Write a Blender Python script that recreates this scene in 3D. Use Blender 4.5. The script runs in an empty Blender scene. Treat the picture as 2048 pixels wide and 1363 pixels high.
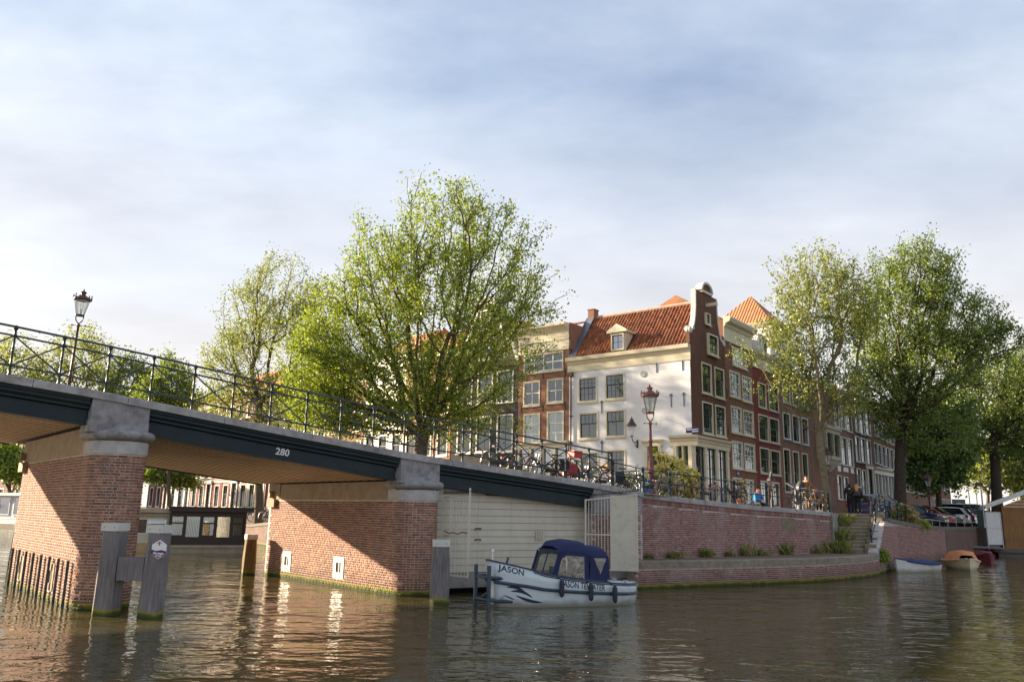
import bpy, bmesh, math, random
import numpy as np
from mathutils import Vector, Matrix
random.seed(7); np.random.seed(7)
sc = bpy.context.scene
COL = sc.collection
PI = math.pi
# ------------------------------------------------------------------ camera
FPX, CAMH = 1600.0, 2.5
PITCH, ROLL = math.atan(344.5/1600.0), math.atan(0.020)
fwd = Vector((0, math.cos(PITCH), math.sin(PITCH)))
_r0 = Vector((1, 0, 0)); _u0 = _r0.cross(fwd)
CR = _r0*math.cos(ROLL) + _u0*math.sin(ROLL)
CU = -_r0*math.sin(ROLL) + _u0*math.cos(ROLL)
CP = Vector((0, 0, CAMH))
cam_d = bpy.data.cameras.new('camera'); cam = bpy.data.objects.new('camera', cam_d); COL.objects.link(cam)
cam_d.sensor_width = 36; cam_d.lens = FPX/2048*36; cam_d.clip_start = .1; cam_d.clip_end = 5000
M4 = Matrix((CR, CU, -fwd)).transposed().to_4x4(); M4.translation = CP
cam.matrix_world = M4
sc.camera = cam
# ------------------------------------------------------------------ light
SUN_AZ, SUN_EL = math.radians(-70), math.radians(16.0)      # azimuth from +Y towards +X
world = bpy.data.worlds.new('World'); sc.world = world; world.use_nodes = True
wn, wl = world.node_tree.nodes, world.node_tree.links
wn.clear()
def nn(tree, typ, **kw):
    n = tree.nodes.new(typ)
    for k, v in kw.items(): setattr(n, k, v)
    return n
wt = world.node_tree
w_out = nn(wt, 'ShaderNodeOutputWorld'); w_bg = nn(wt, 'ShaderNodeBackground')
sky = nn(wt, 'ShaderNodeTexSky', sky_type='NISHITA'); sky.sun_disc = False
sky.sun_elevation = SUN_EL; sky.sun_rotation = SUN_AZ
sky.altitude = 0; sky.air_density = 1.0; sky.dust_density = 1.2; sky.ozone_density = 1.5
w_bg.inputs['Strength'].default_value = 0.078
tc = nn(wt, 'ShaderNodeTexCoord'); sep = nn(wt, 'ShaderNodeSeparateXYZ')
wl.new(tc.outputs['Generated'], sep.inputs[0])
zc = nn(wt, 'ShaderNodeMath', operation='MAXIMUM'); zc.inputs[1].default_value = 0.0
wl.new(sep.outputs['Z'], zc.inputs[0])
za = nn(wt, 'ShaderNodeMath', operation='ADD'); za.inputs[1].default_value = 0.22
wl.new(zc.outputs[0], za.inputs[0])
dv = nn(wt, 'ShaderNodeVectorMath', operation='DIVIDE')
cz = nn(wt, 'ShaderNodeCombineXYZ')
for i in range(3): wl.new(za.outputs[0], cz.inputs[i])
wl.new(tc.outputs['Generated'], dv.inputs[0]); wl.new(cz.outputs[0], dv.inputs[1])
mp = nn(wt, 'ShaderNodeMapping'); mp.inputs['Scale'].default_value = (0.8, 1.25, 0.2); mp.inputs['Location'].default_value = (3.1, 1.7, 0)
wl.new(dv.outputs[0], mp.inputs[0])
nz1 = nn(wt, 'ShaderNodeTexNoise'); nz1.inputs['Scale'].default_value = 1.35; nz1.inputs['Detail'].default_value = 8; nz1.inputs['Roughness'].default_value = .56; nz1.inputs['Distortion'].default_value = .35
wl.new(mp.outputs[0], nz1.inputs['Vector'])
cr1 = nn(wt, 'ShaderNodeValToRGB')                     # how much cloud
cr1.color_ramp.elements[0].position = .28; cr1.color_ramp.elements[0].color = (.45,)*3+(1,)
cr1.color_ramp.elements[1].position = .62; cr1.color_ramp.elements[1].color = (.93,)*3+(1,)
wl.new(nz1.outputs['Fac'], cr1.inputs[0])
mp2 = nn(wt, 'ShaderNodeMapping'); mp2.inputs['Scale'].default_value = (0.7, 1.1, .2); mp2.inputs['Location'].default_value = (0.4, 5.2, 0)
wl.new(dv.outputs[0], mp2.inputs[0])
nz2 = nn(wt, 'ShaderNodeTexNoise'); nz2.inputs['Scale'].default_value = 1.9; nz2.inputs['Detail'].default_value = 8; nz2.inputs['Roughness'].default_value = .55
wl.new(mp2.outputs[0], nz2.inputs['Vector'])
cr2 = nn(wt, 'ShaderNodeValToRGB')                     # grey undersides to white tops
e = cr2.color_ramp.elements
e[0].position = .34; e[0].color = (1.65, 2.05, 2.8, 1)
e[1].position = .66; e[1].color = (3.4, 3.75, 4.3, 1)
wl.new(nz2.outputs['Fac'], cr2.inputs[0])
mixw = nn(wt, 'ShaderNodeMixRGB')
wl.new(cr1.outputs[0], mixw.inputs[0]); wl.new(sky.outputs[0], mixw.inputs[1]); wl.new(cr2.outputs[0], mixw.inputs[2])
# towards the horizon the cloud layer thins into bright, slightly warm air
hz = nn(wt, 'ShaderNodeMapRange'); hz.inputs[1].default_value = 0.0; hz.inputs[2].default_value = .50; hz.inputs[3].default_value = .97; hz.inputs[4].default_value = 0
wl.new(sep.outputs['Z'], hz.inputs[0])
mixh = nn(wt, 'ShaderNodeMixRGB'); mixh.inputs[2].default_value = (4.5, 4.15, 3.85, 1)
wl.new(hz.outputs[0], mixh.inputs[0]); wl.new(mixw.outputs[0], mixh.inputs[1])
wl.new(mixh.outputs[0], w_bg.inputs['Color']); wl.new(w_bg.outputs[0], w_out.inputs[0])

sun_d = bpy.data.lights.new('sun', 'SUN'); sun = bpy.data.objects.new('sun', sun_d); COL.objects.link(sun)
sun_d.energy = 5.0; sun_d.angle = math.radians(.6); sun_d.color = (1, .81, .58)
sdir = Vector((math.sin(SUN_AZ)*math.cos(SUN_EL), math.cos(SUN_AZ)*math.cos(SUN_EL), math.sin(SUN_EL)))
sun.rotation_euler = sdir.to_track_quat('Z', 'Y').to_euler()
vs = sc.view_settings
vs.view_transform = 'Standard'; vs.look = 'None'; vs.exposure = 1.7; vs.gamma = 1.0; vs.use_curve_mapping = False
sc.render.engine = 'CYCLES'
# ------------------------------------------------------------------ pixel -> place
def ray(x, y): return fwd + CR*((x-1024)/FPX) - CU*((y-681.5)/FPX)
def pz(x, y, z):
    d = ray(x, y); return CP + d*((z-CAMH)/d.z)
def pyd(x, y, Y):
    d = ray(x, y); return CP + d*(Y/d.y)
def ppl(x, y, P, n):
    d = ray(x, y); return CP + d*((Vector(P)-CP).dot(n)/d.dot(n))
def azv(a):
    a = math.radians(a); return Vector((math.sin(a), math.cos(a), 0))
# ------------------------------------------------------------------ mesh helpers
class MB:
    def __init__(s): s.v = []; s.f = []; s.m = []
    def add(s, vs, fs, mi=0, M=None):
        o = len(s.v)
        if M is not None: vs = [M @ Vector(p) for p in vs]
        s.v += [tuple(p) for p in vs]
        s.f += [tuple(i+o for i in f) for f in fs]; s.m += [mi]*len(fs)
        return s
    def box(s, x0, x1, y0, y1, z0, z1, mi=0, M=None):
        return s.add([(x0,y0,z0),(x1,y0,z0),(x1,y1,z0),(x0,y1,z0),(x0,y0,z1),(x1,y0,z1),(x1,y1,z1),(x0,y1,z1)],
              [(0,3,2,1),(4,5,6,7),(0,1,5,4),(1,2,6,5),(2,3,7,6),(3,0,4,7)], mi, M)
    def bar(s, a, b, w, h, mi=0, up=(0,0,1)):
        a = Vector(a); b = Vector(b); d = (b-a); L = d.length
        if L < 1e-6: return s
        d /= L; up = Vector(up)
        if abs(d.dot(up)) > .98: up = Vector((1,0,0))
        sd = d.cross(up).normalized(); u2 = sd.cross(d)
        vs = []
        for p in (a, b):
            for (i, j) in ((-1,-1),(1,-1),(1,1),(-1,1)): vs.append(p + sd*(i*w/2) + u2*(j*h/2))
        return s.add(vs, [(3,2,1,0),(4,5,6,7),(0,1,5,4),(1,2,6,5),(2,3,7,6),(3,0,4,7)], mi)
    def tube(s, pts, r, n=6, mi=0, closed=False):
        pts = [Vector(p) for p in pts]; N = len(pts)
        rs = r if isinstance(r, (list, tuple)) else [r]*N
        vs = []; ref = Vector((0,0,1))
        for i, p in enumerate(pts):
            if closed: d = pts[(i+1) % N]-pts[i-1]
            else: d = pts[min(i+1, N-1)]-pts[max(i-1, 0)]
            if d.length < 1e-9: d = Vector((0,0,1))
            d.normalize()
            rr = ref if abs(d.dot(ref)) < .95 else Vector((1,0,0))
            a = d.cross(rr).normalized(); b = d.cross(a)
            for k in range(n):
                t = 2*PI*k/n; vs.append(p + a*(rs[i]*math.cos(t)) + b*(rs[i]*math.sin(t)))
        fs = []
        for i in range(N if closed else N-1):
            j = (i+1) % N
            for k in range(n): fs.append((i*n+k, i*n+(k+1) % n, j*n+(k+1) % n, j*n+k))
        if not closed: fs += [tuple(range(n))[::-1], tuple((N-1)*n+k for k in range(n))]
        return s.add(vs, fs, mi)
    def lathe(s, prof, n=12, c=(0,0,0), mi=0, M=None):
        vs = []; fs = []
        for (r, z) in prof:
            for k in range(n):
                t = 2*PI*k/n; vs.append((c[0]+r*math.cos(t), c[1]+r*math.sin(t), c[2]+z))
        N = len(prof)
        for i in range(N-1):
            for k in range(n): fs.append((i*n+k, i*n+(k+1) % n, (i+1)*n+(k+1) % n, (i+1)*n+k))
        fs += [tuple(range(n))[::-1], tuple((N-1)*n+k for k in range(n))]
        return s.add(vs, fs, mi, M)
    def prism(s, poly, y0, y1, mi=0, M=None):            # polygon in x,z extruded along y
        n = len(poly)
        vs = [(p[0], y0, p[1]) for p in poly] + [(p[0], y1, p[1]) for p in poly]
        fs = [tuple(range(n)), tuple(range(2*n-1, n-1, -1))]
        for i in range(n): j = (i+1) % n; fs.append((i, i+n, j+n, j))
        return s.add(vs, fs, mi, M)
    def loft(s, secs, mi=0, cap=True, closed=True):
        n = len(secs[0]); vs = [p for q in secs for p in q]; fs = []
        for i in range(len(secs)-1):
            for k in range(n if closed else n-1):
                fs.append((i*n+k, i*n+(k+1) % n, (i+1)*n+(k+1) % n, (i+1)*n+k))
        if cap: fs += [tuple(range(n))[::-1], tuple((len(secs)-1)*n+k for k in range(n))]
        return s.add(vs, fs, mi)
    def mesh(s, name, mats=None, smooth=False, fix=True):
        me = bpy.data.meshes.new(name); me.from_pydata(s.v, [], s.f)
        if mats is None: mats = []
        if not isinstance(mats, (list, tuple)): mats = [mats]
        for m in mats: me.materials.append(m)
        if len(mats) > 1: me.polygons.foreach_set('material_index', s.m)
        if fix:
            bm = bmesh.new(); bm.from_mesh(me); bmesh.ops.recalc_face_normals(bm, faces=bm.faces); bm.to_mesh(me); bm.free()
        if smooth: me.polygons.foreach_set('use_smooth', [True]*len(me.polygons))
        me.update(); return me
    def build(s, name, mats, parent=None, smooth=False, loc=None, rot=None, kind=None):
        return obj(name, s.mesh(name, mats, smooth), parent, loc, rot, kind)
def obj(name, me, parent=None, loc=None, rot=None, kind=None):
    o = bpy.data.objects.new(name, me); COL.objects.link(o)
    if parent is not None: o.parent = parent
    if loc is not None: o.location = loc
    if rot is not None: o.rotation_euler = rot if isinstance(rot, (tuple, list)) else (0, 0, rot)
    if kind: o['kind'] = kind
    return o
def tag(o, label, cat, group=None, kind=None):
    if label: o['label'] = label
    if cat: o['category'] = cat
    if group: o['group'] = group
    if kind: o['kind'] = kind
    return o
def thing(name, label, cat, loc=(0,0,0), rotz=0, group=None):
    o = bpy.data.objects.new(name, None); COL.objects.link(o); o.empty_display_size = .2
    o.location = loc; o.rotation_euler = (0, 0, rotz)
    return tag(o, label, cat, group)
def copy_tree(o, parent=None, link_children=True):
    c = o.copy(); COL.objects.link(c); c.parent = parent
    for ch in KIDS(o): copy_tree(ch, c)
    return c
def KIDS(o): return [x for x in o.children]
def rotz_of(az): return math.radians(90-az)              # local x axis points to azimuth az
def arr_mesh(name, V, F, mat, smooth=False):             # numpy quads/tris -> mesh
    me = bpy.data.meshes.new(name); V = np.asarray(V, np.float32); F = np.asarray(F, np.int32); k = F.shape[1]
    me.vertices.add(len(V)); me.vertices.foreach_set('co', V.ravel())
    me.loops.add(F.size); me.loops.foreach_set('vertex_index', F.ravel())
    me.polygons.add(len(F)); me.polygons.foreach_set('loop_start', np.arange(0, F.size, k, dtype=np.int32))
    me.materials.append(mat)
    if smooth: me.polygons.foreach_set('use_smooth', np.ones(len(F), bool))
    me.update(calc_edges=True); me.validate(); return me
# ------------------------------------------------------------------ materials
MATS = {}
def new_mat(name):
    m = bpy.data.materials.new(name); m.use_nodes = True; t = m.node_tree; t.nodes.clear()
    out = nn(t, 'ShaderNodeOutputMaterial'); b = nn(t, 'ShaderNodeBsdfPrincipled'); t.links.new(b.outputs[0], out.inputs[0])
    MATS[name] = m
    return m, t, b, out
def noise(t, scale, detail=4, rough=.55, vec=None, coord='Object', stretch=None):
    c = nn(t, 'ShaderNodeTexCoord'); n = nn(t, 'ShaderNodeTexNoise')
    n.inputs['Scale'].default_value = scale; n.inputs['Detail'].default_value = detail; n.inputs['Roughness'].default_value = rough
    if stretch:
        mpn = nn(t, 'ShaderNodeMapping'); mpn.inputs['Scale'].default_value = stretch
        t.links.new(c.outputs[coord], mpn.inputs[0]); t.links.new(mpn.outputs[0], n.inputs['Vector'])
    else: t.links.new(c.outputs[coord], n.inputs['Vector'])
    return n.outputs['Fac']
def ramp(t, fac, stops):
    r = nn(t, 'ShaderNodeValToRGB'); el = r.color_ramp.elements
    while len(el) < len(stops): el.new(.5)
    for e_, (p, c) in zip(el, stops): e_.position = p; e_.color = tuple(c)+(1,) if len(c) == 3 else c
    t.links.new(fac, r.inputs[0]); return r.outputs[0]
def mix(t, fac, a, b, mode='MIX'):
    m = nn(t, 'ShaderNodeMixRGB', blend_type=mode)
    for i, q in enumerate((fac, a, b)):
        if hasattr(q, 'links'): t.links.new(q, m.inputs[i])
        elif i == 0: m.inputs[0].default_value = q
        else: m.inputs[i].default_value = tuple(q)+(1,) if len(q) == 3 else q
    return m.outputs[0]
def mathn(t, op, a, b=None):
    m = nn(t, 'ShaderNodeMath', operation=op)
    for i, q in enumerate((a, b)):
        if q is None: continue
        if hasattr(q, 'links'): t.links.new(q, m.inputs[i])
        else: m.inputs[i].default_value = q
    return m.outputs[0]
def bump(t, b, h, strength=.3, dist=.02):
    n = nn(t, 'ShaderNodeBump'); n.inputs['Strength'].default_value = strength; n.inputs['Distance'].default_value = dist
    t.links.new(h, n.inputs['Height']); t.links.new(n.outputs[0], b.inputs['Normal']); return n
def sc3(c, k): return tuple(min(1, x*k) for x in c)
def plain(name, col, rough=.55, var=.25, nscale=3.0, bumps=None, metal=0, spec=.5, dirt=None, coat=0):
    if name in MATS: return MATS[name]
    m, t, b, o = new_mat(name)
    f = noise(t, nscale, 5, .6)
    c = ramp(t, f, [(.3, sc3(col, 1-var)), (.72, sc3(col, 1+var*.6))])
    if dirt:
        d = noise(t, dirt[1], 6, .7, stretch=dirt[3] if len(dirt) > 3 else None)
        dm = ramp(t, d, [(.5, (0,0,0)), (.72, (1,1,1))])
        c = mix(t, mathn(t, 'MULTIPLY', dm, dirt[2] if len(dirt) > 2 else .7), c, dirt[0])
    t.links.new(c, b.inputs['Base Color'])
    b.inputs['Roughness'].default_value = rough; b.inputs['Metallic'].default_value = metal
    b.inputs['Specular IOR Level'].default_value = spec
    if coat: b.inputs['Coat Weight'].default_value = coat; b.inputs['Coat Roughness'].default_value = .05
    if bumps: bump(t, b, noise(t, bumps[0], 5, .6), bumps[1], bumps[2] if len(bumps) > 2 else .02)
    return m
def rnd(t):                                             # a random number for each brick, tile or leaf, joined or single
    g = nn(t, 'ShaderNodeNewGeometry'); oi = nn(t, 'ShaderNodeObjectInfo')
    return mathn(t, 'FRACT', mathn(t, 'ADD', g.outputs['Random Per Island'], oi.outputs['Random']))
def posz(t):
    g = nn(t, 'ShaderNodeNewGeometry'); s = nn(t, 'ShaderNodeSeparateXYZ'); t.links.new(g.outputs['Position'], s.inputs[0]); return s.outputs['Z'], g.outputs['Position']
def piece_mat(name, stops, rough=.85, bumpk=(40,.35,.006), algae=False, stain=None, spec=.3):
    m, t, b, o = new_mat(name)
    c = ramp(t, rnd(t), stops)
    g = nn(t, 'ShaderNodeNewGeometry'); n1 = nn(t, 'ShaderNodeTexNoise'); n1.inputs['Scale'].default_value = 9; n1.inputs['Detail'].default_value = 6
    t.links.new(g.outputs['Position'], n1.inputs['Vector'])
    c = mix(t, .45, c, ramp(t, n1.outputs['Fac'], [(.3, (.35,.35,.35)), (.7, (1.25,1.25,1.25))]), 'MULTIPLY')
    if stain:
        n2 = nn(t, 'ShaderNodeTexNoise'); n2.inputs['Scale'].default_value = .8; n2.inputs['Detail'].default_value = 6; n2.inputs['Roughness'].default_value = .65
        mpn = nn(t, 'ShaderNodeMapping'); mpn.inputs['Scale'].default_value = (1.3, 1.3, .32)
        t.links.new(g.outputs['Position'], mpn.inputs[0]); t.links.new(mpn.outputs[0], n2.inputs['Vector'])
        c = mix(t, mathn(t, 'MULTIPLY', ramp(t, n2.outputs['Fac'], [(.5, (0,0,0)), (.7, (1,1,1))]), stain[1]), c, stain[0])
    if algae: c = add_algae(t, add_damp(t, c))
    t.links.new(c, b.inputs['Base Color']); b.inputs['Roughness'].default_value = rough; b.inputs['Specular IOR Level'].default_value = spec
    bump(t, b, noise(t, bumpk[0], 4, .6), bumpk[1], bumpk[2])
    return m
def add_damp(t, c):                                     # dark wet foot of the wall, ragged upper edge
    z, p = posz(t)
    n = nn(t, 'ShaderNodeTexNoise'); n.inputs['Scale'].default_value = .9; n.inputs['Detail'].default_value = 6; n.inputs['Roughness'].default_value = .65
    t.links.new(p, n.inputs['Vector'])
    zz = mathn(t, 'ADD', z, mathn(t, 'MULTIPLY', mathn(t, 'SUBTRACT', n.outputs['Fac'], .5), .9))
    return mix(t, ramp(t, zz, [(.25, (.75,.75,.75)), (.6, (0,0,0))]), c, mix(t, 1, c, (.48,.44,.42), 'MULTIPLY'))
def add_algae(t, c, h=.20):
    z, p = posz(t)
    n = nn(t, 'ShaderNodeTexNoise'); n.inputs['Scale'].default_value = 2.2; n.inputs['Detail'].default_value = 5
    t.links.new(p, n.inputs['Vector'])
    zz = mathn(t, 'ADD', z, mathn(t, 'MULTIPLY', mathn(t, 'SUBTRACT', n.outputs['Fac'], .5), .22))
    f = ramp(t, zz, [(h*.62, (1,1,1)), (h, (0,0,0))])
    col = ramp(t, zz, [(.02, (.04,.045,.015)), (.08, (.08,.10,.015)), (.14, (.26,.23,.03)), (.22, (.22,.16,.05))])
    return mix(t, f, c, col)
# ------------------------------------------------------------------ shared materials
M_BRICK = piece_mat('pier_brick', [(0,(.17,.085,.062)),(.25,(.30,.14,.09)),(.5,(.42,.21,.13)),(.75,(.28,.125,.085)),(1,(.24,.14,.115))], algae=True, stain=((.12,.07,.06),.45))
M_QBRICK = piece_mat('quay_brick', [(0,(.17,.085,.078)),(.3,(.29,.13,.108)),(.55,(.35,.165,.135)),(.8,(.24,.12,.112)),(1,(.42,.25,.22))], algae=True, stain=((.40,.34,.32),.4))
def mortar(name, col, algae=True):
    m, t, b, o = new_mat(name)
    c = ramp(t, noise(t, 3.5, 6, .65), [(.3, sc3(col,.6)), (.7, sc3(col,1.1))])
    if algae: c = add_algae(t, c)
    t.links.new(c, b.inputs['Base Color']); b.inputs['Roughness'].default_value = .9
    bump(t, b, noise(t, 60, 3), .4, .01); return m
M_MORTAR = mortar('mortar', (.66,.58,.50)); M_QMORTAR = mortar('quay_mortar', (.52,.46,.43))
M_STONE = plain('grey_stone', (.30,.285,.29), .85, .3, 5, (35,.4,.01), dirt=((.09,.08,.08),2.2,.75))
M_STONE2 = plain('coping_stone', (.38,.36,.35), .85, .3, 4, (40,.4,.01), dirt=((.10,.085,.08),1.3,.7))
M_SAND = plain('sandstone_band', (.36,.28,.19), .85, .25, 3, (30,.3,.01), dirt=((.2,.14,.09),1.2,.6))
M_GREEN = plain('dark_green_paint', (.010,.024,.031), .5, .25, 2.5, (50,.08,.003), spec=.3, dirt=((.035,.045,.045),1.5,.35))
M_RAIL = plain('rail_paint', (.016,.032,.037), .45, .2, 6, (60,.1,.003))
M_SOFFIT = plain('soffit_board', (.62,.46,.32), .6, .14, 1.3, (20,.1,.004), dirt=((.3,.2,.13),.9,.4))
M_JSHADOW = plain('joint_shadow_brown', (.09,.06,.04), .8, .2)
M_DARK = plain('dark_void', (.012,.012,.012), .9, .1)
M_CREAM = plain('cream_paint', (.56,.52,.42), .5, .08, 2, (18,.08,.004), dirt=((.33,.28,.21),1.6,.35,(1,1,.3)))
M_CONC = plain('concrete', (.3,.28,.25), .9, .3, 3, (25,.5,.015), dirt=((.1,.09,.07),1.4,.8))
M_WHITEP = plain('white_paint', (.78,.77,.72), .45, .06, 3, (20,.06,.003))
M_BLACK = plain('black_paint', (.015,.015,.017), .4, .2, 5)
M_RUBBER = plain('rubber', (.018,.018,.02), .75, .2, 20)
M_STEEL = plain('galvanised', (.32,.34,.36), .4, .2, 15, metal=.7)
# ------------------------------------------------------------------ water
def water_mat():
    m, t, b, o = new_mat('canal_water')
    b.inputs['Base Color'].default_value = (.075,.062,.026,1); b.inputs['Roughness'].default_value = .02; b.inputs['IOR'].default_value = 1.42
    b.inputs['Specular IOR Level'].default_value = .75
    g = nn(t, 'ShaderNodeNewGeometry')
    hs = None
    for sx, sy, amp, det in ((.35,.6,.9,2),(1.1,1.9,.42,2),(3.4,5.2,.13,2)):
        mpn = nn(t, 'ShaderNodeMapping'); mpn.inputs['Scale'].default_value = (sx, sy, 1); mpn.inputs['Rotation'].default_value = (0,0,.25)
        n = nn(t, 'ShaderNodeTexNoise'); n.inputs['Scale'].default_value = 1; n.inputs['Detail'].default_value = det; n.inputs['Distortion'].default_value = .4
        t.links.new(g.outputs['Position'], mpn.inputs[0]); t.links.new(mpn.outputs[0], n.inputs['Vector'])
        h = mathn(t, 'MULTIPLY', n.outputs['Fac'], amp)
        hs = h if hs is None else mathn(t, 'ADD', hs, h)
    bump(t, b, hs, .8, .125)
    return m
M_WATER = water_mat()
w = MB(); w.add([(-1500,-60,0),(1500,-60,0),(1500,2500,0),(-1500,2500,0)], [(0,1,2,3)])
o = w.build('water', M_WATER); o['kind'] = 'structure'
# ------------------------------------------------------------------ bridge frame
BP = pz(784, 1190, 0); BU = azv(56); BV = azv(-41)
def B(s, q, z): return BP + BU*s + BV*q + Vector((0,0,z))
_zs = ([-40,-26,-18,-14,-10.83,-8.84,-7.4,-4.13,0,3.8,7.53,10.1,12], [5.6,6.0,5.95,5.78,5.53,5.34,5.17,4.76,4.28,3.96,3.64,3.38,3.25])
def zt(s): return float(np.interp(s, *_zs))
# ------------------------------------------------------------------ brickwork
BL, BH, BJ = .232, .073, .016
_bm = {}
def brick_mesh(l, mat, w=.05, h=BH-BJ):
    k = (round(l,3), mat.name, round(h,3))
    if k not in _bm:
        mb = MB(); b_ = .004
        x, z = l/2, h/2
        # front face slightly chamfered, facing -y
        vs = [(-x,w,-z),(x,w,-z),(x,w,z),(-x,w,z),(-x,b_,-z),(x,b_,-z),(x,b_,z),(-x,b_,z),(-x+b_,0,-z+b_),(x-b_,0,-z+b_),(x-b_,0,z-b_),(-x+b_,0,z-b_)]
        fs = [(0,1,5,4),(1,2,6,5),(2,3,7,6),(3,0,4,7),(4,5,9,8),(5,6,10,9),(6,7,11,10),(7,4,8,11),(8,9,10,11)]
        _bm[k] = (mb.add(vs, fs).mesh('brick', mat), np.array(vs), fs)
    return _bm[k]
class Path:
    def __init__(s, pts):
        s.p = [Vector((p[0], p[1])) for p in pts]; s.s = [0]
        for a, b in zip(s.p, s.p[1:]): s.s.append(s.s[-1]+(b-a).length)
        s.L = s.s[-1]
    def at(s, d):
        d = min(max(d, 0), s.L-1e-6); i = max(0, int(np.searchsorted(s.s, d, side='right'))-1); i = min(i, len(s.p)-2)
        a, b = s.p[i], s.p[i+1]; t = (d-s.s[i])/max(1e-9, s.s[i+1]-s.s[i]); T = (b-a).normalized()
        return a+(b-a)*t, math.atan2(T.y, T.x)
def brickwork(path, z0, ztop, mat, parent, n_single, skip=None, s_rng=None, proud=.012, soldier=False, rank=None):
    """cross-bond courses along a path whose outside is on the right hand; the n_single biggest in view are parts"""
    P = Path(path); out = []; rg = random.Random(3)
    s0, s1 = s_rng or (0, P.L); k = 0
    zmax = max(ztop(s0), ztop(s1), ztop((s0+s1)/2)); z = z0
    while z < zmax:
        header = k % 2 == 1
        l = (BL-BJ)/2-.002 if header else BL-BJ
        stp = l+BJ; d = s0 + (0 if header else (stp/2 if (k//2) % 2 else 0)) + l/2
        while d < s1-l/2+.02:
            if z+BH < ztop(d)+.002 and not (skip and skip(d, z)):
                c, a = P.at(d); out.append((c.x, c.y, z+BH/2, a, l, BH-BJ, 0))
            d += stp
        z += BH; k += 1
    if soldier:
        d = s0+.05
        while d < s1:
            c, a = P.at(d); zz = ztop(d); out.append((c.x, c.y, zz+.112, a, .068, .205, 1)); d += .078
    key = rank or (lambda r: math.hypot(r[0], r[1]) - 1.5*r[4])
    order = sorted(range(len(out)), key=lambda i: key(out[i])); single = set(order[:n_single])
    V = []; F = []; nv = 0
    for i, (x, y, zz, a, l, h, so) in enumerate(out):
        me, vs, fs = brick_mesh(l, mat, h=h)
        ca, sa = math.cos(a), math.sin(a); off = -proud + rg.uniform(-.003,.003); ta = rg.gauss(0,.006)
        # local -y (front) must point to the right hand of the path: right = (sa,-ca)
        ox, oy = x-sa*off, y+ca*off
        if i in single:
            b = obj('brick', me, parent, (ox, oy, zz), (0, 0, a+ta))
        else:
            ca, sa = math.cos(a+ta), math.sin(a+ta)
            W = np.empty_like(vs); W[:,0] = ox+vs[:,0]*ca-vs[:,1]*sa; W[:,1] = oy+vs[:,0]*sa+vs[:,1]*ca; W[:,2] = zz+vs[:,2]
            V.append(W); F += [tuple(j+nv for j in f) for f in fs]; nv += len(vs)
    if V:
        me = arr_mesh('brickwork', np.concatenate(V), np.array(F), mat); obj('brickwork', me, parent, kind='stuff')
def strip_wall(mb, path, z0, ztop, mi=0, thick=.5, step=.6):
    P = Path(path); n = max(2, int(P.L/step)+1); ds = sorted(set(list(np.linspace(0, P.L, n))+P.s)); secs = []
    for d in ds:
        c, a = P.at(d); nx, ny = math.sin(a), -math.cos(a)
        # mitre at corners: average direction
        z1 = ztop(d)
        secs.append([(c.x,c.y,z0),(c.x,c.y,z1),(c.x-nx*thick,c.y-ny*thick,z1),(c.x-nx*thick,c.y-ny*thick,z0)])
    mb.loft(secs, mi)
# ------------------------------------------------------------------ bridge
bridge = thing('bridge', 'dark green steel girder bridge on brick piers numbered 280', 'bridge')
S_END = 7.55
# coping stones
cs = [-26,-22,-18,-15.2,-12.6,-10.2,-8.05,-5.6,-3.1,-.6,1.6,3.4,5.2,6.9,8.3,9.9]
for s0, s1 in zip(cs, cs[1:]):
    mb = MB(); secs = []
    for s_ in np.linspace(s0+.006, s1-.006, 4):
        z = zt(s_); secs.append([B(s_,-.50,z-.20),B(s_,-.50,z-.02),B(s_,-.47,z),B(s_,.22,z),B(s_,.22,z-.20)])
    mb.loft(secs).build('coping_stone', M_STONE2, bridge)
# girders with moulded cornice
for k, (a, b) in enumerate(((-26,-8.88),(-7.52,-.22),(1.18,S_END))):
    n = max(3, int((b-a)/.6)); S = np.linspace(a, b, n)
    mb = MB()
    prof = [(-.40,-.203),(-.40,-.27),(-.37,-.30),(-.37,-.36),(-.30,-.42),(-.30,-.47),(-.22,-.50),(.1,-.50),(.1,-.203)]
    mb.loft([[B(s_,q,zt(s_)+z) for q, z in prof] for s_ in S]); mb.build('cornice_moulding', M_GREEN, bridge)
    mb = MB()
    prof = [(-.20,-.503),(-.20,-.83),(-.29,-.84),(-.29,-.88),(.1,-.88),(.1,-.503)]
    mb.loft([[B(s_,q,zt(s_)+z) for q, z in prof] for s_ in S]); mb.build('girder', M_GREEN, bridge)
    mb = MB()                                           # girder of the far side
    prof = [(9.65,-.2),(9.65,-.88),(9.85,-.88),(9.85,-.2)]
    mb.loft([[B(s_,q,zt(s_)+z) for q, z in prof] for s_ in S]); mb.build('girder', M_GREEN, bridge)
    if k < 2:
        q = .12
        while q < 9.6:
            mb = MB(); wq = .47
            q1_ = min(q+wq,9.64); mb.loft([[B(s_,q,zt(s_)-.815),B(s_,q,zt(s_)-.835),B(s_,q+.012,zt(s_)-.847),B(s_,q1_-.012,zt(s_)-.847),B(s_,q1_,zt(s_)-.835),B(s_,q1_,zt(s_)-.815)] for s_ in S])
            mb.build('soffit_board', M_SOFFIT, bridge)
            if q1_ < 9.6:
                mb = MB(); mb.loft([[B(s_,q1_+.004,zt(s_)-.82),B(s_,q1_+.010,zt(s_)-.860),B(s_,q1_+.040,zt(s_)-.860),B(s_,q1_+.046,zt(s_)-.82)] for s_ in S]); mb.build('joint_shadow_strip', M_JSHADOW, bridge)  # dark strip added to draw the shadow line between two boards
            q += wq+.05
mb = MB(); S = np.linspace(-26, 10.4, 60)
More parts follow.
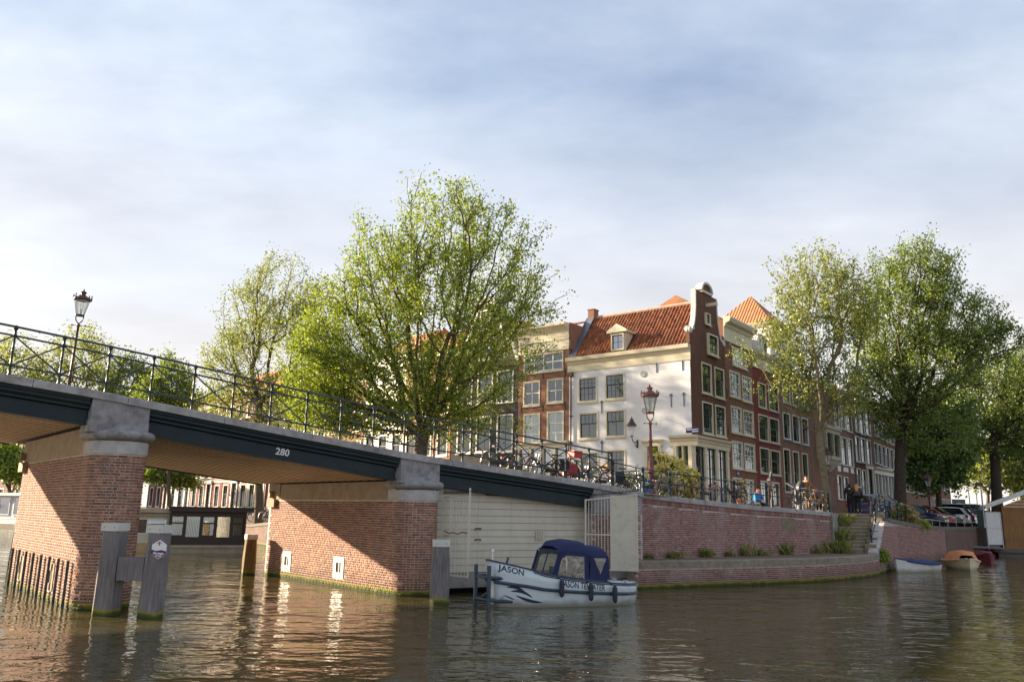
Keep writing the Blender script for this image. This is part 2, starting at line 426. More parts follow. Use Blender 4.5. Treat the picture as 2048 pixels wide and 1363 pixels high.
mb.loft([[B(s_,.221,zt(s_)-.06),B(s_,9.9,zt(s_)-.06),B(s_,9.64,zt(s_)-.79),B(s_,.05,zt(s_)-.79),B(s_,.05,zt(s_)-.21),B(s_,.221,zt(s_)-.21)] if s_ < S_END else
         [B(s_,.221,zt(s_)-.06),B(s_,9.6,zt(s_)-.06),B(s_,9.6,zt(s_)-.21),B(s_,.05,zt(s_)-.6),B(s_,.05,zt(s_)-.21),B(s_,.221,zt(s_)-.21)] for s_ in S])
mb.build('road_deck', plain('deck_paving', (.06,.05,.045), .9, .3, 4), bridge)
# piers
M_NECK = plain('pale_stone', (.46,.44,.43), .85, .2, 5, (35,.4,.01), dirt=((.25,.23,.22),2.2,.5))
def nose(s0, w, q0, depth, n, sgn=-1):
    return [(s0+w/2-w/2*math.cos(PI*i/n), q0+sgn*depth*math.sin(PI*i/n)) for i in range(n+1)]
def pier(s0, zb, QL, n_single):
    w = 1.32
    zc = zt(s0+.6)-.2
    plan = [(s0, QL)] + nose(s0, w, 0, .62, 12) + [(s0+w, QL)]
    plan += [(s0+w/2+w/2*math.cos(PI*i/8), QL+.55*math.sin(PI*i/8)) for i in range(1, 8)]
    pts = [B(s,q,0) for s, q in plan]
    p = MB()
    n = len(pts); core = [(a.x,a.y) for a in pts]
    p.add([(x,y,-.6) for x,y in core]+[(x,y,zb+.02) for x,y in core], [tuple(range(n)), tuple(range(2*n-1,n-1,-1))]+[(i,i+n,(i+1)%n+n,(i+1)%n) for i in range(n)])
    pr = p.build('pier', M_MORTAR, bridge)
    path = [B(s,q,0) for s, q in [(s0,QL)]+nose(s0,w,0,.62,14)+[(s0+w,1.2)]]
    # stone vents and outlet
    PP = Path(path); vents = [QL-1.75, QL-5.6]
    vz = .62
    def skip(d, z):
        for vq in vents:
            if abs((QL-d)-vq) < .36 and vz-.36 < z+BH/2 < vz+.36: return True
        return False
    brickwork(path, .02, lambda d: zb, M_BRICK, pr, n_single, skip,
              rank=lambda r: math.hypot(r[0]-B(s0,-.2,0).x, r[1]-B(s0,-.2,0).y)*2+abs(r[2]-1.5)*.3)
    for vq in vents:
        mb = MB(); e = .03
        def q4(y0, y1, z0, z1, d0, d1):
            vs = [B(s0+d, q, z) for d in (d0, d1) for (q, z) in ((y0,z0),(y1,z0),(y1,z1),(y0,z1))]
            mb.add(vs, [(0,1,2,3),(7,6,5,4),(0,4,5,1),(1,5,6,2),(2,6,7,3),(3,7,4,0)])
        c = vq
        q4(c-.34,c-.17,vz-.34,vz+.34,-e,.05); q4(c+.17,c+.34,vz-.34,vz+.34,-e,.05)
        q4(c-.17,c+.17,vz+.16,vz+.34,-e,.05); q4(c-.17,c+.17,vz-.34,vz-.16,-e,.05)
        q4(c-.02,c+.02,vz-.16,vz+.16,-.01,.05)
        vt = mb.build('vent_stone', M_WHITEP if s0 > -2 else M_SAND, pr)
        mb = MB(); q4(c-.17,c+.17,vz-.16,vz+.16,-.004,.02); mb.build('vent_opening', M_DARK, pr)
    # sandstone band below the deck on both long sides
    zs = zt(s0)-.845
    mb = MB()
    secs = [(s0-.03, .05), (s0-.03, QL-.2)]
    x0 = .05; sl = (QL-.9)/6
    for i in range(6):
        b_ = MB(); q0, q1 = .05+i*sl+.003, .05+(i+1)*sl-.003
        za, zbt = zb+.004, zs-.012
        vs = [B(s,q,z) for z in (za,zbt) for (s,q) in ((s0-.035,q0),(s0-.035,q1),(s0+w*.5,q1),(s0+w*.5,q0))]
        b_.add(vs, [(0,1,2,3),(7,6,5,4),(0,4,5,1),(1,5,6,2),(2,6,7,3),(3,7,4,0)]); b_.build('band_stone', M_SAND, pr)
    b_ = MB(); vs = [B(s,q,z) for z in (zb-.28,zb+.02) for (s,q) in ((s0-.14,QL-.55),(s0-.14,QL+.1),(s0+.3,QL+.1),(s0+.3,QL-.55))]
    b_.add(vs, [(0,1,2,3),(7,6,5,4),(0,4,5,1),(1,5,6,2),(2,6,7,3),(3,7,4,0)]); b_.build('corbel_stone', M_SAND, pr)
    b_ = MB(); b_.tube([B(s0-.16,QL-.1,zb+.2), B(s0+.1,QL-.1,zb+.2)], .13, 12); b_.build('bearing_roller', M_SAND, pr)
    b_ = MB(); vs = [B(s,q,z) for z in (zb+.02,zs) for (s,q) in ((s0-.02,QL-.75),(s0-.02,QL+.2),(s0+w,QL+.2),(s0+w,QL-.75))]
    b_.add(vs, [(0,1,2,3),(7,6,5,4),(0,4,5,1),(1,5,6,2),(2,6,7,3),(3,7,4,0)]); b_.build('end_stone', M_SAND, pr)
    # capital : neck band, moulding, half-dome, block up to the coping
    def ring(g, z, qb=.45):
        return [B(s,q,z) for s, q in [(s0-g,qb)]+nose(s0-g, w+2*g, 0, .62+g, 16)+[(s0+w+g,qb)]]
    mb = MB(); mb.loft([ring(.035,zb), ring(.04,zb+.30), ring(.02,zb+.32)]); mb.build('neck_stone', M_NECK, pr)
    zc0 = zb+.32
    mb = MB(); secs = [ring(-.02,zc0)]
    hh = .30
    for i in range(9):
        t = -PI/2+PI*i/8; secs.append(ring(.03+.15*math.cos(t), zc0+.15+.12*math.sin(t)))
    secs += [ring(.0, zc0+.28), ring(-.08, zc0+.38), ring(-.22, zc0+.48), ring(-.42, zc0+.54)]
    mb.loft(secs); mb.build('capital', M_STONE, pr, True)
    mb = MB(); S0, S1 = s0-.17, s0+1.19
    za = zc0+.20
    vs = [B(s,q,zt(s)-.202 if top else za) for top in (0,1) for (s,q) in ((S0,-.44),(S1,-.44),(S1,.3),(S0,.3))]
    mb.add(vs, [(3,2,1,0),(4,5,6,7),(0,1,5,4),(1,2,6,5),(2,3,7,6),(3,0,4,7)]); mb.build('pilaster_block', M_STONE, pr)
    mb = MB()
    vs = [B(s,q,z) for z in (za,za+.30) for (s,q) in ((S0-.03,-.40),(S1+.03,-.40),(S1+.03,.3),(S0-.03,.3))]
    mb.add(vs, [(3,2,1,0),(4,5,6,7),(0,1,5,4),(1,2,6,5),(2,3,7,6),(3,0,4,7)]); mb.build('pilaster_foot', M_STONE, pr)
    return pr
pier(-8.68, 3.78, 7.8, 150); pier2 = pier(0.0, 2.84, 8.9, 150)
# steel rods along the left pier
for i in range(8):
    q = .25 + i*.98
    mb = MB(); mb.box(-.03,.03,-.04,.04,-.5,1.12); mb.box(-.035,.035,-.012,.012,-.5,1.14)
    for zz in (.05,.32,.6,.9): mb.box(-.04,.0,-.045,.045,zz,zz+.09)
    c = B(-8.68-.09, q, 0); mb.build('guard_rod', plain('rod_steel',(.05,.06,.065),.5,.4,8,metal=.3,dirt=((.3,.3,.3),9,.5)), bridge, loc=c, rot=rotz_of(56))
# number 280
def text_mesh(s, size, depth=.004, bold=0):
    cu = bpy.data.curves.new('txt', 'FONT'); cu.body = s; cu.size = size; cu.extrude = depth; cu.align_x = 'CENTER'; cu.align_y = 'CENTER'; cu.resolution_u = 3; cu.offset = bold
    o = bpy.data.objects.new('txt', cu); COL.objects.link(o)
    dg = bpy.context.evaluated_depsgraph_get(); me = bpy.data.meshes.new_from_object(o.evaluated_get(dg))
    bpy.data.objects.remove(o); bpy.data.curves.remove(cu); return me
def text_obj(s, size, mat, parent, mtx, name='lettering', depth=.004, bold=0):
    me = text_mesh(s, size, depth, bold); me.materials.clear(); me.materials.append(mat)
    o = obj(name, me, parent); o.matrix_local = mtx; return o
def face_mtx(origin, xdir, up=(0,0,1)):
    x = Vector(xdir).normalized(); z_ = x.cross(Vector(up)).normalized(); y = z_.cross(x)
    M = Matrix((x, y, z_)).transposed().to_4x4(); M.translation = origin; return M
M_SIGNW = plain('sign_white', (.8,.8,.8), .4, .03)
sN = -3.80; dz = (zt(-3.4)-zt(-4.2))
text_obj('280', .27, M_SIGNW, bridge, face_mtx(B(sN,-.206,zt(sN)-.645), (B(sN+.4,0,zt(sN+.4))-B(sN-.4,0,zt(sN-.4)))), 'number', bold=.004)
# boathouse front under the right-hand span: horizontal boards
boat_wall = thing('boathouse_wall', 'cream horizontal board wall filling the bridge arch behind the blue boat', 'wall')
Q0 = .02; rows = 11; z_lo, z_hi = .62, 2.98
jt = [1.36, 3.02, 4.32, S_END+.1]
for r in range(rows):
    for a, b in zip(jt, jt[1:]):
        z0_ = z_lo+(z_hi+.55-z_lo)*r/(rows+2); z1_ = z_lo+(z_hi+.55-z_lo)*(r+1)/(rows+2)
        for rr in ([0] if r < rows-1 else [0]):
            mb = MB(); vs = []
            for s_, q_ in ((a+.004,Q0),(b-.004,Q0),(b-.004,Q0+.05),(a+.004,Q0+.05)):
                vs.append(B(s_,q_+(.018 if q_ == Q0 else 0),z1_-.012))
            for s_, q_ in ((a+.004,Q0),(b-.004,Q0),(b-.004,Q0+.05),(a+.004,Q0+.05)): vs.append(B(s_,q_,z0_))
            mb.add(vs, [(0,1,2,3),(7,6,5,4),(0,4,5,1),(1,5,6,2),(2,6,7,3),(3,7,4,0)])
            mb.build('board', M_CREAM, boat_wall)
for r in (rows, rows+1):
    for a, b in zip(jt, jt[1:]):
        z0_ = z_lo+(z_hi+.55-z_lo)*r/(rows+2); z1_ = z_lo+(z_hi+.55-z_lo)*(r+1)/(rows+2)
        mb = MB(); top = lambda s_: min(z1_-.012, zt(s_)-.89)
        vs = []
        ss = np.linspace(a+.004, b-.004, 6); ss = [s_ for s_ in ss if top(s_) > z0_+.02]
        if len(ss) < 2: continue
        mb.loft([[B(s_,Q0,z0_),B(s_,Q0+.012,top(s_)),B(s_,Q0+.05,top(s_)),B(s_,Q0+.05,z0_)] for s_ in ss]); mb.build('board', M_CREAM, boat_wall)
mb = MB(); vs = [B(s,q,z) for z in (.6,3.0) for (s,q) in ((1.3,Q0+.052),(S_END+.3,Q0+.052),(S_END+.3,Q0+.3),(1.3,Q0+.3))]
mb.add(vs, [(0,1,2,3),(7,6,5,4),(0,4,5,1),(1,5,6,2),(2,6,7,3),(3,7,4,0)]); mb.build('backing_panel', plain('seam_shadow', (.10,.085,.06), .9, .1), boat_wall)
mb = MB()
for (s_, z_) in ((3.0,2.0),(3.0,1.65)):
    mb.bar(B(s_-.1,-.03,z_), B(s_+.1,-.03,z_), .03, .03); mb.bar(B(s_-.1,-.03,z_), B(s_-.1,.02,z_-.05), .02,.02); mb.bar(B(s_+.1,-.03,z_), B(s_+.1,.02,z_-.05), .02,.02)
mb.build('door_handle', M_BLACK, boat_wall)
for i in range(4):
    mb = MB(); c = 5.35+i*.09; vs = [B(s,q,z) for z in (1.62,1.92) for (s,q) in ((c,-.02),(c+.06,-.02),(c+.06,.02),(c,.02))]
    mb.add(vs, [(0,1,2,3),(7,6,5,4),(0,4,5,1),(1,5,6,2),(2,6,7,3),(3,7,4,0)]); mb.build('vent_slat', M_CREAM, boat_wall)
mb = MB(); vs = [B(s,q,z) for z in (.18,.60) for (s,q) in ((1.32,-.35),(9.6,-.35),(9.6,.6),(1.32,.6))]
mb.add(vs, [(3,2,1,0),(4,5,6,7),(0,1,5,4),(1,2,6,5),(2,3,7,6),(3,0,4,7)]); mb.build('concrete_sill', M_CONC, boat_wall)
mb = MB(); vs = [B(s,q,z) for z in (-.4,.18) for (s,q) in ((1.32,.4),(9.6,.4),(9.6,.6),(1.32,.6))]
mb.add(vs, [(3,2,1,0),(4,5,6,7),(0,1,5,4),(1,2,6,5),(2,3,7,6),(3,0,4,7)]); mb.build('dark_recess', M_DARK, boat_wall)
# abutment between the boards and the quay wall (stone cheek + brick), seen through the right-hand gate
ab = thing('bridge_abutment', 'brick and stone bridge abutment behind the right-hand cream gate', 'abutment')
p0, p1 = B(S_END,-.36,0), B(9.95,-.36,0)
mb = MB(); strip_wall(mb, [p0, p1], .3, lambda d: 2.9-.1*d, thick=.6); mb.build('core', M_QMORTAR, ab)
brickwork([p0, p1], .6, lambda d: 2.55, M_QBRICK, ab, 40)
mb = MB(); vs = [B(s,q,z) for (z,dd) in ((2.56,0),(0,1)) for (s,q) in ((S_END,-.42),(9.95,-.42),(9.95,.2),(S_END,.2))]
vs = [B(s,q,2.57 if i < 4 else zt(s)-.203) for i, (s,q) in enumerate([(S_END,-.42),(9.9,-.42),(9.9,.2),(S_END,.2)]*2)]
mb.add(vs, [(3,2,1,0),(4,5,6,7),(0,1,5,4),(1,2,6,5),(2,3,7,6),(3,0,4,7)]); mb.build('stone_block', M_STONE, ab)
# ------------------------------------------------------------------ bridge railing
rail = thing('bridge_railing', 'dark green iron railing with crossed braces along the bridge edge', 'railing')
RS = [-.99+1.075*k for k in range(-13, 10)]
RQ = -.12
post_prof = [(.05,0),(.05,.05),(.035,.08),(.03,.24),(.042,.25),(.042,.30),(.028,.33),(.028,.62),(.04,.64),(.028,.66),(.028,.70),(.04,.72),(.028,.74),(.028,.98),(.045,1.0),(.045,1.05),(.03,1.08),(.03,1.16),(.055,1.19),(.055,1.24),(.035,1.275),(.0,1.29)]
pm = MB(); pm.lathe(post_prof, 8); pme = pm.mesh('post', M_RAIL, True)
for s_ in RS: obj('post', pme, rail, B(s_, RQ, zt(s_)))
Sr = np.linspace(RS[0], RS[-1], 90)
mb = MB(); mb.loft([[B(s_,RQ-.045,zt(s_)+1.225),B(s_,RQ-.045,zt(s_)+1.255),B(s_,RQ,zt(s_)+1.275),B(s_,RQ+.045,zt(s_)+1.255),B(s_,RQ+.045,zt(s_)+1.225)] for s_ in Sr]); mb.build('top_rail', M_RAIL, rail)
for hz_ in (1.02, .275):
    mb = MB(); mb.loft([[B(s_,RQ-.012,zt(s_)+hz_-.022),B(s_,RQ-.012,zt(s_)+hz_+.022),B(s_,RQ+.012,zt(s_)+hz_+.022),B(s_,RQ+.012,zt(s_)+hz_-.022)] for s_ in Sr]); mb.build('rail', M_RAIL, rail)
for a, b in zip(RS, RS[1:]):
    for (h0, h1, dq) in ((.275,1.02,-.014),(1.02,.275,.014)):
        mb = MB(); mb.bar(B(a,RQ+dq,zt(a)+h0), B(b,RQ+dq,zt(b)+h1), .018, .036); mb.build('brace', M_RAIL, rail)
# ------------------------------------------------------------------ ground
def lerp_table(xs, ys): return lambda d: float(np.interp(d, xs, ys))
CORNER = Vector((10.9, 48.0, 0)); ROW_R = azv(38.5); ROW_L = azv(-51.5)
GROUND_Q = [(-140,170,1.3),(-50,104,1.3),(-18.9,60.2,1.35),(-10.3,47.2,2.2)]
_l0 = B(7.5, 9.3, 0); _l1 = B(7.5, .3, 0); _l2 = B(10.1, -.25, 0)
GROUND_Q += [(_l0.x,_l0.y,3.5),(_l1.x,_l1.y,3.55),(_l2.x,_l2.y,3.34)]
WALL = [(4.95,31.2),(7.9,33.6),(10.6,35.8),(14.0,38.8),(16.3,41.2)]; WALLZ = [3.38,3.2,3.06,2.95,2.86]
LAND = [(4.5,29.1),(9.2,31.7),(13.0,34.2),(15.5,36.6),(17.4,38.9),(17.95,39.95)]
WALL2 = [(18.0,40.0),(21.5,45.4),(25.3,50.1),(30.4,56.8),(39.3,67.2),(62,94)]; WALL2Z = [2.78,2.58,2.3,2.2,2.15,2.15]
GROUND_Q += [(x-.25*.6,y+.25*.8,z) for (x,y),z in list(zip(WALL,WALLZ))[1:]]
GROUND_Q += [(18.1,44.3,2.8),(19.75,43.3,2.8)] + [(x-.3,y+.3,z-.02) for (x,y),z in list(zip(WALL2,WALL2Z))[1:]]
GROUND_R = [(-110,230,1.6),(-62,122,1.6),(-30,90,1.9),(-6,68,2.6),(3,62,3.0),(8,58,3.1),(11,55,3.1),(12,54,3.1),(13.5,55.5,3.08),(16,60,3.0),(19,64,2.95),(22,67,2.9),(24,69,2.85),(30,76,2.6),(36,83,2.35),(44,92,2.2),(55,104,2.2),(80,130,2.2)]
M_STREET = None
def street_mat():
    m, t, b, o = new_mat('street_clinker')
    c = nn(t, 'ShaderNodeTexCoord'); br = nn(t, 'ShaderNodeTexBrick')
    br.inputs['Color1'].default_value = (.17,.09,.07,1); br.inputs['Color2'].default_value = (.12,.075,.065,1); br.inputs['Mortar'].default_value = (.08,.07,.06,1)
    br.inputs['Scale'].default_value = 1; br.inputs['Mortar Size'].default_value = .008; br.inputs['Brick Width'].default_value = .2; br.inputs['Row Height'].default_value = .08
    t.links.new(c.outputs['Object'], br.inputs['Vector'])
    cc = mix(t, .5, br.outputs['Color'], ramp(t, noise(t, .6, 6), [(.3,(.6,.6,.6)),(.7,(1.3,1.25,1.2))]), 'MULTIPLY')
    t.links.new(cc, b.inputs['Base Color']); b.inputs['Roughness'].default_value = .85; bump(t, b, br.outputs['Fac'], .3, -.01); return m
M_STREET = street_mat()
assert len(GROUND_Q) == len(GROUND_R), (len(GROUND_Q), len(GROUND_R))
mb = MB(); n = len(GROUND_Q); vs = []
for k in range(5): vs += [tuple(Vector(a)*(1-k/4)+Vector(b)*(k/4)) for a, b in zip(GROUND_Q, GROUND_R)]
mb.add(vs, [(k*n+i, k*n+i+1, (k+1)*n+i+1, (k+1)*n+i) for k in range(4) for i in range(n-1)])
street = mb.build('street', M_STREET); street['kind'] = 'structure'
def gz(x, y):                                            # height of the street at a place
    best = None
    r = (street.data.vertices)
    from mathutils.geometry import intersect_ray_tri
    for p in street.data.polygons:
        v = [r[i].co for i in p.vertices]
        for tri in ((v[0],v[1],v[2]),(v[0],v[2],v[3])):
            h = intersect_ray_tri(*tri, Vector((0,0,-1)), Vector((x,y,50)), True)
            if h is not None and (best is None or h.z > best): best = h.z
    return 2.2 if best is None else best
mb = MB(); mb.add([(-50,105,1.22),(-62,124,1.22),(-10,240,1.22),(900,300,1.22),(900,2400,1.22),(-900,2400,1.22),(-900,60,1.22),(-100,92,1.22)], [tuple(range(8))])
o = mb.build('far_ground', plain('far_earth', (.09,.085,.06), .95, .3, .2)); o['kind'] = 'structure'
# far bank wall at the end of the left canal and the quay wall of the left street
mb = MB(); strip_wall(mb, [(-900,60),(-100,92),(-50,105)], -.5, lambda d: 1.25, thick=.6)
o = tag(mb.build('canal_wall', M_QMORTAR), 'far low canal wall behind the white houseboat', 'wall')
# ------------------------------------------------------------------ quay walls
def coping(path, zf, parent, n_step, h=.2, out=.06, back=.42, mat=M_STONE2, s_rng=None):
    P = Path(path); d = s_rng[0] if s_rng else 0; L = s_rng[1] if s_rng else P.L
    while d < L-.2:
        e_ = min(L, d+n_step)
        mb = MB(); secs = []
        for dd in np.linspace(d+.005, e_-.005, 3):
            c, a = P.at(dd); nx, ny = math.sin(a), -math.cos(a); z = zf(dd)
            secs.append([(c.x+nx*out,c.y+ny*out,z),(c.x+nx*out,c.y+ny*out,z+h-.02),(c.x+nx*(out-.02),c.y+ny*(out-.02),z+h),(c.x-nx*back,c.y-ny*back,z+h),(c.x-nx*back,c.y-ny*back,z)])
        mb.loft(secs); mb.build('coping_stone', mat, parent); d = e_
quay = thing('quay_wall', 'red brick quay wall with pale coping stones above the landing', 'wall')
PW = Path(WALL); wz = lerp_table(PW.s, [z-.20 for z in WALLZ])
mb = MB(); strip_wall(mb, WALL, .4, wz); mb.build('core', M_QMORTAR, quay)
brickwork(WALL, .95, lambda d: wz(d)-.22, M_QBRICK, quay, 300, soldier=True, rank=lambda r: math.hypot(r[0],r[1])-1.5*r[4]-3*r[5])
coping(WALL, lambda d: wz(d)+.002, quay, 1.85)
# inset stone
c, a = PW.at(10.4); mb = MB(); mb.box(-.6,.6,-.02,.3,-.27,.27); mb.build('inset_stone', plain('old_sandstone',(.22,.18,.11),.9,.4,6,(20,.6,.02)), quay, loc=(c.x,c.y,2.25), rot=a)
landing = thing('landing_stage', 'low brick landing stage along the water with worn stone edge', 'landing')
PL = Path(LAND)
mb = MB(); strip_wall(mb, LAND, -.5, lambda d: .70, thick=.5)
mb.build('core', M_QMORTAR, landing)
brickwork(LAND, -.02, lambda d: .70, M_QBRICK, landing, 250)
coping(LAND, lambda d: .702, landing, 1.9, h=.24, out=.05, back=.45, mat=plain('landing_stone',(.26,.22,.17),.9,.3,4,(25,.5,.012),dirt=((.12,.1,.06),1.5,.7)))
mb = MB()
NB = 12
A = [PL.at(PL.L*i/NB)[0] for i in range(NB+1)]; Bk = [PW.at(PW.L*i/NB)[0] for i in range(NB+1)]
A = [a_ + (b_-a_).normalized()*.4 for a_, b_ in zip(A, Bk)]
Bk[-1] = Vector((17.9,42.0))
mb.add([(p.x,p.y,.925) for p in A]+[(p.x+(.1 if i < NB else 0),p.y+.1,.925) for i, p in enumerate(Bk)], [(i,i+1,NB+2+i,NB+1+i) for i in range(NB)])
mb.build('paving', plain('landing_paving',(.19,.11,.08),.9,.35,5,(30,.5,.02),dirt=((.16,.13,.07),2,.7)), landing)
# left end face of the landing
mb = MB(); mb.add([(4.5,29.1,-.5),(4.95,31.3,-.5),(4.95,31.3,.9),(4.5,29.1,.9)], [(0,1,2,3)]); mb.build('end_face', M_QMORTAR, landing)
# stairs
stairs = thing('stone_stairs', 'worn stone stairs rising from the landing to the street', 'stairs')
f0, f1 = Vector((16.2,40.75)), Vector((17.95,40.75)); t0, t1 = Vector((18.05,44.35)), Vector((19.75,43.7)); NS = 11
M_TREAD = plain('tread_stone',(.40,.34,.25),.9,.25,6,(25,.5,.012),dirt=((.2,.17,.1),3,.5))
M_STEP = plain('step_stone',(.25,.21,.15),.9,.3,6,(25,.5,.015),dirt=((.1,.09,.06),3,.6))
for i in range(NS):
    a0 = f0.lerp(t0, i/NS); a1 = f1.lerp(t1, i/NS); b0 = f0.lerp(t0, min(1,(i+1.3)/NS)); b1 = f1.lerp(t1, min(1,(i+1.3)/NS))
    z1_ = .93+(2.82-.93)*(i+1)/NS; z0_ = z1_-.19-.1; rn = (b0-a0).normalized()*.035
    mb = MB(); mb.add([(p.x,p.y,z) for z in (z1_+.002,z1_+.035) for p in (a0-rn,a1-rn,b1,b0)], [(0,3,2,1),(4,5,6,7),(0,1,5,4),(1,2,6,5),(2,3,7,6),(3,0,4,7)]); mb.build('tread', M_TREAD, stairs)
    mb = MB(); mb.add([(p.x,p.y,z) for z in (z0_,z1_) for p in (a0,a1,b1,b0)], [(0,3,2,1),(4,5,6,7),(0,1,5,4),(1,2,6,5),(2,3,7,6),(3,0,4,7)]); mb.build('step', M_STEP, stairs)
mb = MB(); mb.add([(16.2,40.9,.4),(18.05,44.4,.4),(18.05,44.4,2.84),(16.2,40.9,2.84),(16.0,41.2,.4),(17.8,44.6,.4),(17.8,44.6,2.84),(16.0,41.2,2.84)], [(0,1,2,3),(7,6,5,4),(3,2,6,7),(0,3,7,4)]); mb.build('side_wall', M_CONC, stairs)
for i in range(6):                                       # stepped blocks on the canal side
    a0 = Vector((18.02,40.35)).lerp(Vector((20.0,43.45)), i/6); a1 = Vector((18.02,40.35)).lerp(Vector((20.0,43.45)), (i+1)/6)
    nx = Vector((-.84,.53)); z1_ = 1.05+(2.95-1.05)*(i+1)/6
    mb = MB(); q = [a0, a1, a1+nx*.5, a0+nx*.5]
    mb.add([(p.x,p.y,z) for z in (.5,z1_) for p in q], [(0,3,2,1),(4,5,6,7),(0,1,5,4),(1,2,6,5),(2,3,7,6),(3,0,4,7)]); mb.build('side_block', M_STEP, stairs)
# canal wall to the right of the stairs
quay2 = thing('canal_wall', 'curving dark brick canal wall with stone edge beside the parked cars', 'wall')
PW2 = Path(WALL2); wz2 = lerp_table(PW2.s, [z-.22 for z in WALL2Z])
def wz2b(d): return min(wz2(d), 1.0+.62*d)               # steps down along the stairs
mb = MB(); strip_wall(mb, WALL2, -.5, wz2b, step=.35); mb.build('core', M_QMORTAR, quay2)
brickwork(WALL2, -.02, wz2b, M_QBRICK, quay2, 120, s_rng=(0, 20))
def far_brick(name, c1, c2, mo):
    m, t, b, o = new_mat(name); g = nn(t, 'ShaderNodeTexCoord'); sp = nn(t, 'ShaderNodeSeparateXYZ'); cm = nn(t, 'ShaderNodeCombineXYZ')
    t.links.new(g.outputs['Object'], sp.inputs[0]); t.links.new(mathn(t,'ADD',sp.outputs['X'],sp.outputs['Y']), cm.inputs[0]); t.links.new(sp.outputs['Z'], cm.inputs[1])
    br = nn(t, 'ShaderNodeTexBrick'); br.inputs['Color1'].default_value = c1+(1,); br.inputs['Color2'].default_value = c2+(1,); br.inputs['Mortar'].default_value = mo+(1,)
    br.inputs['Scale'].default_value = 1; br.inputs['Mortar Size'].default_value = .007; br.inputs['Brick Width'].default_value = .22; br.inputs['Row Height'].default_value = .07
    t.links.new(cm.outputs[0], br.inputs['Vector'])
    c = mix(t, .6, br.outputs['Color'], ramp(t, noise(t, 1.1, 7, .65), [(.25,(.55,.55,.55)),(.75,(1.35,1.3,1.25))]), 'MULTIPLY')
    t.links.new(add_algae(t, c), b.inputs['Base Color']); b.inputs['Roughness'].default_value = .9; bump(t, b, br.outputs['Fac'], .5, -.012); return m
M_FARBR = far_brick('far_canal_brick', (.13,.075,.065), (.19,.10,.085), (.2,.17,.15))
Pfar = [tuple(PW2.at(d)[0]) for d in np.linspace(20, PW2.L, 14)]
off = [(p[0]+.02, p[1]-.016) for p in Pfar]
PF = Path(off); mb = MB(); strip_wall(mb, off, -.5, lambda d: wz2(d+20), thick=.1); mb.build('far_section', M_FARBR, quay2)
coping(WALL2, lambda d: wz2(d)+.002, quay2, 2.2, s_rng=(3.4, 60), mat=plain('wall_edge_stone',(.17,.15,.12),.9,.3,4,(25,.5,.012),dirt=((.08,.07,.05),1.5,.7)))
# quay wall of the left street
LQ = [(-3.0,36.0),(-10.3,47.0),(-18.9,60.0),(-50,104)]; LQ = LQ[::-1]; PLQ = Path(LQ)
lz = lerp_table([0,PLQ.L-44,PLQ.L-28.7,PLQ.L-13.2,PLQ.L], [1.3,1.3,1.35,2.2,3.3])
quayl = thing('canal_wall', 'dark brick canal wall under the parked bicycles beyond the bridge', 'wall')
LQr = [(x,y) for x,y in LQ]
mb = MB(); strip_wall(mb, LQr, -.5, lambda d: lz(d)-.2, thick=.4); mb.build('brick_face', M_FARBR, quayl)
coping(LQr, lambda d: lz(d)-.198, quayl, 3.0, mat=MATS['wall_edge_stone'], s_rng=(PLQ.L-45, PLQ.L))
# ------------------------------------------------------------------ house materials
def house_brick(name, c1, c2, mo, var=.6):
    m, t, b, o = new_mat(name); g = nn(t, 'ShaderNodeTexCoord'); sp = nn(t, 'ShaderNodeSeparateXYZ'); cm = nn(t, 'ShaderNodeCombineXYZ')
    t.links.new(g.outputs['Object'], sp.inputs[0]); t.links.new(mathn(t,'SUBTRACT',sp.outputs['X'],sp.outputs['Y']), cm.inputs[0]); t.links.new(sp.outputs['Z'], cm.inputs[1])
    br = nn(t, 'ShaderNodeTexBrick'); br.inputs['Color1'].default_value = c1+(1,); br.inputs['Color2'].default_value = c2+(1,); br.inputs['Mortar'].default_value = mo+(1,)
    br.inputs['Scale'].default_value = 1; br.inputs['Mortar Size'].default_value = .006; br.inputs['Brick Width'].default_value = .21; br.inputs['Row Height'].default_value = .065
    t.links.new(cm.outputs[0], br.inputs['Vector'])
    c = mix(t, var, br.outputs['Color'], ramp(t, noise(t, .9, 7, .65), [(.25,(.55,.55,.55)),(.75,(1.3,1.27,1.25))]), 'MULTIPLY')
    t.links.new(c, b.inputs['Base Color']); b.inputs['Roughness'].default_value = .9; bump(t, b, br.outputs['Fac'], .4, -.01); return m
HB_DBROWN = house_brick('dark_brown_brick', (0.166,0.074,0.044), (0.117,0.056,0.038), (0.145,0.087,0.059))
HB_BROWN = house_brick('brown_brick', (0.245,0.110,0.064), (0.188,0.083,0.051), (0.226,0.144,0.093))
HB_RED = house_brick('red_painted_brick', (0.209,0.044,0.031), (0.186,0.037,0.028), (0.155,0.037,0.031), .4)
HB_MAUVE = house_brick('mauve_brick', (0.255,0.132,0.092), (0.205,0.109,0.082), (0.216,0.141,0.105))
HB_WARM = house_brick('warm_brick', (0.288,0.132,0.078), (0.228,0.102,0.062), (0.264,0.192,0.144))
HB_BLACK = house_brick('black_brick', (0.039,0.035,0.034), (0.028,0.025,0.025), (0.042,0.039,0.036))
HB_ORANGE = house_brick('orange_brick', (.33,.15,.085), (.27,.12,.07), (.3,.22,.17))
M_WRENDER = plain('white_render', (.78,.785,.79), .8, .05, 1.2, (9,.12,.01), dirt=((.62,.60,.55),.8,.35,(1,1,.35)))
M_CASE = plain('cream_woodwork', (.66,.60,.44), .45, .07, 3, (25,.06,.003))
M_CASEW = plain('white_woodwork', (.74,.73,.68), .45, .06, 3)
M_SASHD = plain('dark_sash', (.02,.03,.03), .35, .2, 6)
M_GREYST = plain('hardstone_sill', (.36,.36,.37), .8, .15, 6)
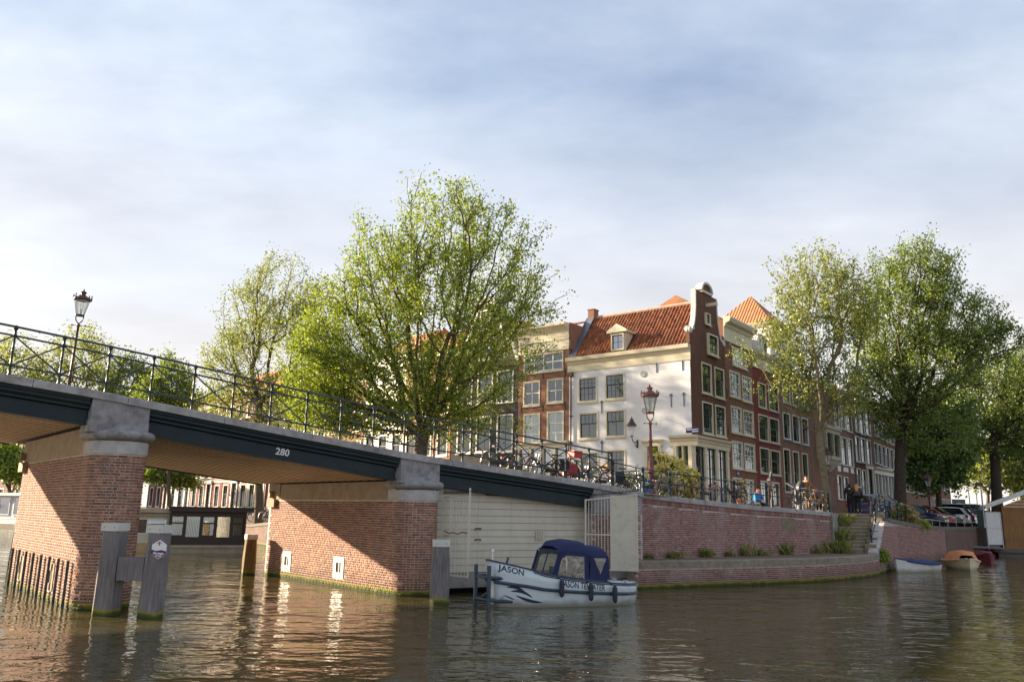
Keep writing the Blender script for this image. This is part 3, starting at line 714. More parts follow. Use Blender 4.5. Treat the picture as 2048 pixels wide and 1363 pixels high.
M_EDGE = plain('stone_edging',(.62,.60,.54),.7,.12,5,(20,.3,.01))
M_ZINC = plain('zinc_flashing', (.20,.22,.26), .45, .2, 3, metal=.5, dirt=((.35,.36,.4),2,.4))
M_IRON = plain('wall_iron', (.02,.02,.022), .6, .2, 8)
M_LEADG = plain('roof_slate', (.07,.07,.08), .7, .3, 4)
M_DOOR = plain('door_paint', (.012,.02,.02), .3, .15, 3)
def glass(name, tint, gloss, dark=(.012,.014,.015)):
    m, t, b, o = new_mat(name); t.nodes.remove(b)
    gl = nn(t, 'ShaderNodeBsdfGlossy'); gl.inputs['Roughness'].default_value = .015; gl.inputs['Color'].default_value = (.9,.95,1,1)
    d = nn(t, 'ShaderNodeBsdfTransparent') if tint else nn(t, 'ShaderNodeBsdfDiffuse')
    d.inputs['Color'].default_value = ((.82,.86,.84,1) if tint else dark+(1,))
    fr = nn(t, 'ShaderNodeFresnel'); fr.inputs['IOR'].default_value = 1.5
    f = mathn(t, 'ADD', mathn(t, 'MULTIPLY', fr.outputs[0], .75), gloss)
    mx = nn(t, 'ShaderNodeMixShader'); t.links.new(f, mx.inputs[0]); t.links.new(d.outputs[0], mx.inputs[1]); t.links.new(gl.outputs[0], mx.inputs[2]); t.links.new(mx.outputs[0], o.inputs[0])
    bp = nn(t, 'ShaderNodeBump'); bp.inputs['Strength'].default_value = .12; bp.inputs['Distance'].default_value = .02
    t.links.new(noise(t, 2.2, 2, coord='Object'), bp.inputs['Height']); t.links.new(bp.outputs[0], gl.inputs['Normal'])
    return m
M_GLASS = glass('window_glass', False, .34); M_GLASSK = glass('dark_window_glass', False, .12); M_GLASSC = glass('clear_glass', True, .12)
M_CURT = plain('curtain_cloth', (.62,.6,.54), .9, .12, 2)
M_ROOM = plain('room_dark', (.03,.027,.024), .9, .2)
M_TILE = piece_mat('roof_tile', [(0,(.17,.055,.028)),(.3,(.28,.09,.04)),(.6,(.37,.125,.05)),(.85,(.24,.085,.045)),(1,(.44,.18,.085))], rough=.75, bumpk=(25,.3,.01), stain=((.10,.06,.035),.5))
def tile_tex(name, c1, c2):
    m, t, b, o = new_mat(name)
    f = noise(t, 1.1, 6, .65); c = ramp(t, f, [(.3,c1),(.7,c2)])
    g = nn(t,'ShaderNodeTexCoord'); wv = nn(t,'ShaderNodeTexWave'); wv.inputs['Scale'].default_value = 1.15; wv.bands_direction = 'X'
    t.links.new(g.outputs['UV'], wv.inputs['Vector'])
    wv2 = nn(t,'ShaderNodeTexWave'); wv2.inputs['Scale'].default_value = .9; wv2.bands_direction = 'Y'; wv2.wave_profile = 'SAW'
    t.links.new(g.outputs['UV'], wv2.inputs['Vector'])
    c = mix(t, .5, c, ramp(t, wv.outputs['Fac'], [(0,(.45,.45,.45)),(1,(1.2,1.2,1.2))]), 'MULTIPLY')
    t.links.new(c, b.inputs['Base Color']); b.inputs['Roughness'].default_value = .8
    bump(t, b, mathn(t,'ADD',wv.outputs['Fac'],mathn(t,'MULTIPLY',wv2.outputs['Fac'],.6)), 1, .05); return m
# ------------------------------------------------------------------ window prototypes (local: x right, -y outwards, z up, origin bottom left)
_wp = {}
def frame_mb(mb, w, h, t, y0, y1):
    mb.box(0,w,y0,y1,0,t); mb.box(0,w,y0,y1,h-t,h); mb.box(0,t,y0,y1,t,h-t); mb.box(w-t,w,y0,y1,t,h-t)
def win_proto(w, h, st):
    k = (round(w,2), round(h,2), st.get('k'))
    if k in _wp: return _wp[k]
    c = st.get('case', .09); r = {}
    mb = MB(); frame_mb(mb, w, h, c, -.035, .13); r['window'] = mb.mesh('window', st.get('cm', M_CASE))
    if st.get('sill', 1):
        mb = MB(); mb.box(-.05,w+.05,-.10,.02,-.085,-.002); r['sill'] = mb.mesh('sill', st.get('sm', st.get('cm', M_CASE)))
    iw, ih = w-2*c, h-2*c; sm = st.get('sash', M_SASHD); sf = st.get('sf', .045); gb = st.get('gb', .022)
    split = st.get('split', .5); cols = st.get('cols', 2); ru, rl = st.get('ru', 1), st.get('rl', 2)
    mb = MB(); panes = []
    def sash(z0, z1, y, rows, cols):
        mb.box(c,c+iw,y,y+.035,z0,z0+sf); mb.box(c,c+iw,y,y+.035,z1-sf,z1); mb.box(c,c+sf,y,y+.035,z0+sf,z1-sf); mb.box(c+iw-sf,c+iw,y,y+.035,z0+sf,z1-sf)
        X = [c+sf+(iw-2*sf)*i/cols for i in range(cols+1)]; Z = [z0+sf+(z1-z0-2*sf)*i/rows for i in range(rows+1)]
        for x in X[1:-1]: mb.box(x-gb/2,x+gb/2,y+.004,y+.03,z0+sf,z1-sf)
        for z in Z[1:-1]:
            for xa, xb in zip(X, X[1:]): mb.box(xa+gb/2,xb-gb/2,y+.006,y+.028,z-gb/2,z+gb/2)
        for xa, xb in zip(X, X[1:]):
            for za, zb in zip(Z, Z[1:]): panes.append((xa,xb,za,zb,y+.018))
    zm = c+ih*(1-split)
    if split > 0:
        sash(c, zm+sf*.4, .065, rl, cols); sash(zm-sf*.2, c+ih, .025, ru, st.get('colsu', cols))
    else: sash(c, c+ih, .05, rl, cols)
    r['sash'] = mb.mesh('sash', sm)
    gm = M_GLASSC if st.get('curtain') else st.get('gm', M_GLASS)
    if st.get('each'):
        pm_ = []
        for (xa,xb,za,zb,y) in panes:
            q = MB(); q.box(0,xb-xa,0,.004,0,zb-za); kk = ('pane', round(xb-xa,3), round(zb-za,3), gm.name)
            if kk not in _wp: _wp[kk] = q.mesh('pane', gm)
            tilt = (random.uniform(-.006,.006), 0, random.uniform(-.006,.006))
            pm_.append((_wp[kk], (xa,y,za), tilt))
        r['panes'] = pm_
    else:
        q = MB(); q.box(0,iw,0,.004,0,ih); r['panes'] = [(q.mesh('pane', gm), (c,.088 if split > 0 else .075,c), (random.uniform(-.004,.004),0,random.uniform(-.004,.004)))]
    if st.get('curtain'):
        q = MB(); n = 26; vs = []
        ck = st['curtain']; z_lo = c if ck != 'half' else c+ih*.5
        for i in range(n+1):
            x = c+iw*i/n; y = .14+.015*math.sin(i*1.9)+.008*math.sin(i*5.1)
            vs += [(x,y,z_lo),(x,y,h-c)]
        if ck == 'open':                                 # two drawn-back curtains
            fs = [(2*i,2*i+2,2*i+3,2*i+1) for i in range(n) if i < 8 or i >= n-8]
        else: fs = [(2*i,2*i+2,2*i+3,2*i+1) for i in range(n)]
        r['curtain'] = q.add(vs, fs).mesh('curtain', M_CURT, True, fix=False)
        q = MB(); q.box(c,w-c,.30,.31,c,h-c); q.box(c,w-c,.14,.30,c-.01,c); q.box(c-.01,c,.12,.31,c,h-c); q.box(w-c,w-c+.01,.12,.31,c,h-c); q.box(c,w-c,.14,.30,h-c,h-c+.01); r['room'] = q.mesh('room', M_ROOM)
    _wp[k] = r; return r
def put_window(parent, frame, u, z, w, h, st, name='window'):
    O_, rot = frame; r = win_proto(w, h, st)
    co, si = math.cos(rot), math.sin(rot)
    o = obj(name, r['window'], parent, (O_[0]+co*u, O_[1]+si*u, z), rot)
    for k in ('sill','sash','curtain','room'):
        if k in r: obj('back_wall' if k == 'room' else k, r[k], o)
    for me, loc, tl in r['panes']: obj('pane', me, o, loc, tl)
    return o
def wall_face(mb, frame, W, z0, z1, ops, depth=.16, mi=0):
    O_, rot = frame; co, si = math.cos(rot), math.sin(rot)
    def P(u, d, z): return (O_[0]+co*u-si*d, O_[1]+si*u+co*d, z)     # d > 0 into the house
    us = sorted(set([0,W]+[v for o in ops for v in (o[0],o[0]+o[2])])); zs = sorted(set([z0,z1]+[v for o in ops for v in (o[1],o[1]+o[3])]))
    us = [u for u in us if 0 <= u <= W]; zs = [z for z in zs if z0 <= z <= z1]
    for ua, ub in zip(us, us[1:]):
        run = None
        for za, zb in zip(zs, zs[1:]):
            inside = any(o[0]-1e-4 < (ua+ub)/2 < o[0]+o[2] and o[1] < (za+zb)/2 < o[1]+o[3] for o in ops)
            if not inside: mb.add([P(ua,0,za),P(ub,0,za),P(ub,0,zb),P(ua,0,zb)], [(0,1,2,3)], mi)
    for (u,z,w,h) in ops:
        for a, b in (((u,z),(u+w,z)),((u+w,z),(u+w,z+h)),((u+w,z+h),(u,z+h)),((u,z+h),(u,z))):
            mb.add([P(a[0],0,a[1]),P(b[0],0,b[1]),P(b[0],depth,b[1]),P(a[0],depth,a[1])], [(0,1,2,3)], mi)
class House:
    def __init__(s, name, label, O, az, W, D, group=None, cat='house'):
        s.O = Vector(O); s.az = az; s.W, s.D = W, D; s.root = thing(name, label, cat, O, rotz_of(az), group)
        s.x = azv(az); s.y = azv(az-90); s.ops = {'front': [], 'left': [], 'right': []}
        s.fr = {'front': ((0,0),0.0), 'left': ((0,D),-PI/2), 'right': ((W,0),PI/2)}
    def loc(s, p): q = p-s.O; return q.dot(s.x), q.dot(s.y), q.z
    def px(s, face, x, y):
        if face == 'front': p = ppl(x, y, s.O, s.y); l = s.loc(p); return l[0], l[2]
        if face == 'left': p = ppl(x, y, s.O, s.x); l = s.loc(p); return s.D-l[1], l[2]
    def rect(s, face, x0, x1, y0, y1):
        ym, xm = (y0+y1)/2, (x0+x1)/2
        u0 = s.px(face,x0,ym)[0]; u1 = s.px(face,x1,ym)[0]; zt_ = s.px(face,xm,y0)[1]; zb_ = s.px(face,xm,y1)[1]
        return u0, zb_, u1-u0, zt_-zb_
    def win(s, face, x0, x1, y0, y1, st, name='window', snap=None):
        r = s.rect(face,x0,x1,y0,y1) if snap is None else snap
        return s.winm(face, *r, st, name)
    def winm(s, face, u, z, w, h, st, name='window'):
        w, h = round(w,2), round(h,2)
        s.ops[face].append((u+.015,z+.015,w-.03,h-.03)); return put_window(s.root, s.fr[face], u, z, w, h, st, name)
    def walls(s, H, mats, z0=-1.5, hs=None):
        hs = hs or {}
        for i, f in enumerate(('front','left','right')):
            mb = MB(); L = s.W if f == 'front' else s.D
            wall_face(mb, s.fr[f], L, z0, hs.get(f,H), s.ops[f]); mb.build('wall', mats.get(f, mats['front']), s.root)
        mb = MB(); mb.add([(0,s.D,z0),(s.W,s.D,z0),(s.W,s.D,hs.get('back',H)),(0,s.D,hs.get('back',H))], [(1,0,3,2)]); mb.build('wall', mats['front'], s.root)
        # dark box added behind the openings keeps daylight out
        mb = MB(); mb.box(.32,s.W-.32,.32,s.D-.32,z0,H-.05); mb.build('interior', M_ROOM, s.root)
    def band(s, name, face, u0, u1, prof, mat):          # profile of (outwards, z) drawn along a face
        O_, rot = s.fr[face]; co, si = math.cos(rot), math.sin(rot); mb = MB()
        def P(u, d, z): return (O_[0]+co*u+si*d, O_[1]+si*u-co*d, z)
        mb.loft([[P(u,d,z) for d, z in prof] for u in (u0,u1)]); return mb.build(name, mat, s.root)
    def boxf(s, name, face, u0, u1, d0, d1, z0, z1, mat, parent=None):
        O_, rot = s.fr[face]; co, si = math.cos(rot), math.sin(rot); mb = MB()
        def P(u, d, z): return (O_[0]+co*u+si*d, O_[1]+si*u-co*d, z)
        mb.add([P(u,d,z) for z in (z0,z1) for (u,d) in ((u0,d1),(u1,d1),(u1,d0),(u0,d0))], [(0,3,2,1),(4,5,6,7),(0,1,5,4),(1,2,6,5),(2,3,7,6),(3,0,4,7)]); return mb.build(name, mat, parent or s.root)
    def anchors(s, face, pts):
        for (u, z) in pts: s.boxf('wall_anchor', face, u-.02, u+.02, .0, .03, z-.28, z+.28, M_IRON)
    def roof_quad(s, name, pts, mat, thick=.08):
        mb = MB(); n = len(pts); P = [Vector(p) for p in pts]; nr = (P[1]-P[0]).cross(P[-1]-P[0]).normalized()
        mb.add(P+[p-nr*thick for p in P], [tuple(range(n)), tuple(range(2*n-1,n-1,-1))]+[(i,(i+1)%n,(i+1)%n+n,i+n) for i in range(n)])
        o = mb.build(name, mat, s.root); me = o.data; uv = me.uv_layers.new(name='UVMap'); e1 = (P[1]-P[0]).normalized(); e2 = nr.cross(e1)
        for lp in me.loops:
            c = me.vertices[lp.vertex_index].co-P[0]; uv.data[lp.index].uv = (c.dot(e1), c.dot(e2))
        return o
CORN = [(0,0),(.06,.02),(.06,.14),(.14,.20),(.16,.32),(.26,.36),(.30,.46),(0,.5)]
def cornice_prof(z, k=1.0, dk=1.0): return [(d*dk, z+h*k) for d, h in CORN]
ST_BIG = dict(k='bigdark', gm=M_GLASSK, case=.11, cols=4, ru=2, rl=2, colsu=4, split=.42, each=1, sm=M_CASE)
ST_BIGB = dict(k='bigdarkb', gm=M_GLASSK, case=.11, cols=2, ru=1, rl=1, colsu=4, split=.42, each=1, curtain=None)
ST_D2 = dict(k='d2', case=.10, cols=2, ru=1, rl=2, split=.40, curtain='full')
ST_W3 = dict(k='w3', case=.09, cols=3, ru=2, rl=2, split=.45, sash=M_CASEW, curtain='open', gb=.03)
ST_W2 = dict(k='w2', case=.09, cols=2, ru=1, rl=2, split=.36, sash=M_CASEW, each=1, curtain='full', gb=.04)
ST_W2B = dict(k='w2b', gm=M_GLASSK, case=.09, cols=2, ru=1, rl=1, split=.5, sash=M_CASEW, each=1, gb=.04)
ST_R = dict(k='r', case=.08, cols=2, ru=1, rl=2, split=.45, sm=M_GREYST)
ST_N = dict(k='n', case=.08, cols=2, ru=1, rl=1, split=.42, cm=M_CASEW, sm=M_GREYST)
ST_T = dict(k='t', case=.07, cols=2, ru=1, rl=2, split=.35, cm=M_CASEW, sm=M_GREYST)
ST_S = dict(k='s', case=.06, cols=2, ru=1, rl=2, split=.0)
def hp(x, y): return ppl(x, y, CORNER, azv(-51.5))        # point on the right-hand row's front plane
def row_t(x, y=930): return (hp(x,y)-CORNER).dot(ROW_R)
def row_tl(x, y=830): return (ppl(x,y,CORNER,azv(38.5))-CORNER).dot(ROW_L)
# ------------------------------------------------------------------ corner house: white side, brown bell-gable front
CW = row_t(1457); CD = row_tl(1138, 800)
ch = House('corner_house', 'corner house with white rendered side, orange tile roof and brown bell gable', (CORNER.x,CORNER.y,3.1), 38.5, CW, CD)
EV = ch.px('left', 1391, 690)[1]                          # eaves
rdg = ch.px('front', 1424, 607)[1]
for r in ((1156.4,1194.8,753.3,803.7),(1209.8,1250,746,798)): ch.win('left', *r, ST_BIG)
for r in ((1157.9,1196.6,824,877.5),(1211,1251.2,818.7,873.3)): ch.win('left', *r, ST_BIGB)
for r in ((1159,1198,903,950),(1212.4,1251.5,898,947)): ch.win('left', *r, ST_BIGB)
for r in ((1403,1423,726.4,787),(1429,1448.3,736,795.4),(1404.6,1426,804,867.5),(1430.7,1451,811,872.7)): ch.win('front', *r, ST_D2)
# side door
u0, z0, w0, h0 = ch.rect('left', 1296, 1318, 892, 1000); ud = u0
ch.ops['left'].append((u0, -.1, w0, h0+z0+.1))
dr = ch.boxf('door', 'left', u0, u0+w0, -.14, -.10, -.1, z0+h0-.55, M_DOOR)
ch.boxf('door_panel', 'left', u0+.12, u0+w0-.12, -.10, -.085, .25, 1.0, M_DOOR, dr); ch.boxf('door_panel', 'left', u0+.12, u0+w0-.12, -.10, -.085, 1.15, z0+h0-.75, M_DOOR, dr)
ch.boxf('transom_window', 'left', u0+.04, u0+w0-.04, -.12, -.10, z0+h0-.50, z0+h0-.04, M_GLASS)
for a, b in ((u0-.2,u0),(u0+w0,u0+w0+.2)): ch.boxf('door_pilaster', 'left', a, b, -.05, .09, -.2, z0+h0, M_CASE)
ch.boxf('transom_bar', 'left', u0, u0+w0, -.13, .02, z0+h0-.56, z0+h0-.50, M_CASE)
ch.band('door_cornice', 'left', u0-.32, u0+w0+.32, [(0,z0+h0),(.10,z0+h0),(.10,z0+h0+.22),(.2,z0+h0+.28),(.24,z0+h0+.4),(0,z0+h0+.42)], M_CASE)
# shop front round the corner
zs0 = ch.px('front', 1400, 893)[1]; zs1 = ch.px('left', 1390, 872)[1]
us0 = ch.px('left', 1347, 930)[0]
ch.ops['left'].append((us0+.25, .55, CD-us0-.25-.28, zs0-.55)); ch.ops['front'].append((.28, .35, CW-.56, zs0-.35))
prof = lambda: [(.0,zs0),(.10,zs0),(.10,zs0+.24),(.16,zs0+.3),(.18,zs0+.42),(.34,zs0+.48),(.38,zs0+.62),(.0,zs0+.66)]
ch.band('shop_cornice', 'left', us0-.15, CD+.37, prof(), M_CASE); ch.band('shop_cornice', 'front', .002, CW+.12, [(d,z+.003) for d,z in prof()], M_CASE)
ch.boxf('shop_window', 'left', us0+.25, CD-.28, -.13, -.11, .55, zs0, M_GLASS)
pw = ch.boxf('shop_window', 'front', .28, CW-.28, -.13, -.11, .35, zs0, M_GLASS)
for u in (us0+.12, (us0+CD)/2, CD-.14): ch.boxf('pilaster', 'left', u-(.12 if u != (us0+CD)/2 else .03), u+(.12 if u != (us0+CD)/2 else .03), -.12, .07, -.3, zs0, M_CASE)
for k in range(4):
    u = .14+k*(CW-.28)/3; ch.boxf('pilaster', 'front', u-.15, u+.15, -.12, .07, -.3, zs0, M_CASE); ch.boxf('pilaster_cap', 'front', u-.18, u+.18, .0, .10, zs0-.5, zs0-.42, M_CASE)
for k in range(3):
    ua = .14+k*(CW-.28)/3+.16; ub = ua+(CW-.28)/3-.32; mb_ = [ua+(ub-ua)*f for f in (0,.5,1)]
    for u in mb_: ch.boxf('glazing_bar', 'front', u-.025, u+.025, -.10, -.06, .35, zs0, M_SASHD)
    for zz in (.36, 1.25, zs0*.66, zs0-.06): ch.boxf('glazing_bar', 'front', ua, ub, -.10, -.065, zz-.02, zz+.02, M_SASHD)
ch.boxf('glazing_bar', 'left', us0+.25, CD-.28, -.10, -.06, zs0*.66-.025, zs0*.66+.025, M_SASHD)
ch.boxf('stall_riser', 'left', us0, CD, .0, .06, -.5, .55, M_CASE); ch.boxf('stall_riser', 'front', 0, CW, .0, .06, -.5, .35, M_CASE)
ch.walls(EV, {'front': HB_DBROWN, 'left': M_WRENDER, 'right': HB_DBROWN})
# gable: bell shape built from outline (u, z)
hw = CW/2
gz0, gz1 = EV, rdg+.70
def bell(off=0):
    L = [(.02,gz0),(.02,gz0+1.0),(.22,gz0+1.02),(.42,gz0+1.15),(.68,gz0+1.5),(.88,gz0+2.1),(.98,gz0+2.8),(1.02,gz1-.25)]
    return L+[(CW-x,z) for x,z in L[::-1]]
mb = MB(); mb.prism(bell(), -.001, .26); mb.build('gable', HB_DBROWN, ch.root)
for sgn in (0,1):                                         # white stone edging of the bell
    L = bell()[:8]; mb = MB(); f = (lambda x: x) if not sgn else (lambda x: CW-x)
    for (a, b) in zip(L[1:], L[2:]): mb.bar((f(a[0])-(.0),.12,a[1]), (f(b[0]),.12,b[1]), .32, .12)
    mb.lathe([(.0,-.05),(.2,-.03),(.22,.1),(.14,.3),(.0,.34)], 10, (f(.10),.12,gz0+.98)); mb.tube([(f(.1),-.06,gz0+1.05),(f(.1),.28,gz0+1.05)], .2, 12)
    mb.tube([(f(.55),-.05,gz0+1.28),(f(.55),.27,gz0+1.28)], .13, 10)
    mb.build('gable_edging', M_EDGE, ch.root)
mb = MB(); mb.box(hw-1.15+.42,hw+1.15-.42,-.12,.32,gz1-.27,gz1-.12)
n = 14; arc_o = [(hw+.86*math.cos(PI*i/n), gz1-.12+.62*math.sin(PI*i/n)) for i in range(n+1)]; arc_i = [(hw+.70*math.cos(PI*i/n), gz1-.1+.46*math.sin(PI*i/n)) for i in range(n+1)]
for i in range(n): mb.prism([arc_o[i],arc_o[i+1],arc_i[i+1],arc_i[i]], -.14, .32)
mb.build('gable_pediment', M_EDGE, ch.root)
mb = MB(); mb.prism(arc_i, -.02, .2); mb.build('pediment_panel', HB_DBROWN, ch.root)
mb = MB(); zb_ = ch.px('front',1425,617)[1]; mb.box(hw-.09,hw+.09,-.75,.2,zb_-.1,zb_+.12); mb.build('hoist_beam', M_CASE, ch.root)
r = ch.rect('front',1416,1424.5,630.5,652.5); mb = MB()
wo = put_window(ch.root, ((0,-.11),0), hw-r[2]/2, r[1], r[2], r[3], dict(k='gab', case=.07, cols=1, ru=1, rl=1, split=0))
r = ch.rect('front',1413.5,1432.8,670,711); put_window(ch.root, ((0,-.12),0), r[0], r[1], r[2], r[3], dict(ST_D2, k='d2g', curtain=None))
# roof of pantiles (left slope), simple right slope
def tile_mesh():
    mb = MB(); w_, l_ = .262, .36; X = np.linspace(0, w_, 7); prof = [.045*math.sin(2*PI*(x/w_))*(1 if x < w_*.5 else .55)+.02 for x in X]
    vs = [(x,0,z+.018) for x, z in zip(X, prof)]+[(x,l_,z) for x, z in zip(X, prof)]+[(x,0,z-.012) for x, z in zip(X, prof)]
    return mb.add(vs, [(i,i+1,i+8,i+7) for i in range(6)]+[(i+14,i+15,i+1,i) for i in range(6)])
TM = tile_mesh(); TME = TM.mesh('roof_tile', M_TILE, True, fix=False); TV = np.array(TM.v)
e0 = Vector((-.10, 0, EV+.12)); r0_ = Vector((hw, 0, rdg-.05)); sl = (r0_-e0); slen = sl.length; sl.normalize()
ny_, nr_ = int((CD-.35)/.245), int(slen/.30)
nrm = Vector((0,-1,0)).cross(sl) * -1
if nrm.z < 0: nrm = -nrm
xa = Vector((0,-1,0))
# tile frame: local x along the eaves (towards the front), local y up the slope, z = normal
Rt = Matrix((xa, sl, xa.cross(sl))).transposed()
if (xa.cross(sl)).z < 0: xa = Vector((0,1,0)); Rt = Matrix((xa, sl, xa.cross(sl))).transposed()
dormer_y = CD-ch.px('left', 1237, 700)[0]
tiles = []
for j in range(nr_):
    for i in range(ny_):
        yy = CD-.25-(i+.5)*.245+.12 if xa.y < 0 else .25+i*.245
        p = e0+sl*(j*.30)+Vector((0, yy-0, 0))
        if abs((yy-(.12 if xa.y < 0 else -.12))-dormer_y) < .75 and j*.30*sl.z < 1.55: continue
        tiles.append(p)
rg = random.Random(5)
tiles.sort(key=lambda p: -(p.z*.2) + p.y*.05)
Vt = []; Ft = []; nvt = 0
for i, p in enumerate(tiles):
    jit = Matrix.Rotation(rg.gauss(0,.012), 3, 'Z') @ Matrix.Rotation(rg.gauss(0,.012), 3, 'Y')
    Rm = Rt @ jit; pp = p+Rt.col[2]*rg.uniform(0,.012)
    if i < 300:
        o = obj('roof_tile', TME, ch.root); o.matrix_local = Matrix.Translation(pp) @ Rm.to_4x4()
    else:
        A_ = np.array(Rm); W_ = TV @ A_.T + np.array(pp); Vt.append(W_); Ft += [tuple(k+nvt for k in f) for f in TM.f]; nvt += len(TV)
if Vt: obj('roof_tiles', arr_mesh('roof_tiles', np.concatenate(Vt), np.array(Ft), M_TILE, True), ch.root, kind='stuff')
ch.roof_quad('roof_boards', [(-.08,.05,EV+.06),(hw,.05,rdg-.12),(hw,CD,rdg-.12),(-.08,CD,EV+.06)][::-1], plain('roof_underlay',(.10,.035,.02),.9,.2), .05)
ch.roof_quad('roof_slope', [(CW+.05,.05,EV+.06),(CW+.05,CD,EV+.06),(hw,CD,rdg-.1),(hw,.05,rdg-.1)], tile_tex('tile_sheet',(.25,.08,.03),(.42,.15,.06)))
mb = MB(); mb.tube([(hw,.1,rdg),(hw,CD-.2,rdg)], .13, 8); mb.build('ridge_tile', plain('ridge_mortar',(.5,.36,.27),.85,.25,4), ch.root)
mb = MB(); mb.prism([(0,EV),(hw,rdg+.1),(CW,EV)], CD-.25, CD-.02); mb.build('rear_gable', HB_BROWN, ch.root)
mb = MB(); mb.bar((-.1,CD-.22,EV+.15), (hw-.2,CD-.22,rdg+.02), .62, .08); mb.build('zinc_verge', M_ZINC, ch.root)
mb = MB(); mb.box(hw-.32,hw+.28,CD-.55,CD-.05,rdg-.6,rdg+.55); mb.box(hw-.36,hw+.32,CD-.59,CD-.01,rdg+.55,rdg+.62); mb.build('chimney', HB_WARM, ch.root)
# eaves: gutter, fascia
ch.band('eaves_cornice', 'left', -.1, CD+.05, [(0,EV-.85),(.05,EV-.85),(.05,EV-.40),(.14,EV-.30),(.16,EV-.18),(.34,EV-.12),(.38,EV+.10),(.30,EV+.13),(0,EV+.1)], M_CASE)
mb = MB(); mb.tube([(-.10,CD-.22,EV-.9),(-.10,CD-.22,-.3)], .05, 8); mb.box(-.24,-.02,CD-.36,CD-.08,EV-1.15,EV-.85)
for zz in (.6,2.2,4.0,5.8): mb.box(-.17,0,CD-.30,CD-.14,zz,zz+.08)
mb.build('drainpipe', plain('pipe_brown',(.09,.05,.035),.6,.2), ch.root)
# dormer
dz0 = EV+.15; mb = MB(); y0_, y1_ = dormer_y-.62, dormer_y+.62
mb.box(.0,1.4,y0_+.05,y1_-.05,dz0,dz0+1.35); mb.build('dormer', M_CASE, ch.root)
dm = put_window(ch.root, ((-.12,y1_-.14),-PI/2), 0, dz0+.12, 2*.62-.28, 1.1, dict(k='dorm', case=.08, cols=2, ru=1, rl=2, split=0, sill=0))
mb = MB(); mb.prism([(y0_-.16,dz0+1.3),(y1_+.16,dz0+1.3),(y1_+.1,dz0+1.45),(dormer_y,dz0+1.88),(y0_-.1,dz0+1.45)], -.25, .0, M=Matrix(((0,1,0,0),(1,0,0,0),(0,0,1,0),(0,0,0,1))))
mb.box(-.1,2.0,y0_-.12,y1_+.12,dz0+1.3,dz0+1.42); mb.build('dormer_hood', M_CASE, ch.root)
def anchor_arrow(u, z):
    mb = MB(); x0 = -.03; y = CD-u
    mb.box(-.04,0,y-.018,y+.018,z-.42,z+.32); mb.bar((-.03,y,z+.42),(-.03,y-.10,z+.26),.03,.03); mb.bar((-.03,y,z+.42),(-.03,y+.10,z+.26),.03,.03); mb.build('wall_anchor', M_IRON, ch.root)
for (x,y) in ((1313.5,732),(1365,727),(1342.5,800),(1368,798),(1203.6,813),(1204,894)): anchor_arrow(*ch.px('left',x,y))
for (x,y) in ((1286.5,748),(1289,821)):
    u,z = ch.px('left',x,y); mb = MB(); mb.tube([(-.05,CD-u,z),(0,CD-u,z)], .2, 14); mb.build('vent_rosette', plain('vent_grey',(.4,.4,.4),.7,.4,12), ch.root)
M_BLUE = plain('sign_blue', (.02,.035,.16), .4, .1)
u,z = ch.px('left',1386,860)
sg = ch.boxf('street_sign', 'left', u-.45, u+.45, 0, .03, z-.14, z+.14, M_BLUE)
for k_, (a_, b_, z_) in enumerate(((-.38,.36,.05),(-.05,.36,-.07))):
    ch.boxf('blurred_lettering', 'left', u+a_, u+b_, .031, .033, z+z_-.03, z+z_+.03, M_SIGNW, sg)
# ------------------------------------------------------------------ other houses of the right-hand row
TT = tile_tex('orange_tile_sheet', (.36,.13,.05), (.55,.24,.10))
def std_roof(h, H, ht, mat, inset=.3):
    W, D = h.W, h.D
    h.roof_quad('roof_slope', [(0.02,.25,H),(W-.02,.25,H),(W-.3,D*.45,H+ht),(.3,D*.45,H+ht)], mat)
    h.roof_quad('roof_slope', [(W-.02,D,H),(0.02,D,H),(.3,D*.45,H+ht),(W-.3,D*.45,H+ht)], mat)
    for a, b in ((.02,.3),(W-.02,W-.3)):
        mb = MB(); mb.add([(a,.25,H),(a,D,H),(b,D*.45,H+ht)], [(0,1,2)]); mb.build('roof_end', mat, h.root)
def right_house(name, label, x0, x1, ytop_px, base, D=8):
    t0_, t1_ = row_t(x0), row_t(x1); P0 = CORNER+ROW_R*(t0_+.02)
    h = House(name, label, (P0.x,P0.y,base), 38.5, t1_-t0_-.04, D); h.H = h.px('front', ytop_px[0], ytop_px[1])[1]; return h
h2 = right_house('canal_house', 'brown brick house with tall cream cornice and white twelve-pane windows', 1457, 1513.5, (1482,652), 3.05)
for r in ((1459,1480,743,794),(1484,1502.5,753,803),(1462,1483.5,813,865.7),(1486.5,1507,821,871),(1464,1485.6,882,936.5),(1488.8,1509.8,887.4,940.5)): h2.win('front', *r, ST_W3)
h2.win('front',1464.5,1492.7,698,734, dict(k='tri',case=.09,cols=6,ru=1,rl=2,split=0,sash=M_CASEW,curtain='full',gb=.05))
h2.win('front',1491,1507.6,958,1014, dict(k='gdoor',case=.09,cols=3,ru=2,rl=4,split=.3,sash=M_CASEW,curtain='full',gb=.035,sill=0)); h2.win('front',1465,1484,954.6,978, dict(k='gw',case=.09,cols=3,ru=1,rl=2,split=0,sash=M_CASEW,curtain='full',gb=.03))
h2.walls(h2.H-.1, {'front': HB_BROWN})
h2.band('cornice', 'front', -.03, h2.W+.03, [(0,h2.H-1.55),(.08,h2.H-1.55),(.08,h2.H-1.35),(.03,h2.H-1.3),(.03,h2.H-.62),(.12,h2.H-.52),(.16,h2.H-.38),(.42,h2.H-.28),(.52,h2.H-.05),(.5,h2.H+.06),(0,h2.H+.08)], M_CASE)
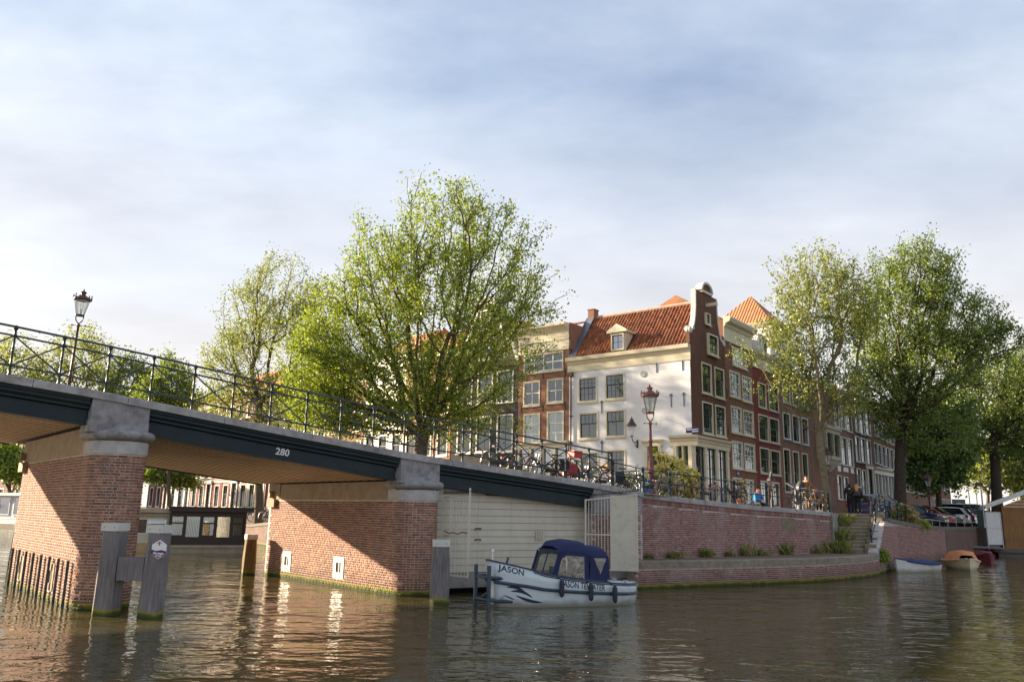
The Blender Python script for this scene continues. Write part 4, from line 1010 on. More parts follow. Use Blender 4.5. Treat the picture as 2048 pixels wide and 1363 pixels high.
std_roof(h2, h2.H, 2.2, TT); h2.anchors('front', [(u,z) for u in (.15,h2.W/2,h2.W-.15) for z in (2.7,5.0,7.5)])
u,z = h2.px('front',1475.5,946); sg = h2.boxf('street_sign','front',u-.2,u+.2,0,.03,z-.17,z+.17,M_BLUE); h2.boxf('blurred_lettering','front',u-.14,u+.14,.031,.033,z-.03,z+.04,M_SIGNW,sg)
h3 = right_house('canal_house', 'narrow dark red painted house with cream cornice and dark sashes', 1513.5, 1562, (1538,713), 3.0)
for r in ((1516,1532,766,815.5),(1537,1556,772,822),(1517,1536.7,829.6,881.5),(1539,1558,836,886),(1520,1539,895,946.7),(1541.6,1560.5,900,950)): h3.win('front', *r, ST_R)
h3.win('front',1521.7,1536.7,961,1018, dict(k='rd',case=.1,cols=2,ru=1,rl=3,split=.25,sill=0)); h3.win('front',1544.6,1559,964,1015, dict(k='rg',case=.1,cols=2,ru=1,rl=1,split=.4,sill=0))
h3.walls(h3.H-.1, {'front': HB_RED})
h3.band('cornice','front',-.02,h3.W+.02,[(0,h3.H-1.25),(.08,h3.H-1.25),(.08,h3.H-1.1),(.03,h3.H-1.05),(.03,h3.H-.5),(.14,h3.H-.4),(.34,h3.H-.25),(.42,h3.H),(0,h3.H+.05)], M_CASE)
std_roof(h3, h3.H, 2.0, TT)
mb = MB(); mb.box(h3.W/2-.75,h3.W/2+.75,.1,1.6,h3.H,h3.H+1.5); mb.build('dormer', M_WRENDER, h3.root); put_window(h3.root, ((h3.W/2-.55,-.02),0), 0, h3.H+.12, 1.1, 1.2, dict(k='d3',case=.1,cols=2,ru=1,rl=1,split=0,sill=0))
h4 = right_house('canal_house', 'mauve brick house with three tall ground-floor openings behind the first quay tree', 1562, 1623, (1590,748), 2.95)
for r in ((1566,1580.5,825,878),(1585,1599,831,884),(1603.6,1616.5,836,889)): h4.win('front', *r, ST_N)
for r in ((1565,1579.5,766,806),(1584,1598,773,813),(1602.5,1615.5,779,819)): h4.win('front', *r, ST_N)
for r in ((1568,1581.6,897,985),(1587,1599,902,982),(1605,1616.5,906,984)): h4.win('front', *r, dict(k='tall',case=.1,cols=1,ru=1,rl=1,split=.55,cm=M_CASE,sill=0))
h4.walls(h4.H-.1, {'front': HB_MAUVE}); h4.band('cornice','front',0,h4.W,cornice_prof(h4.H-.5,1,1.2),M_CASE); std_roof(h4, h4.H, 1.8, TT)
h5 = right_house('canal_house', 'brick house with carved stone bay window and tall sashes behind the quay lamp', 1623, 1708, (1665,775), 2.9)
for r in ((1669,1681,870,926),(1682.7,1693.5,874,929.5),(1695.6,1706,877,932.6),(1668,1678,808,853),(1681,1690,812,857.6),(1692,1703,818.5,862.7),(1675,1684,950,998),(1688,1697,953,999),(1628,1635,800,846),(1640,1650,803,848)): h5.win('front', *r, ST_T)
h5.walls(h5.H-.1, {'front': HB_MAUVE}); h5.band('cornice','front',0,h5.W,cornice_prof(h5.H-.5,1,1.2),M_CASE); std_roof(h5, h5.H, 1.8, TT)
ub0, zb0, wb, hb = h5.rect('front',1633,1664,866,918)
M_BAYST = plain('bay_stone', (.46,.42,.33), .8, .25, 6, (20,.4,.02))
mb = MB(); pl_ = [(ub0,0),(ub0+.25,-.75),(ub0+wb-.25,-.75),(ub0+wb,0)]
def bay(z0,z1,g=0,mb=mb): 
    q = [(x+(-g if x < ub0+wb/2 else g),y-(g if y < 0 else 0)) for x,y in pl_]
    mb.add([(x,y,z) for z in (z0,z1) for x,y in q], [(0,3,2,1),(4,5,6,7)]+[(i,(i+1)%4,(i+1)%4+4,i+4) for i in range(4)])
bay(zb0-.05,zb0+.25,.08); bay(zb0+hb-.1,zb0+hb+.25,.05); bay(zb0+hb+.25,zb0+hb+.5,.18); bay(zb0+hb+.5,zb0+hb+.62,-.12)
by = mb.build('bay_window', M_BAYST, h5.root)
mb = MB(); bay(zb0+.25,zb0+hb-.1,-.10,mb); mb.build('pane', M_GLASS, by)
for (x,y) in pl_+[(ub0+wb/2,-.75)]:
    mb = MB(); mb.box(x-.12,x+.12,y-.06,y+.14,zb0+.25,zb0+hb-.1); mb.build('bay_pillar', M_BAYST, by)
mb = MB(); mb.loft([[(ub0+wb/2+(x-ub0-wb/2)*k,y*k,zb0-.05-dz_) for x,y in pl_] for k,dz_ in ((1,0),(.85,.3),(.5,.7),(.2,1.1))]); mb.build('bay_corbel', M_BAYST, by)
for (x0,x1,y0,y1) in ((1675,1681,930,942),(1686.5,1696,934,943),(1701,1707,935,946)):
    u,z,w_,h_ = h5.rect('front',x0,x1,y0,y1); h5.boxf('stone_panel','front',u,u+w_,0,.04,z,z+h_,M_WHITEP)
h6 = right_house('canal_house', 'dark brown house with three tall windows and white door case', 1708, 1746, (1727,796), 2.8)
for r in ((1706.5+3,1718,810,863),(1719.5,1728.5,816.5,868),(1731,1740,822.7,870),(1711,1719.5,872,923),(1722,1731,876,925),(1733.5,1742,879,928.5),(1714,1721.5,936,974),(1725,1733,939,1002)): h6.win('front', *r, ST_T)
u0, z0, w0, h0 = h6.rect('front',1736,1745,938,1003); h6.ops['front'].append((u0,-.1,w0,h0+z0)); h6.boxf('door','front',u0,u0+w0,-.14,-.1,-.1,z0+h0,M_DOOR)
for a in (u0-.25,u0+w0): h6.boxf('door_pilaster','front',a,a+.25,0,.12,-.2,z0+h0,M_WHITEP)
h6.band('door_cornice','front',u0-.35,u0+w0+.35,[(0,z0+h0),(.15,z0+h0),(.15,z0+h0+.3),(.35,z0+h0+.4),(0,z0+h0+.5)],M_WHITEP)
h6.walls(h6.H-.1, {'front': HB_DBROWN}); h6.band('cornice','front',0,h6.W,cornice_prof(h6.H-.5,1,1.2),M_CASE); std_roof(h6, h6.H, 1.8, TT)
h7 = right_house('canal_house', 'wide brick house with rows of narrow windows over a cream shop front', 1746, 1797, (1770,812), 2.65)
for i in range(6):
    xa_ = 1749+i*7.9; dy = i*3.2
    h7.win('front',xa_,xa_+6,885+dy,926+dy, ST_T); h7.win('front',xa_,xa_+6,838+dy*1.3,872+dy*1.3, ST_T)
zz = h7.px('front',1770,950)[1]; h7.ops['front'].append((.2,.3,h7.W-.4,zz-.3)); h7.boxf('shop_window','front',.2,h7.W-.2,-.12,-.1,.3,zz,M_GLASS)
for i in range(9): h7.boxf('pilaster','front',.1+i*(h7.W-.3)/8,.25+i*(h7.W-.3)/8+(.1 if i % 2 == 0 else 0),-.1,.07,-.3,zz,M_CASEW)
h7.band('shop_cornice','front',.05,h7.W-.05,[(0,zz),(.08,zz),(.08,zz+.35),(.3,zz+.5),(.32,zz+.65),(0,zz+.7)],M_CASEW)
h7.walls(h7.H-.1, {'front': HB_BROWN}); h7.band('cornice','front',0,h7.W,cornice_prof(h7.H-.5,1,1.2),M_CASE); std_roof(h7, h7.H, 1.8, TT)
h8 = right_house('canal_house', 'last brick house of the row half hidden behind the dark trees', 1797, 1850, (1822,845), 2.4)
for i in range(7):
    xa_ = 1800+i*6.9; dy = i*2.6
    for yb in (858,905,948): h8.win('front',xa_,xa_+5,yb+dy*(1.4 if yb < 880 else .9 if yb < 930 else .4),yb+33+dy*(1.4 if yb < 880 else .9 if yb < 930 else .4), ST_T)
zz = h8.px('front',1840,972)[1]
h8.walls(h8.H-.1, {'front': HB_MAUVE}); h8.band('cornice','front',0,h8.W,cornice_prof(h8.H-.5,1,1.2),M_CASE); std_roof(h8, h8.H, 1.8, TT)
P0 = CORNER+ROW_R*(row_t(1850)+.05); h9 = House('canal_house','far brick house beyond the lamp post at the bend', (P0.x,P0.y,2.3), 38.5, 14, 8); h9.H = 11.0
for i in range(9):
    for zz in (1.0,4.1,7.2): h9.winm('front', .5+i*1.5, zz, .95, 2.1, ST_T)
h9.walls(h9.H, {'front': HB_BROWN}); h9.band('cornice','front',0,h9.W,cornice_prof(h9.H-.4,1,1.2),M_CASE); std_roof(h9, h9.H, 1.8, TT)
# tall white-sided house behind the red one
P0 = CORNER+ROW_R*20.6+ROW_L*2.6
ht_ = House('tall_house','tall house with sunlit white side wall and hipped orange roof above the red house',(P0.x,P0.y,2.9),38.5,5.2,5.0)
ztp = ht_.px('left',1556,640)[1]; zap = ztp+3.2
u,z = ht_.px('left',1527,700); ht_.winm('left',1.0,ztp-4.4,.8,1.2,dict(k='lw',case=.08,cols=2,ru=1,rl=1,split=0))
ht_.winm('left',2.6,ztp-2.2,.7,1.1,dict(k='lw2',case=.08,cols=2,ru=1,rl=1,split=0))
ht_.walls(ztp, {'front': M_WRENDER})
ht_.band('eaves_cornice','left',-.1,5.1,[(0,ztp-.4),(.1,ztp-.4),(.25,ztp-.15),(.3,ztp),(0,ztp+.02)],M_CASE)
c_ = (2.6,2.5,zap)
for q in (((-.3,-.3,ztp),(-.3,5.3,ztp)),((-.3,5.3,ztp),(5.5,5.3,ztp)),((5.5,5.3,ztp),(5.5,-.3,ztp)),((5.5,-.3,ztp),(-.3,-.3,ztp))):
    ht_.roof_quad('roof_slope',[q[1],q[0],c_],TT,.06)
# ------------------------------------------------------------------ left-hand row
def left_house(name, label, tl0, tl1, base, az=128.5, D=9):  # tl0 nearer the corner house
    P0 = CORNER+ROW_L*(tl1-.02); h = House(name,label,(P0.x,P0.y,base),az,tl1-tl0-.04,D); return h
tA = CD; tB = row_tl(1036,800); tC = row_tl(905,800)
hb_ = left_house('canal_house','brown brick house with wide curved cream cornice beside the white one',tA,tB,3.0)
hb_.H = hb_.px('front',1085,656)[1]
for r in ((1047,1080,762,811),(1094,1127,756.4,805)): hb_.win('front',*r,ST_W2B)
for r in ((1047,1080,826.4,889),(1094,1127.8,821.7,886.4)): hb_.win('front',*r,ST_W2)
hb_.win('front',1047.7,1126.8,705.7,743.3,dict(k='four', gm=M_GLASSK,case=.09,cols=4,ru=1,rl=2,split=0,sash=M_CASEW,each=1,gb=.06))
zz = hb_.px('front',1085,896)[1]; hb_.ops['front'].append((.15,.1,hb_.W-.3,zz-.1)); hb_.boxf('shop_window','front',.15,hb_.W-.15,-.13,-.11,.1,zz,M_GLASS)
for i in range(5): hb_.boxf('pilaster','front',.02+i*(hb_.W-.24)/4,.22+i*(hb_.W-.24)/4,-.1,.06,-.3,zz,M_CASE)
for z_ in (1.0,2.2): hb_.boxf('glazing_bar','front',.15,hb_.W-.15,-.10,-.05,z_,z_+.07,M_CASE)
hb_.band('shop_cornice','front',0,hb_.W,[(0,zz),(.08,zz),(.08,zz+.25),(.3,zz+.32),(.3,zz+.42),(0,zz+.46)],M_CASE)
hb_.walls(hb_.H-.1,{'front': HB_WARM}); hb_.anchors('front',[(u,z) for u in (.3,hb_.W/2,hb_.W-.3) for z in (hb_.px('front',1085,815)[1],hb_.px('front',1085,750)[1])])
H_ = hb_.H
hb_.band('cornice','front',-.02,hb_.W+.02,[(0,H_-1.75),(.08,H_-1.75),(.08,H_-1.5),(.03,H_-1.45),(.04,H_-1.1),(.09,H_-1.05),(.09,H_-.95),(.05,H_-.9),(.10,H_-.62),(.22,H_-.35),(.44,H_-.18),(.62,H_-.1),(.66,H_+.05),(0,H_+.08)],M_CASE)
mb = MB(); mb.box(hb_.W-.06,hb_.W+.12,-.02,2.2,H_-1.75,H_+.1); mb.build('parapet_end', HB_WARM, hb_.root)
hb_.roof_quad('roof_slope',[(.0,.2,H_),(hb_.W,.2,H_),(hb_.W,4,H_+1.2),(.0,4,H_+1.2)],TT)
hd = left_house('canal_house','black brick neck-gable house with orange roof half hidden by the big tree',tB,tC,2.9)
for r in ((914,942,835,906),(952,983,832,904),(993.5,1026,828,903)): hd.win('front',*r,dict(k='blk', gm=M_GLASSK,case=.10,cols=2,ru=1,rl=1,split=.35,cm=M_CASEW))
for r in ((914,945,748,808),(955,986,744,806),(993.5,1027,740,804)): hd.win('front',*r,dict(k='blk2', gm=M_GLASSK,case=.10,cols=2,ru=1,rl=2,split=.4,cm=M_CASEW))
He = hd.px('front',970,728)[1]; hd.walls(He,{'front': HB_BLACK})
Hp = hd.px('front',975,600)[1]
mb = MB(); mb.prism([(0,He),(.5,He+1.2),(1.5,He+2.2),(hd.W/2-.7,Hp-.4),(hd.W/2+.7,Hp-.4),(hd.W-1.5,He+2.2),(hd.W-.5,He+1.2),(hd.W,He)],0,.3); mb.build('gable', HB_BLACK, hd.root)
mb = MB(); 
for L in ([(0,He),(.5,He+1.2),(1.5,He+2.2),(hd.W/2-.7,Hp-.4)],):
    for f in ((lambda x:x),(lambda x:hd.W-x)):
        for a,b in zip(L,L[1:]): mb.bar((f(a[0]),.12,a[1]),(f(b[0]),.12,b[1]),.45,.22)
mb.box(hd.W/2-.9,hd.W/2+.9,-.12,.4,Hp-.4,Hp-.15); mb.prism([(hd.W/2-.9,Hp-.15),(hd.W/2+.9,Hp-.15),(hd.W/2,Hp+.4)],-.1,.35); mb.build('gable_edging', M_WHITEP, hd.root)
for z_ in (He+.3,He+2.6): put_window(hd.root,((hd.W/2-.5,-.12),0),0,z_,1.0,1.5,dict(k='gb2', gm=M_GLASSK,case=.1,cols=2,ru=1,rl=2,split=.4,cm=M_CASEW))
hd.roof_quad('roof_slope',[(hd.W,.3,He),(hd.W,9,He),(hd.W/2,9,Hp-.7),(hd.W/2,.3,Hp-.7)],TT); hd.roof_quad('roof_slope',[(0,9,He),(0,.3,He),(hd.W/2,.3,Hp-.7),(hd.W/2,9,Hp-.7)],TT)
# houses further along the left canal
P = CORNER+ROW_L*tC; dl = azv(-42); rgL = random.Random(11); dcur = .05
LEFTS = [('pale orange brick house with cream ground floor behind the big tree',HB_ORANGE,6.2,12.6,3,M_CASE),('cream plastered house with tall windows behind the big tree',M_CREAM,6.0,13.4,3,M_CASEW),
 ('warm brick house with white stoop seen through the bridge opening',HB_WARM,6.5,12.2,3,M_CASE),('brown brick house with dark red pillars seen under the bridge',HB_BROWN,6.0,13,3,M_CASEW),
 ('grey plastered house with dark door seen under the bridge',plain('grey_render',(.42,.40,.36),.85,.1,1.5),5.6,12,2,M_CASEW),('orange brick house beside the lamp seen under the bridge',HB_ORANGE,6.4,13.4,3,M_CASE),
 ('tall brown brick house with white cornice above the bridge railing',HB_WARM,7,14,3,M_CASEW),('mauve brick house left of the second tree',HB_MAUVE,6.5,13,3,M_CASEW),('white plastered house among the far trees',M_WRENDER,7,12,3,M_CASEW),('brown brick house farthest along the left canal',HB_BROWN,8,13,3,M_CASEW)]
for lab, wm, W_, H_, nc, cm in LEFTS:
    dcur += W_; P0 = P+dl*dcur; g0 = float(np.interp(dcur,[0,12,25,60],[2.6,2.1,1.6,1.5]))
    h = House('canal_house',lab,(P0.x,P0.y,g0),138,W_-.05,9); cw = W_/nc
    st = dict(k='lr'+cm.name,gm=M_GLASSK,case=.10,cols=2,ru=1,rl=1,split=.4,cm=cm)
    for fl in range(4):
        z_ = 1.15+fl*3.15 if fl else .95; hh = (2.5,2.3,2.0,1.6)[fl]
        if z_+hh > H_-.8: continue
        for c in range(nc):
            if fl == 0 and c == nc-1:
                u = c*cw+cw/2-.6; h.ops['front'].append((u,.55,1.2,3.0)); d_ = h.boxf('door','front',u,u+1.2,-.14,-.1,.55,2.9,M_DOOR); h.boxf('transom_window','front',u,u+1.2,-.13,-.11,2.9,3.55,M_GLASS)
                h.boxf('door_case','front',u-.22,u,0,.1,.5,3.6,cm); h.boxf('door_case','front',u+1.2,u+1.42,0,.1,.5,3.6,cm); h.boxf('door_cornice','front',u-.35,u+1.55,0,.25,3.6,3.95,cm)
                for k in range(3): h.boxf('stoop_step','front',u-.4,u+1.6,0,1.3-k*.35,-.6,.15+k*.2,M_GREYST)
                for uu in (u-.35,u+1.55):
                    mb = MB(); mb.tube([(uu,-1.25,.1),(uu,-1.25,1.0),(uu,-.1,1.5)],.025,6); mb.tube([(uu,-.6,.4),(uu,-.6,1.25)],.02,5); mb.build('handrail', M_BLACK, h.root)
                continue
            w_ = 1.35; h.winm('front',c*cw+cw/2-w_/2,z_,w_,hh,st)
    h.walls(H_,{'front': wm}); h.band('cornice','front',0,W_-.05,cornice_prof(H_-.5,1,1.3),cm); std_roof(h,H_,2.6,TT)
    if wm not in (M_CREAM,M_WRENDER) and rgL.random() < .7:
        for c in range(nc+1):
            u = min(max(c*cw-.25,0),W_-.55); h.boxf('ground_pilaster','front',u,u+.5,0,.03,-.5,3.7,M_CREAM if cm is M_CASE else HB_RED)
        h.band('ground_cornice','front',0,W_-.05,cornice_prof(3.72,.7,.9),cm)
# a house across the far bank, under the left span
hf = House('canal_house','brick house with a bay window behind the trees under the left span',(-74,118,1.3),128,9,8)
for i in range(3):
    for z_ in (1.2,4.4,7.4): hf.winm('front',.8+i*2.8,z_,1.6,2.1,dict(k='hf',case=.12,cols=2,ru=1,rl=1,split=.4,cm=M_CASEW))
hf.walls(10.5,{'front': HB_WARM}); hf.band('cornice','front',0,9,cornice_prof(10.1,1,1.3),M_CASEW); std_roof(hf,10.5,2.5,TT)
# ------------------------------------------------------------------ trees
def leaf_mat(name, c1, c2, c3, trans=.5):
    m, t, b, o = new_mat(name); t.nodes.remove(b)
    c = ramp(t, rnd(t), [(0,c1),(.5,c2),(1,c3)])
    d = nn(t,'ShaderNodeBsdfDiffuse'); tr = nn(t,'ShaderNodeBsdfTranslucent'); mx = nn(t,'ShaderNodeMixShader'); mx.inputs[0].default_value = trans
    t.links.new(c, d.inputs['Color']); t.links.new(mix(t, 1, c, (1.15,1.1,.55), 'MULTIPLY'), tr.inputs['Color'])
    t.links.new(d.outputs[0], mx.inputs[1]); t.links.new(tr.outputs[0], mx.inputs[2])
    gl = nn(t,'ShaderNodeBsdfGlossy'); gl.inputs['Roughness'].default_value = .45; gl.inputs['Color'].default_value = (.8,.85,.8,1)
    m2 = nn(t,'ShaderNodeMixShader'); m2.inputs[0].default_value = .05
    t.links.new(mx.outputs[0], m2.inputs[1]); t.links.new(gl.outputs[0], m2.inputs[2]); t.links.new(m2.outputs[0], o.inputs[0]); return m
LF_A = leaf_mat('leaf_spring', (.15,.22,.03), (.24,.32,.035), (.34,.40,.06), .5)
LF_B = leaf_mat('leaf_mid', (.11,.17,.035), (.17,.24,.045), (.26,.31,.07), .5)
LF_C = leaf_mat('leaf_dark', (.075,.13,.04), (.12,.19,.05), (.19,.26,.07), .45)
LF_D = leaf_mat('leaf_sparse', (.16,.21,.05), (.25,.30,.07), (.36,.38,.11), .5)
M_BARK = plain('bark', (.10,.075,.05), .95, .35, 6, (14,.8,.03), dirt=((.17,.15,.09),4,.6))
M_BARKL = plain('bark_pale', (.20,.165,.10), .95, .35, 6, (14,.8,.03), dirt=((.10,.09,.06),4,.6))
M_BARKD = plain('bark_dark', (.055,.042,.03), .95, .35, 6, (14,.8,.03))
def px_blob(x, y, Y, rx, ry, rd=None):
    c = pyd(x, y, Y); k = (c-CP).dot(fwd)/FPX
    return (c.x, c.y, c.z, rx*k, (rd or (rx+ry)/2)*k, ry*k)
def leaf_cloud(rs, cen, sig, n_each, size, jitter=.35):
    C = np.repeat(cen, n_each, 0); S = np.repeat(sig, n_each)[:,None]
    P = C + np.clip(rs.normal(size=C.shape),-1.5,1.5)*S
    n = len(P); a = rs.normal(size=(n,3)); a[:,2] -= .35; a /= np.linalg.norm(a,axis=1)[:,None]
    b = rs.normal(size=(n,3)); b -= (b*a).sum(1)[:,None]*a; b /= np.linalg.norm(b,axis=1)[:,None]
    nrm = np.cross(a,b)
    L = size*(1+jitter*rs.uniform(-1,1,n))[:,None]; Wd = L*.36
    V = np.stack([P, P+a*L*.5+b*Wd+nrm*L*.10, P+a*L, P+a*L*.5-b*Wd+nrm*L*.10], 1).reshape(-1,3)
    F = np.arange(4*n).reshape(n,4); return V, F
def grow(rs, root_pts, pts, bf):
    """join points into a branching tree: nearest node, with a penalty on path length"""
    nodes = [np.array(p,float) for p in root_pts]; par = [-1]+list(range(len(root_pts)-1)); plen = [0]
    for i in range(1,len(nodes)): plen.append(plen[-1]*1.0+0.0)
    rem = np.array(pts,float); alive = np.ones(len(rem),bool)
    best = np.full(len(rem),1e9); bp = np.zeros(len(rem),int)
    def upd(i):
        d = np.linalg.norm(rem-nodes[i],axis=1); c = d+bf*(plen[i]+d)-bf*0
        up = c < best; best[up] = c[up]; bp[up] = i
    for i in range(len(nodes)):
        if i >= max(1,len(nodes)-4): upd(i)
    for _ in range(len(rem)):
        j = int(np.argmin(np.where(alive,best,1e9)))
        p = bp[j]; nodes.append(rem[j]); par.append(p); plen.append(plen[p]+np.linalg.norm(rem[j]-nodes[p])); alive[j] = False; best[j] = 1e9
        upd(len(nodes)-1); best[~alive] = 1e9
    return np.array(nodes), np.array(par)
def make_tree(name, label, base, fork, blobs, n_pts, leafm, seed, trunk_r=.28, bf=.45, n_leaf=26, leaf=.15, sig=.32, barkm=None, group=None, tip_r=.012, dens=None, gap=-.8, straight=3):
    rs = np.random.RandomState(seed); base = Vector(base); root = thing(name, label, 'tree', base, 0, group)
    pts = []; vol = np.array([b[3]*b[4]*b[5] for b in blobs])**.8
    if dens is not None: vol = vol*np.array(dens)
    vol = vol/vol.sum()
    for k, b in enumerate(blobs):
        n = int(n_pts*vol[k]); d = rs.normal(size=(n,3)); d /= np.linalg.norm(d,axis=1)[:,None]; r = rs.uniform(0.08,1,n)**(1/2.4)
        sp = rs.uniform(size=n) < .12; r = np.where(sp, rs.uniform(.9,1.28,n), r)
        q = np.array(b[:3])+d*r[:,None]*np.array(b[3:]); pts.append(q)
    pts = np.concatenate(pts)-np.array(base)
    sz = np.ptp(pts[:,2]); ph = rs.uniform(0,6.28,(10,)); kv = rs.normal(size=(10,3))*(9.0/sz)      # gaps between boughs
    nzv = sum(np.sin(pts @ kv[i]+ph[i]) for i in range(10))/3.2
    pts = pts[nzv > gap+rs.normal(size=len(pts))*.25]
    fk = np.array(Vector(fork)-base); rp = [fk*t+np.array([.08*math.sin(3*t+seed),.08*math.cos(2*t+seed),0])*(1 if 0 < t < 1 else 0) for t in np.linspace(0,1,7)]
    pts = pts[pts[:,2] > fk[2]*.75]
    nodes, par = grow(rs, rp, pts, bf)
    nd = nodes.copy(); big = np.zeros(len(nodes),int); sub_ = np.ones(len(nodes))
    for i in range(len(nodes)-1,0,-1): sub_[par[i]] += sub_[i]
    bestc = np.zeros(len(nodes))
    for i in range(1,len(nodes)):
        if sub_[i] > bestc[par[i]]: bestc[par[i]] = sub_[i]; big[par[i]] = i
    for _ in range(straight):                            # ease the limbs into smooth sweeps
        ii = np.where((big > 0) & (np.arange(len(nodes)) >= 7))[0]
        m_ = nodes.copy(); m_[ii] = .4*nodes[ii]+.3*nodes[par[ii]]+.3*nodes[big[ii]]; nodes = m_
    n = len(nodes); cnt = np.zeros(n); kids = np.bincount(par[1:],minlength=n)
    cnt[kids == 0] = 1
    for i in range(n-1,0,-1): cnt[par[i]] += cnt[i] if i >= 7 else 0
    for i in range(6,0,-1): cnt[i-1] = max(cnt[i-1],cnt[i])
    expo = .46; tot = max(cnt); k = trunk_r/(tot**expo); R = np.maximum(tip_r, k*cnt**expo)
    for i in range(7): R[i] = trunk_r*(1.25 if i == 0 else 1.08 if i == 1 else 1.0-.03*i)
    mb = MB(); V = []; F = []; nv = 0
    A = nodes[par[1:]]; Bn = nodes[1:]; ra = np.minimum(R[par[1:]], R[1:]*1.25+.004); rb = R[1:]
    for i in range(len(A)):
        a, b = A[i], Bn[i]; d = b-a; L = np.linalg.norm(d)
        if L < 1e-5: continue
        ns = 9 if rb[i] > .09 else 5 if rb[i] > .03 else 3
        mid = (a+b)/2+rs.normal(size=3)*L*.06+np.array([0,0,.04*L]) if i >= 6 else (a+b)/2
        d = d/L; ref = np.array([0,0,1.]) if abs(d[2]) < .9 else np.array([1.,0,0]); e1 = np.cross(d,ref); e1 /= np.linalg.norm(e1); e2 = np.cross(d,e1)
        ang = 2*PI*np.arange(ns)/ns; ring = np.cos(ang)[:,None]*e1+np.sin(ang)[:,None]*e2
        b2 = b+d*rb[i]*.3
        V += [a+ring*ra[i], mid+ring*(ra[i]+rb[i])/2, b2+ring*rb[i]]
        for s_ in (0,1):
            for q in range(ns): F.append((nv+s_*ns+q, nv+s_*ns+(q+1)%ns, nv+(s_+1)*ns+(q+1)%ns, nv+(s_+1)*ns+q))
        nv += 3*ns
    obj('trunk', arr_mesh('trunk', np.concatenate(V), np.array(F), barkm or M_BARK, True), root)
    tips = np.where(cnt <= 5)[0]; tips = tips[tips >= 7]
    cen = np.concatenate([nodes[tips], (nodes[tips]+nodes[par[tips]])/2]); sg = np.concatenate([np.full(len(tips),sig), np.full(len(tips),sig*.8)])
    keep = rs.uniform(size=len(cen)) < .8; cen = cen[keep]; sg = sg[keep]*rs.uniform(.55,1.3,len(cen))
    Vl, Fl = leaf_cloud(rs, cen, sg, n_leaf, leaf)
    obj('crown', arr_mesh('crown', Vl, Fl, leafm), root)
    return root
def gbase(x, Y, z=None):
    p = pyd(x, 1000, Y); return (p.x, p.y, gz(p.x,p.y)-.05 if z is None else z)
def tree_px(name, label, bx, Y, fork, bl, *a, z=None, **k):
    return make_tree(name, label, gbase(bx,Y,z), pyd(fork[0],fork[1],Y), [px_blob(x,y,Y+(dy or 0),rx,ry) for x,y,rx,ry,dy in bl], *a, **k)
tree_px('elm_tree','big bright green elm with many upright limbs behind the bridge railing',838,42,(845,868),
  [(885,455,105,100,0),(985,545,105,150,.5),(765,560,85,130,-.5),(880,640,180,160,0),(690,665,95,120,-1),(1045,645,80,115,1),(625,735,75,85,-1),(790,770,150,85,-.5),(935,790,120,75,.5),(650,810,90,50,-1),(740,830,110,50,-1),(905,850,90,40,0)],
  3400, LF_A, 3, trunk_r=.42, bf=1.1, n_leaf=19, leaf=.135, sig=.28, dens=[1,.75,1.2,1.0,1.5,.45,1.8,1.5,.9,2.2,1.8,1.3])
tree_px('elm_tree','loose green elm left of the big one',520,60.4,(520,800),
  [(560,565,75,62,0),(500,635,70,75,0),(565,705,110,110,0),(450,735,52,80,0),(620,650,60,95,0),(540,800,120,60,0),(460,820,70,45,0),(620,810,60,60,0)], 2000, LF_D, 8, trunk_r=.30, bf=1.0, n_leaf=13, leaf=.15, sig=.33)
tree_px('elm_tree','pale leafy tree behind the lamp on the bridge',150,112,(150,800),[(160,715,70,62,0),(95,765,65,45,0),(215,775,60,50,0)],650,LF_D,12,trunk_r=.25,n_leaf=11,leaf=.33,sig=.65,z=1.2)
tree_px('elm_tree','yellowish tree at the left edge behind the railing',20,110,(20,820),[(30,735,60,70,0),(-30,760,60,60,0),(60,790,60,30,0)],420,LF_D,13,trunk_r=.22,n_leaf=11,leaf=.33,sig=.65,z=1.2)
tree_px('elm_tree','small dense green tree behind the bridge railing beside a brick house',340,87,(338,840),[(345,765,40,60,0),(300,795,45,40,0),(375,800,30,40,0)],520,LF_B,14,trunk_r=.2,n_leaf=15,leaf=.27,sig=.48)
tree_px('elm_tree','dense young tree between the lamp and the brick house',255,107,(255,840),[(262,760,42,50,0),(240,800,55,35,0)],420,LF_B,15,trunk_r=.2,n_leaf=18,leaf=.32,sig=.58,z=1.25)
tree_px('elm_tree','young elm with airy crown on the quay beside the lamp post',1654,46,(1640,868),
  [(1622,550,70,72,0),(1562,640,52,82,0),(1640,665,95,100,0),(1705,610,55,95,0),(1600,770,85,65,0),(1685,775,75,65,0),(1500,700,40,30,-.5)],1700,LF_D,21,trunk_r=.24,bf=.9,n_leaf=12,barkm=M_BARKL,leaf=.135,sig=.26,dens=[1,1,1,1,1.1,1,.5])
tree_px('elm_tree','large dark green elm with leaning trunk by the parked bicycles',1797,57,(1802,868),
  [(1835,545,80,72,0),(1795,640,100,95,0),(1905,640,85,85,0),(1860,755,135,95,0),(1765,765,75,85,0),(1965,690,75,48,-.5),(1850,850,105,60,0),(2020,665,35,35,-1)],2500,LF_B,22,trunk_r=.42,bf=.9,n_leaf=17,leaf=.17,sig=.33,barkm=M_BARKD)
tree_px('elm_tree','low dark tree standing before the last house of the row',1878,72,(1876,975),[(1872,880,58,62,0),(1892,830,50,50,0),(1860,945,50,35,0),(1905,920,30,50,0)],900,LF_C,23,trunk_r=.25,n_leaf=24,leaf=.28,sig=.45,barkm=M_BARKD)
tree_px('elm_tree','shady elm with forked trunk above the wooden houseboat',1993,75.5,(1986,880),[(1985,790,85,80,0),(2040,760,60,90,0),(1930,850,55,55,0),(2000,880,80,45,0),(2060,850,50,80,0)],1500,LF_B,24,trunk_r=.5,n_leaf=14,leaf=.21,sig=.42,barkm=M_BARKD,z=2.1)
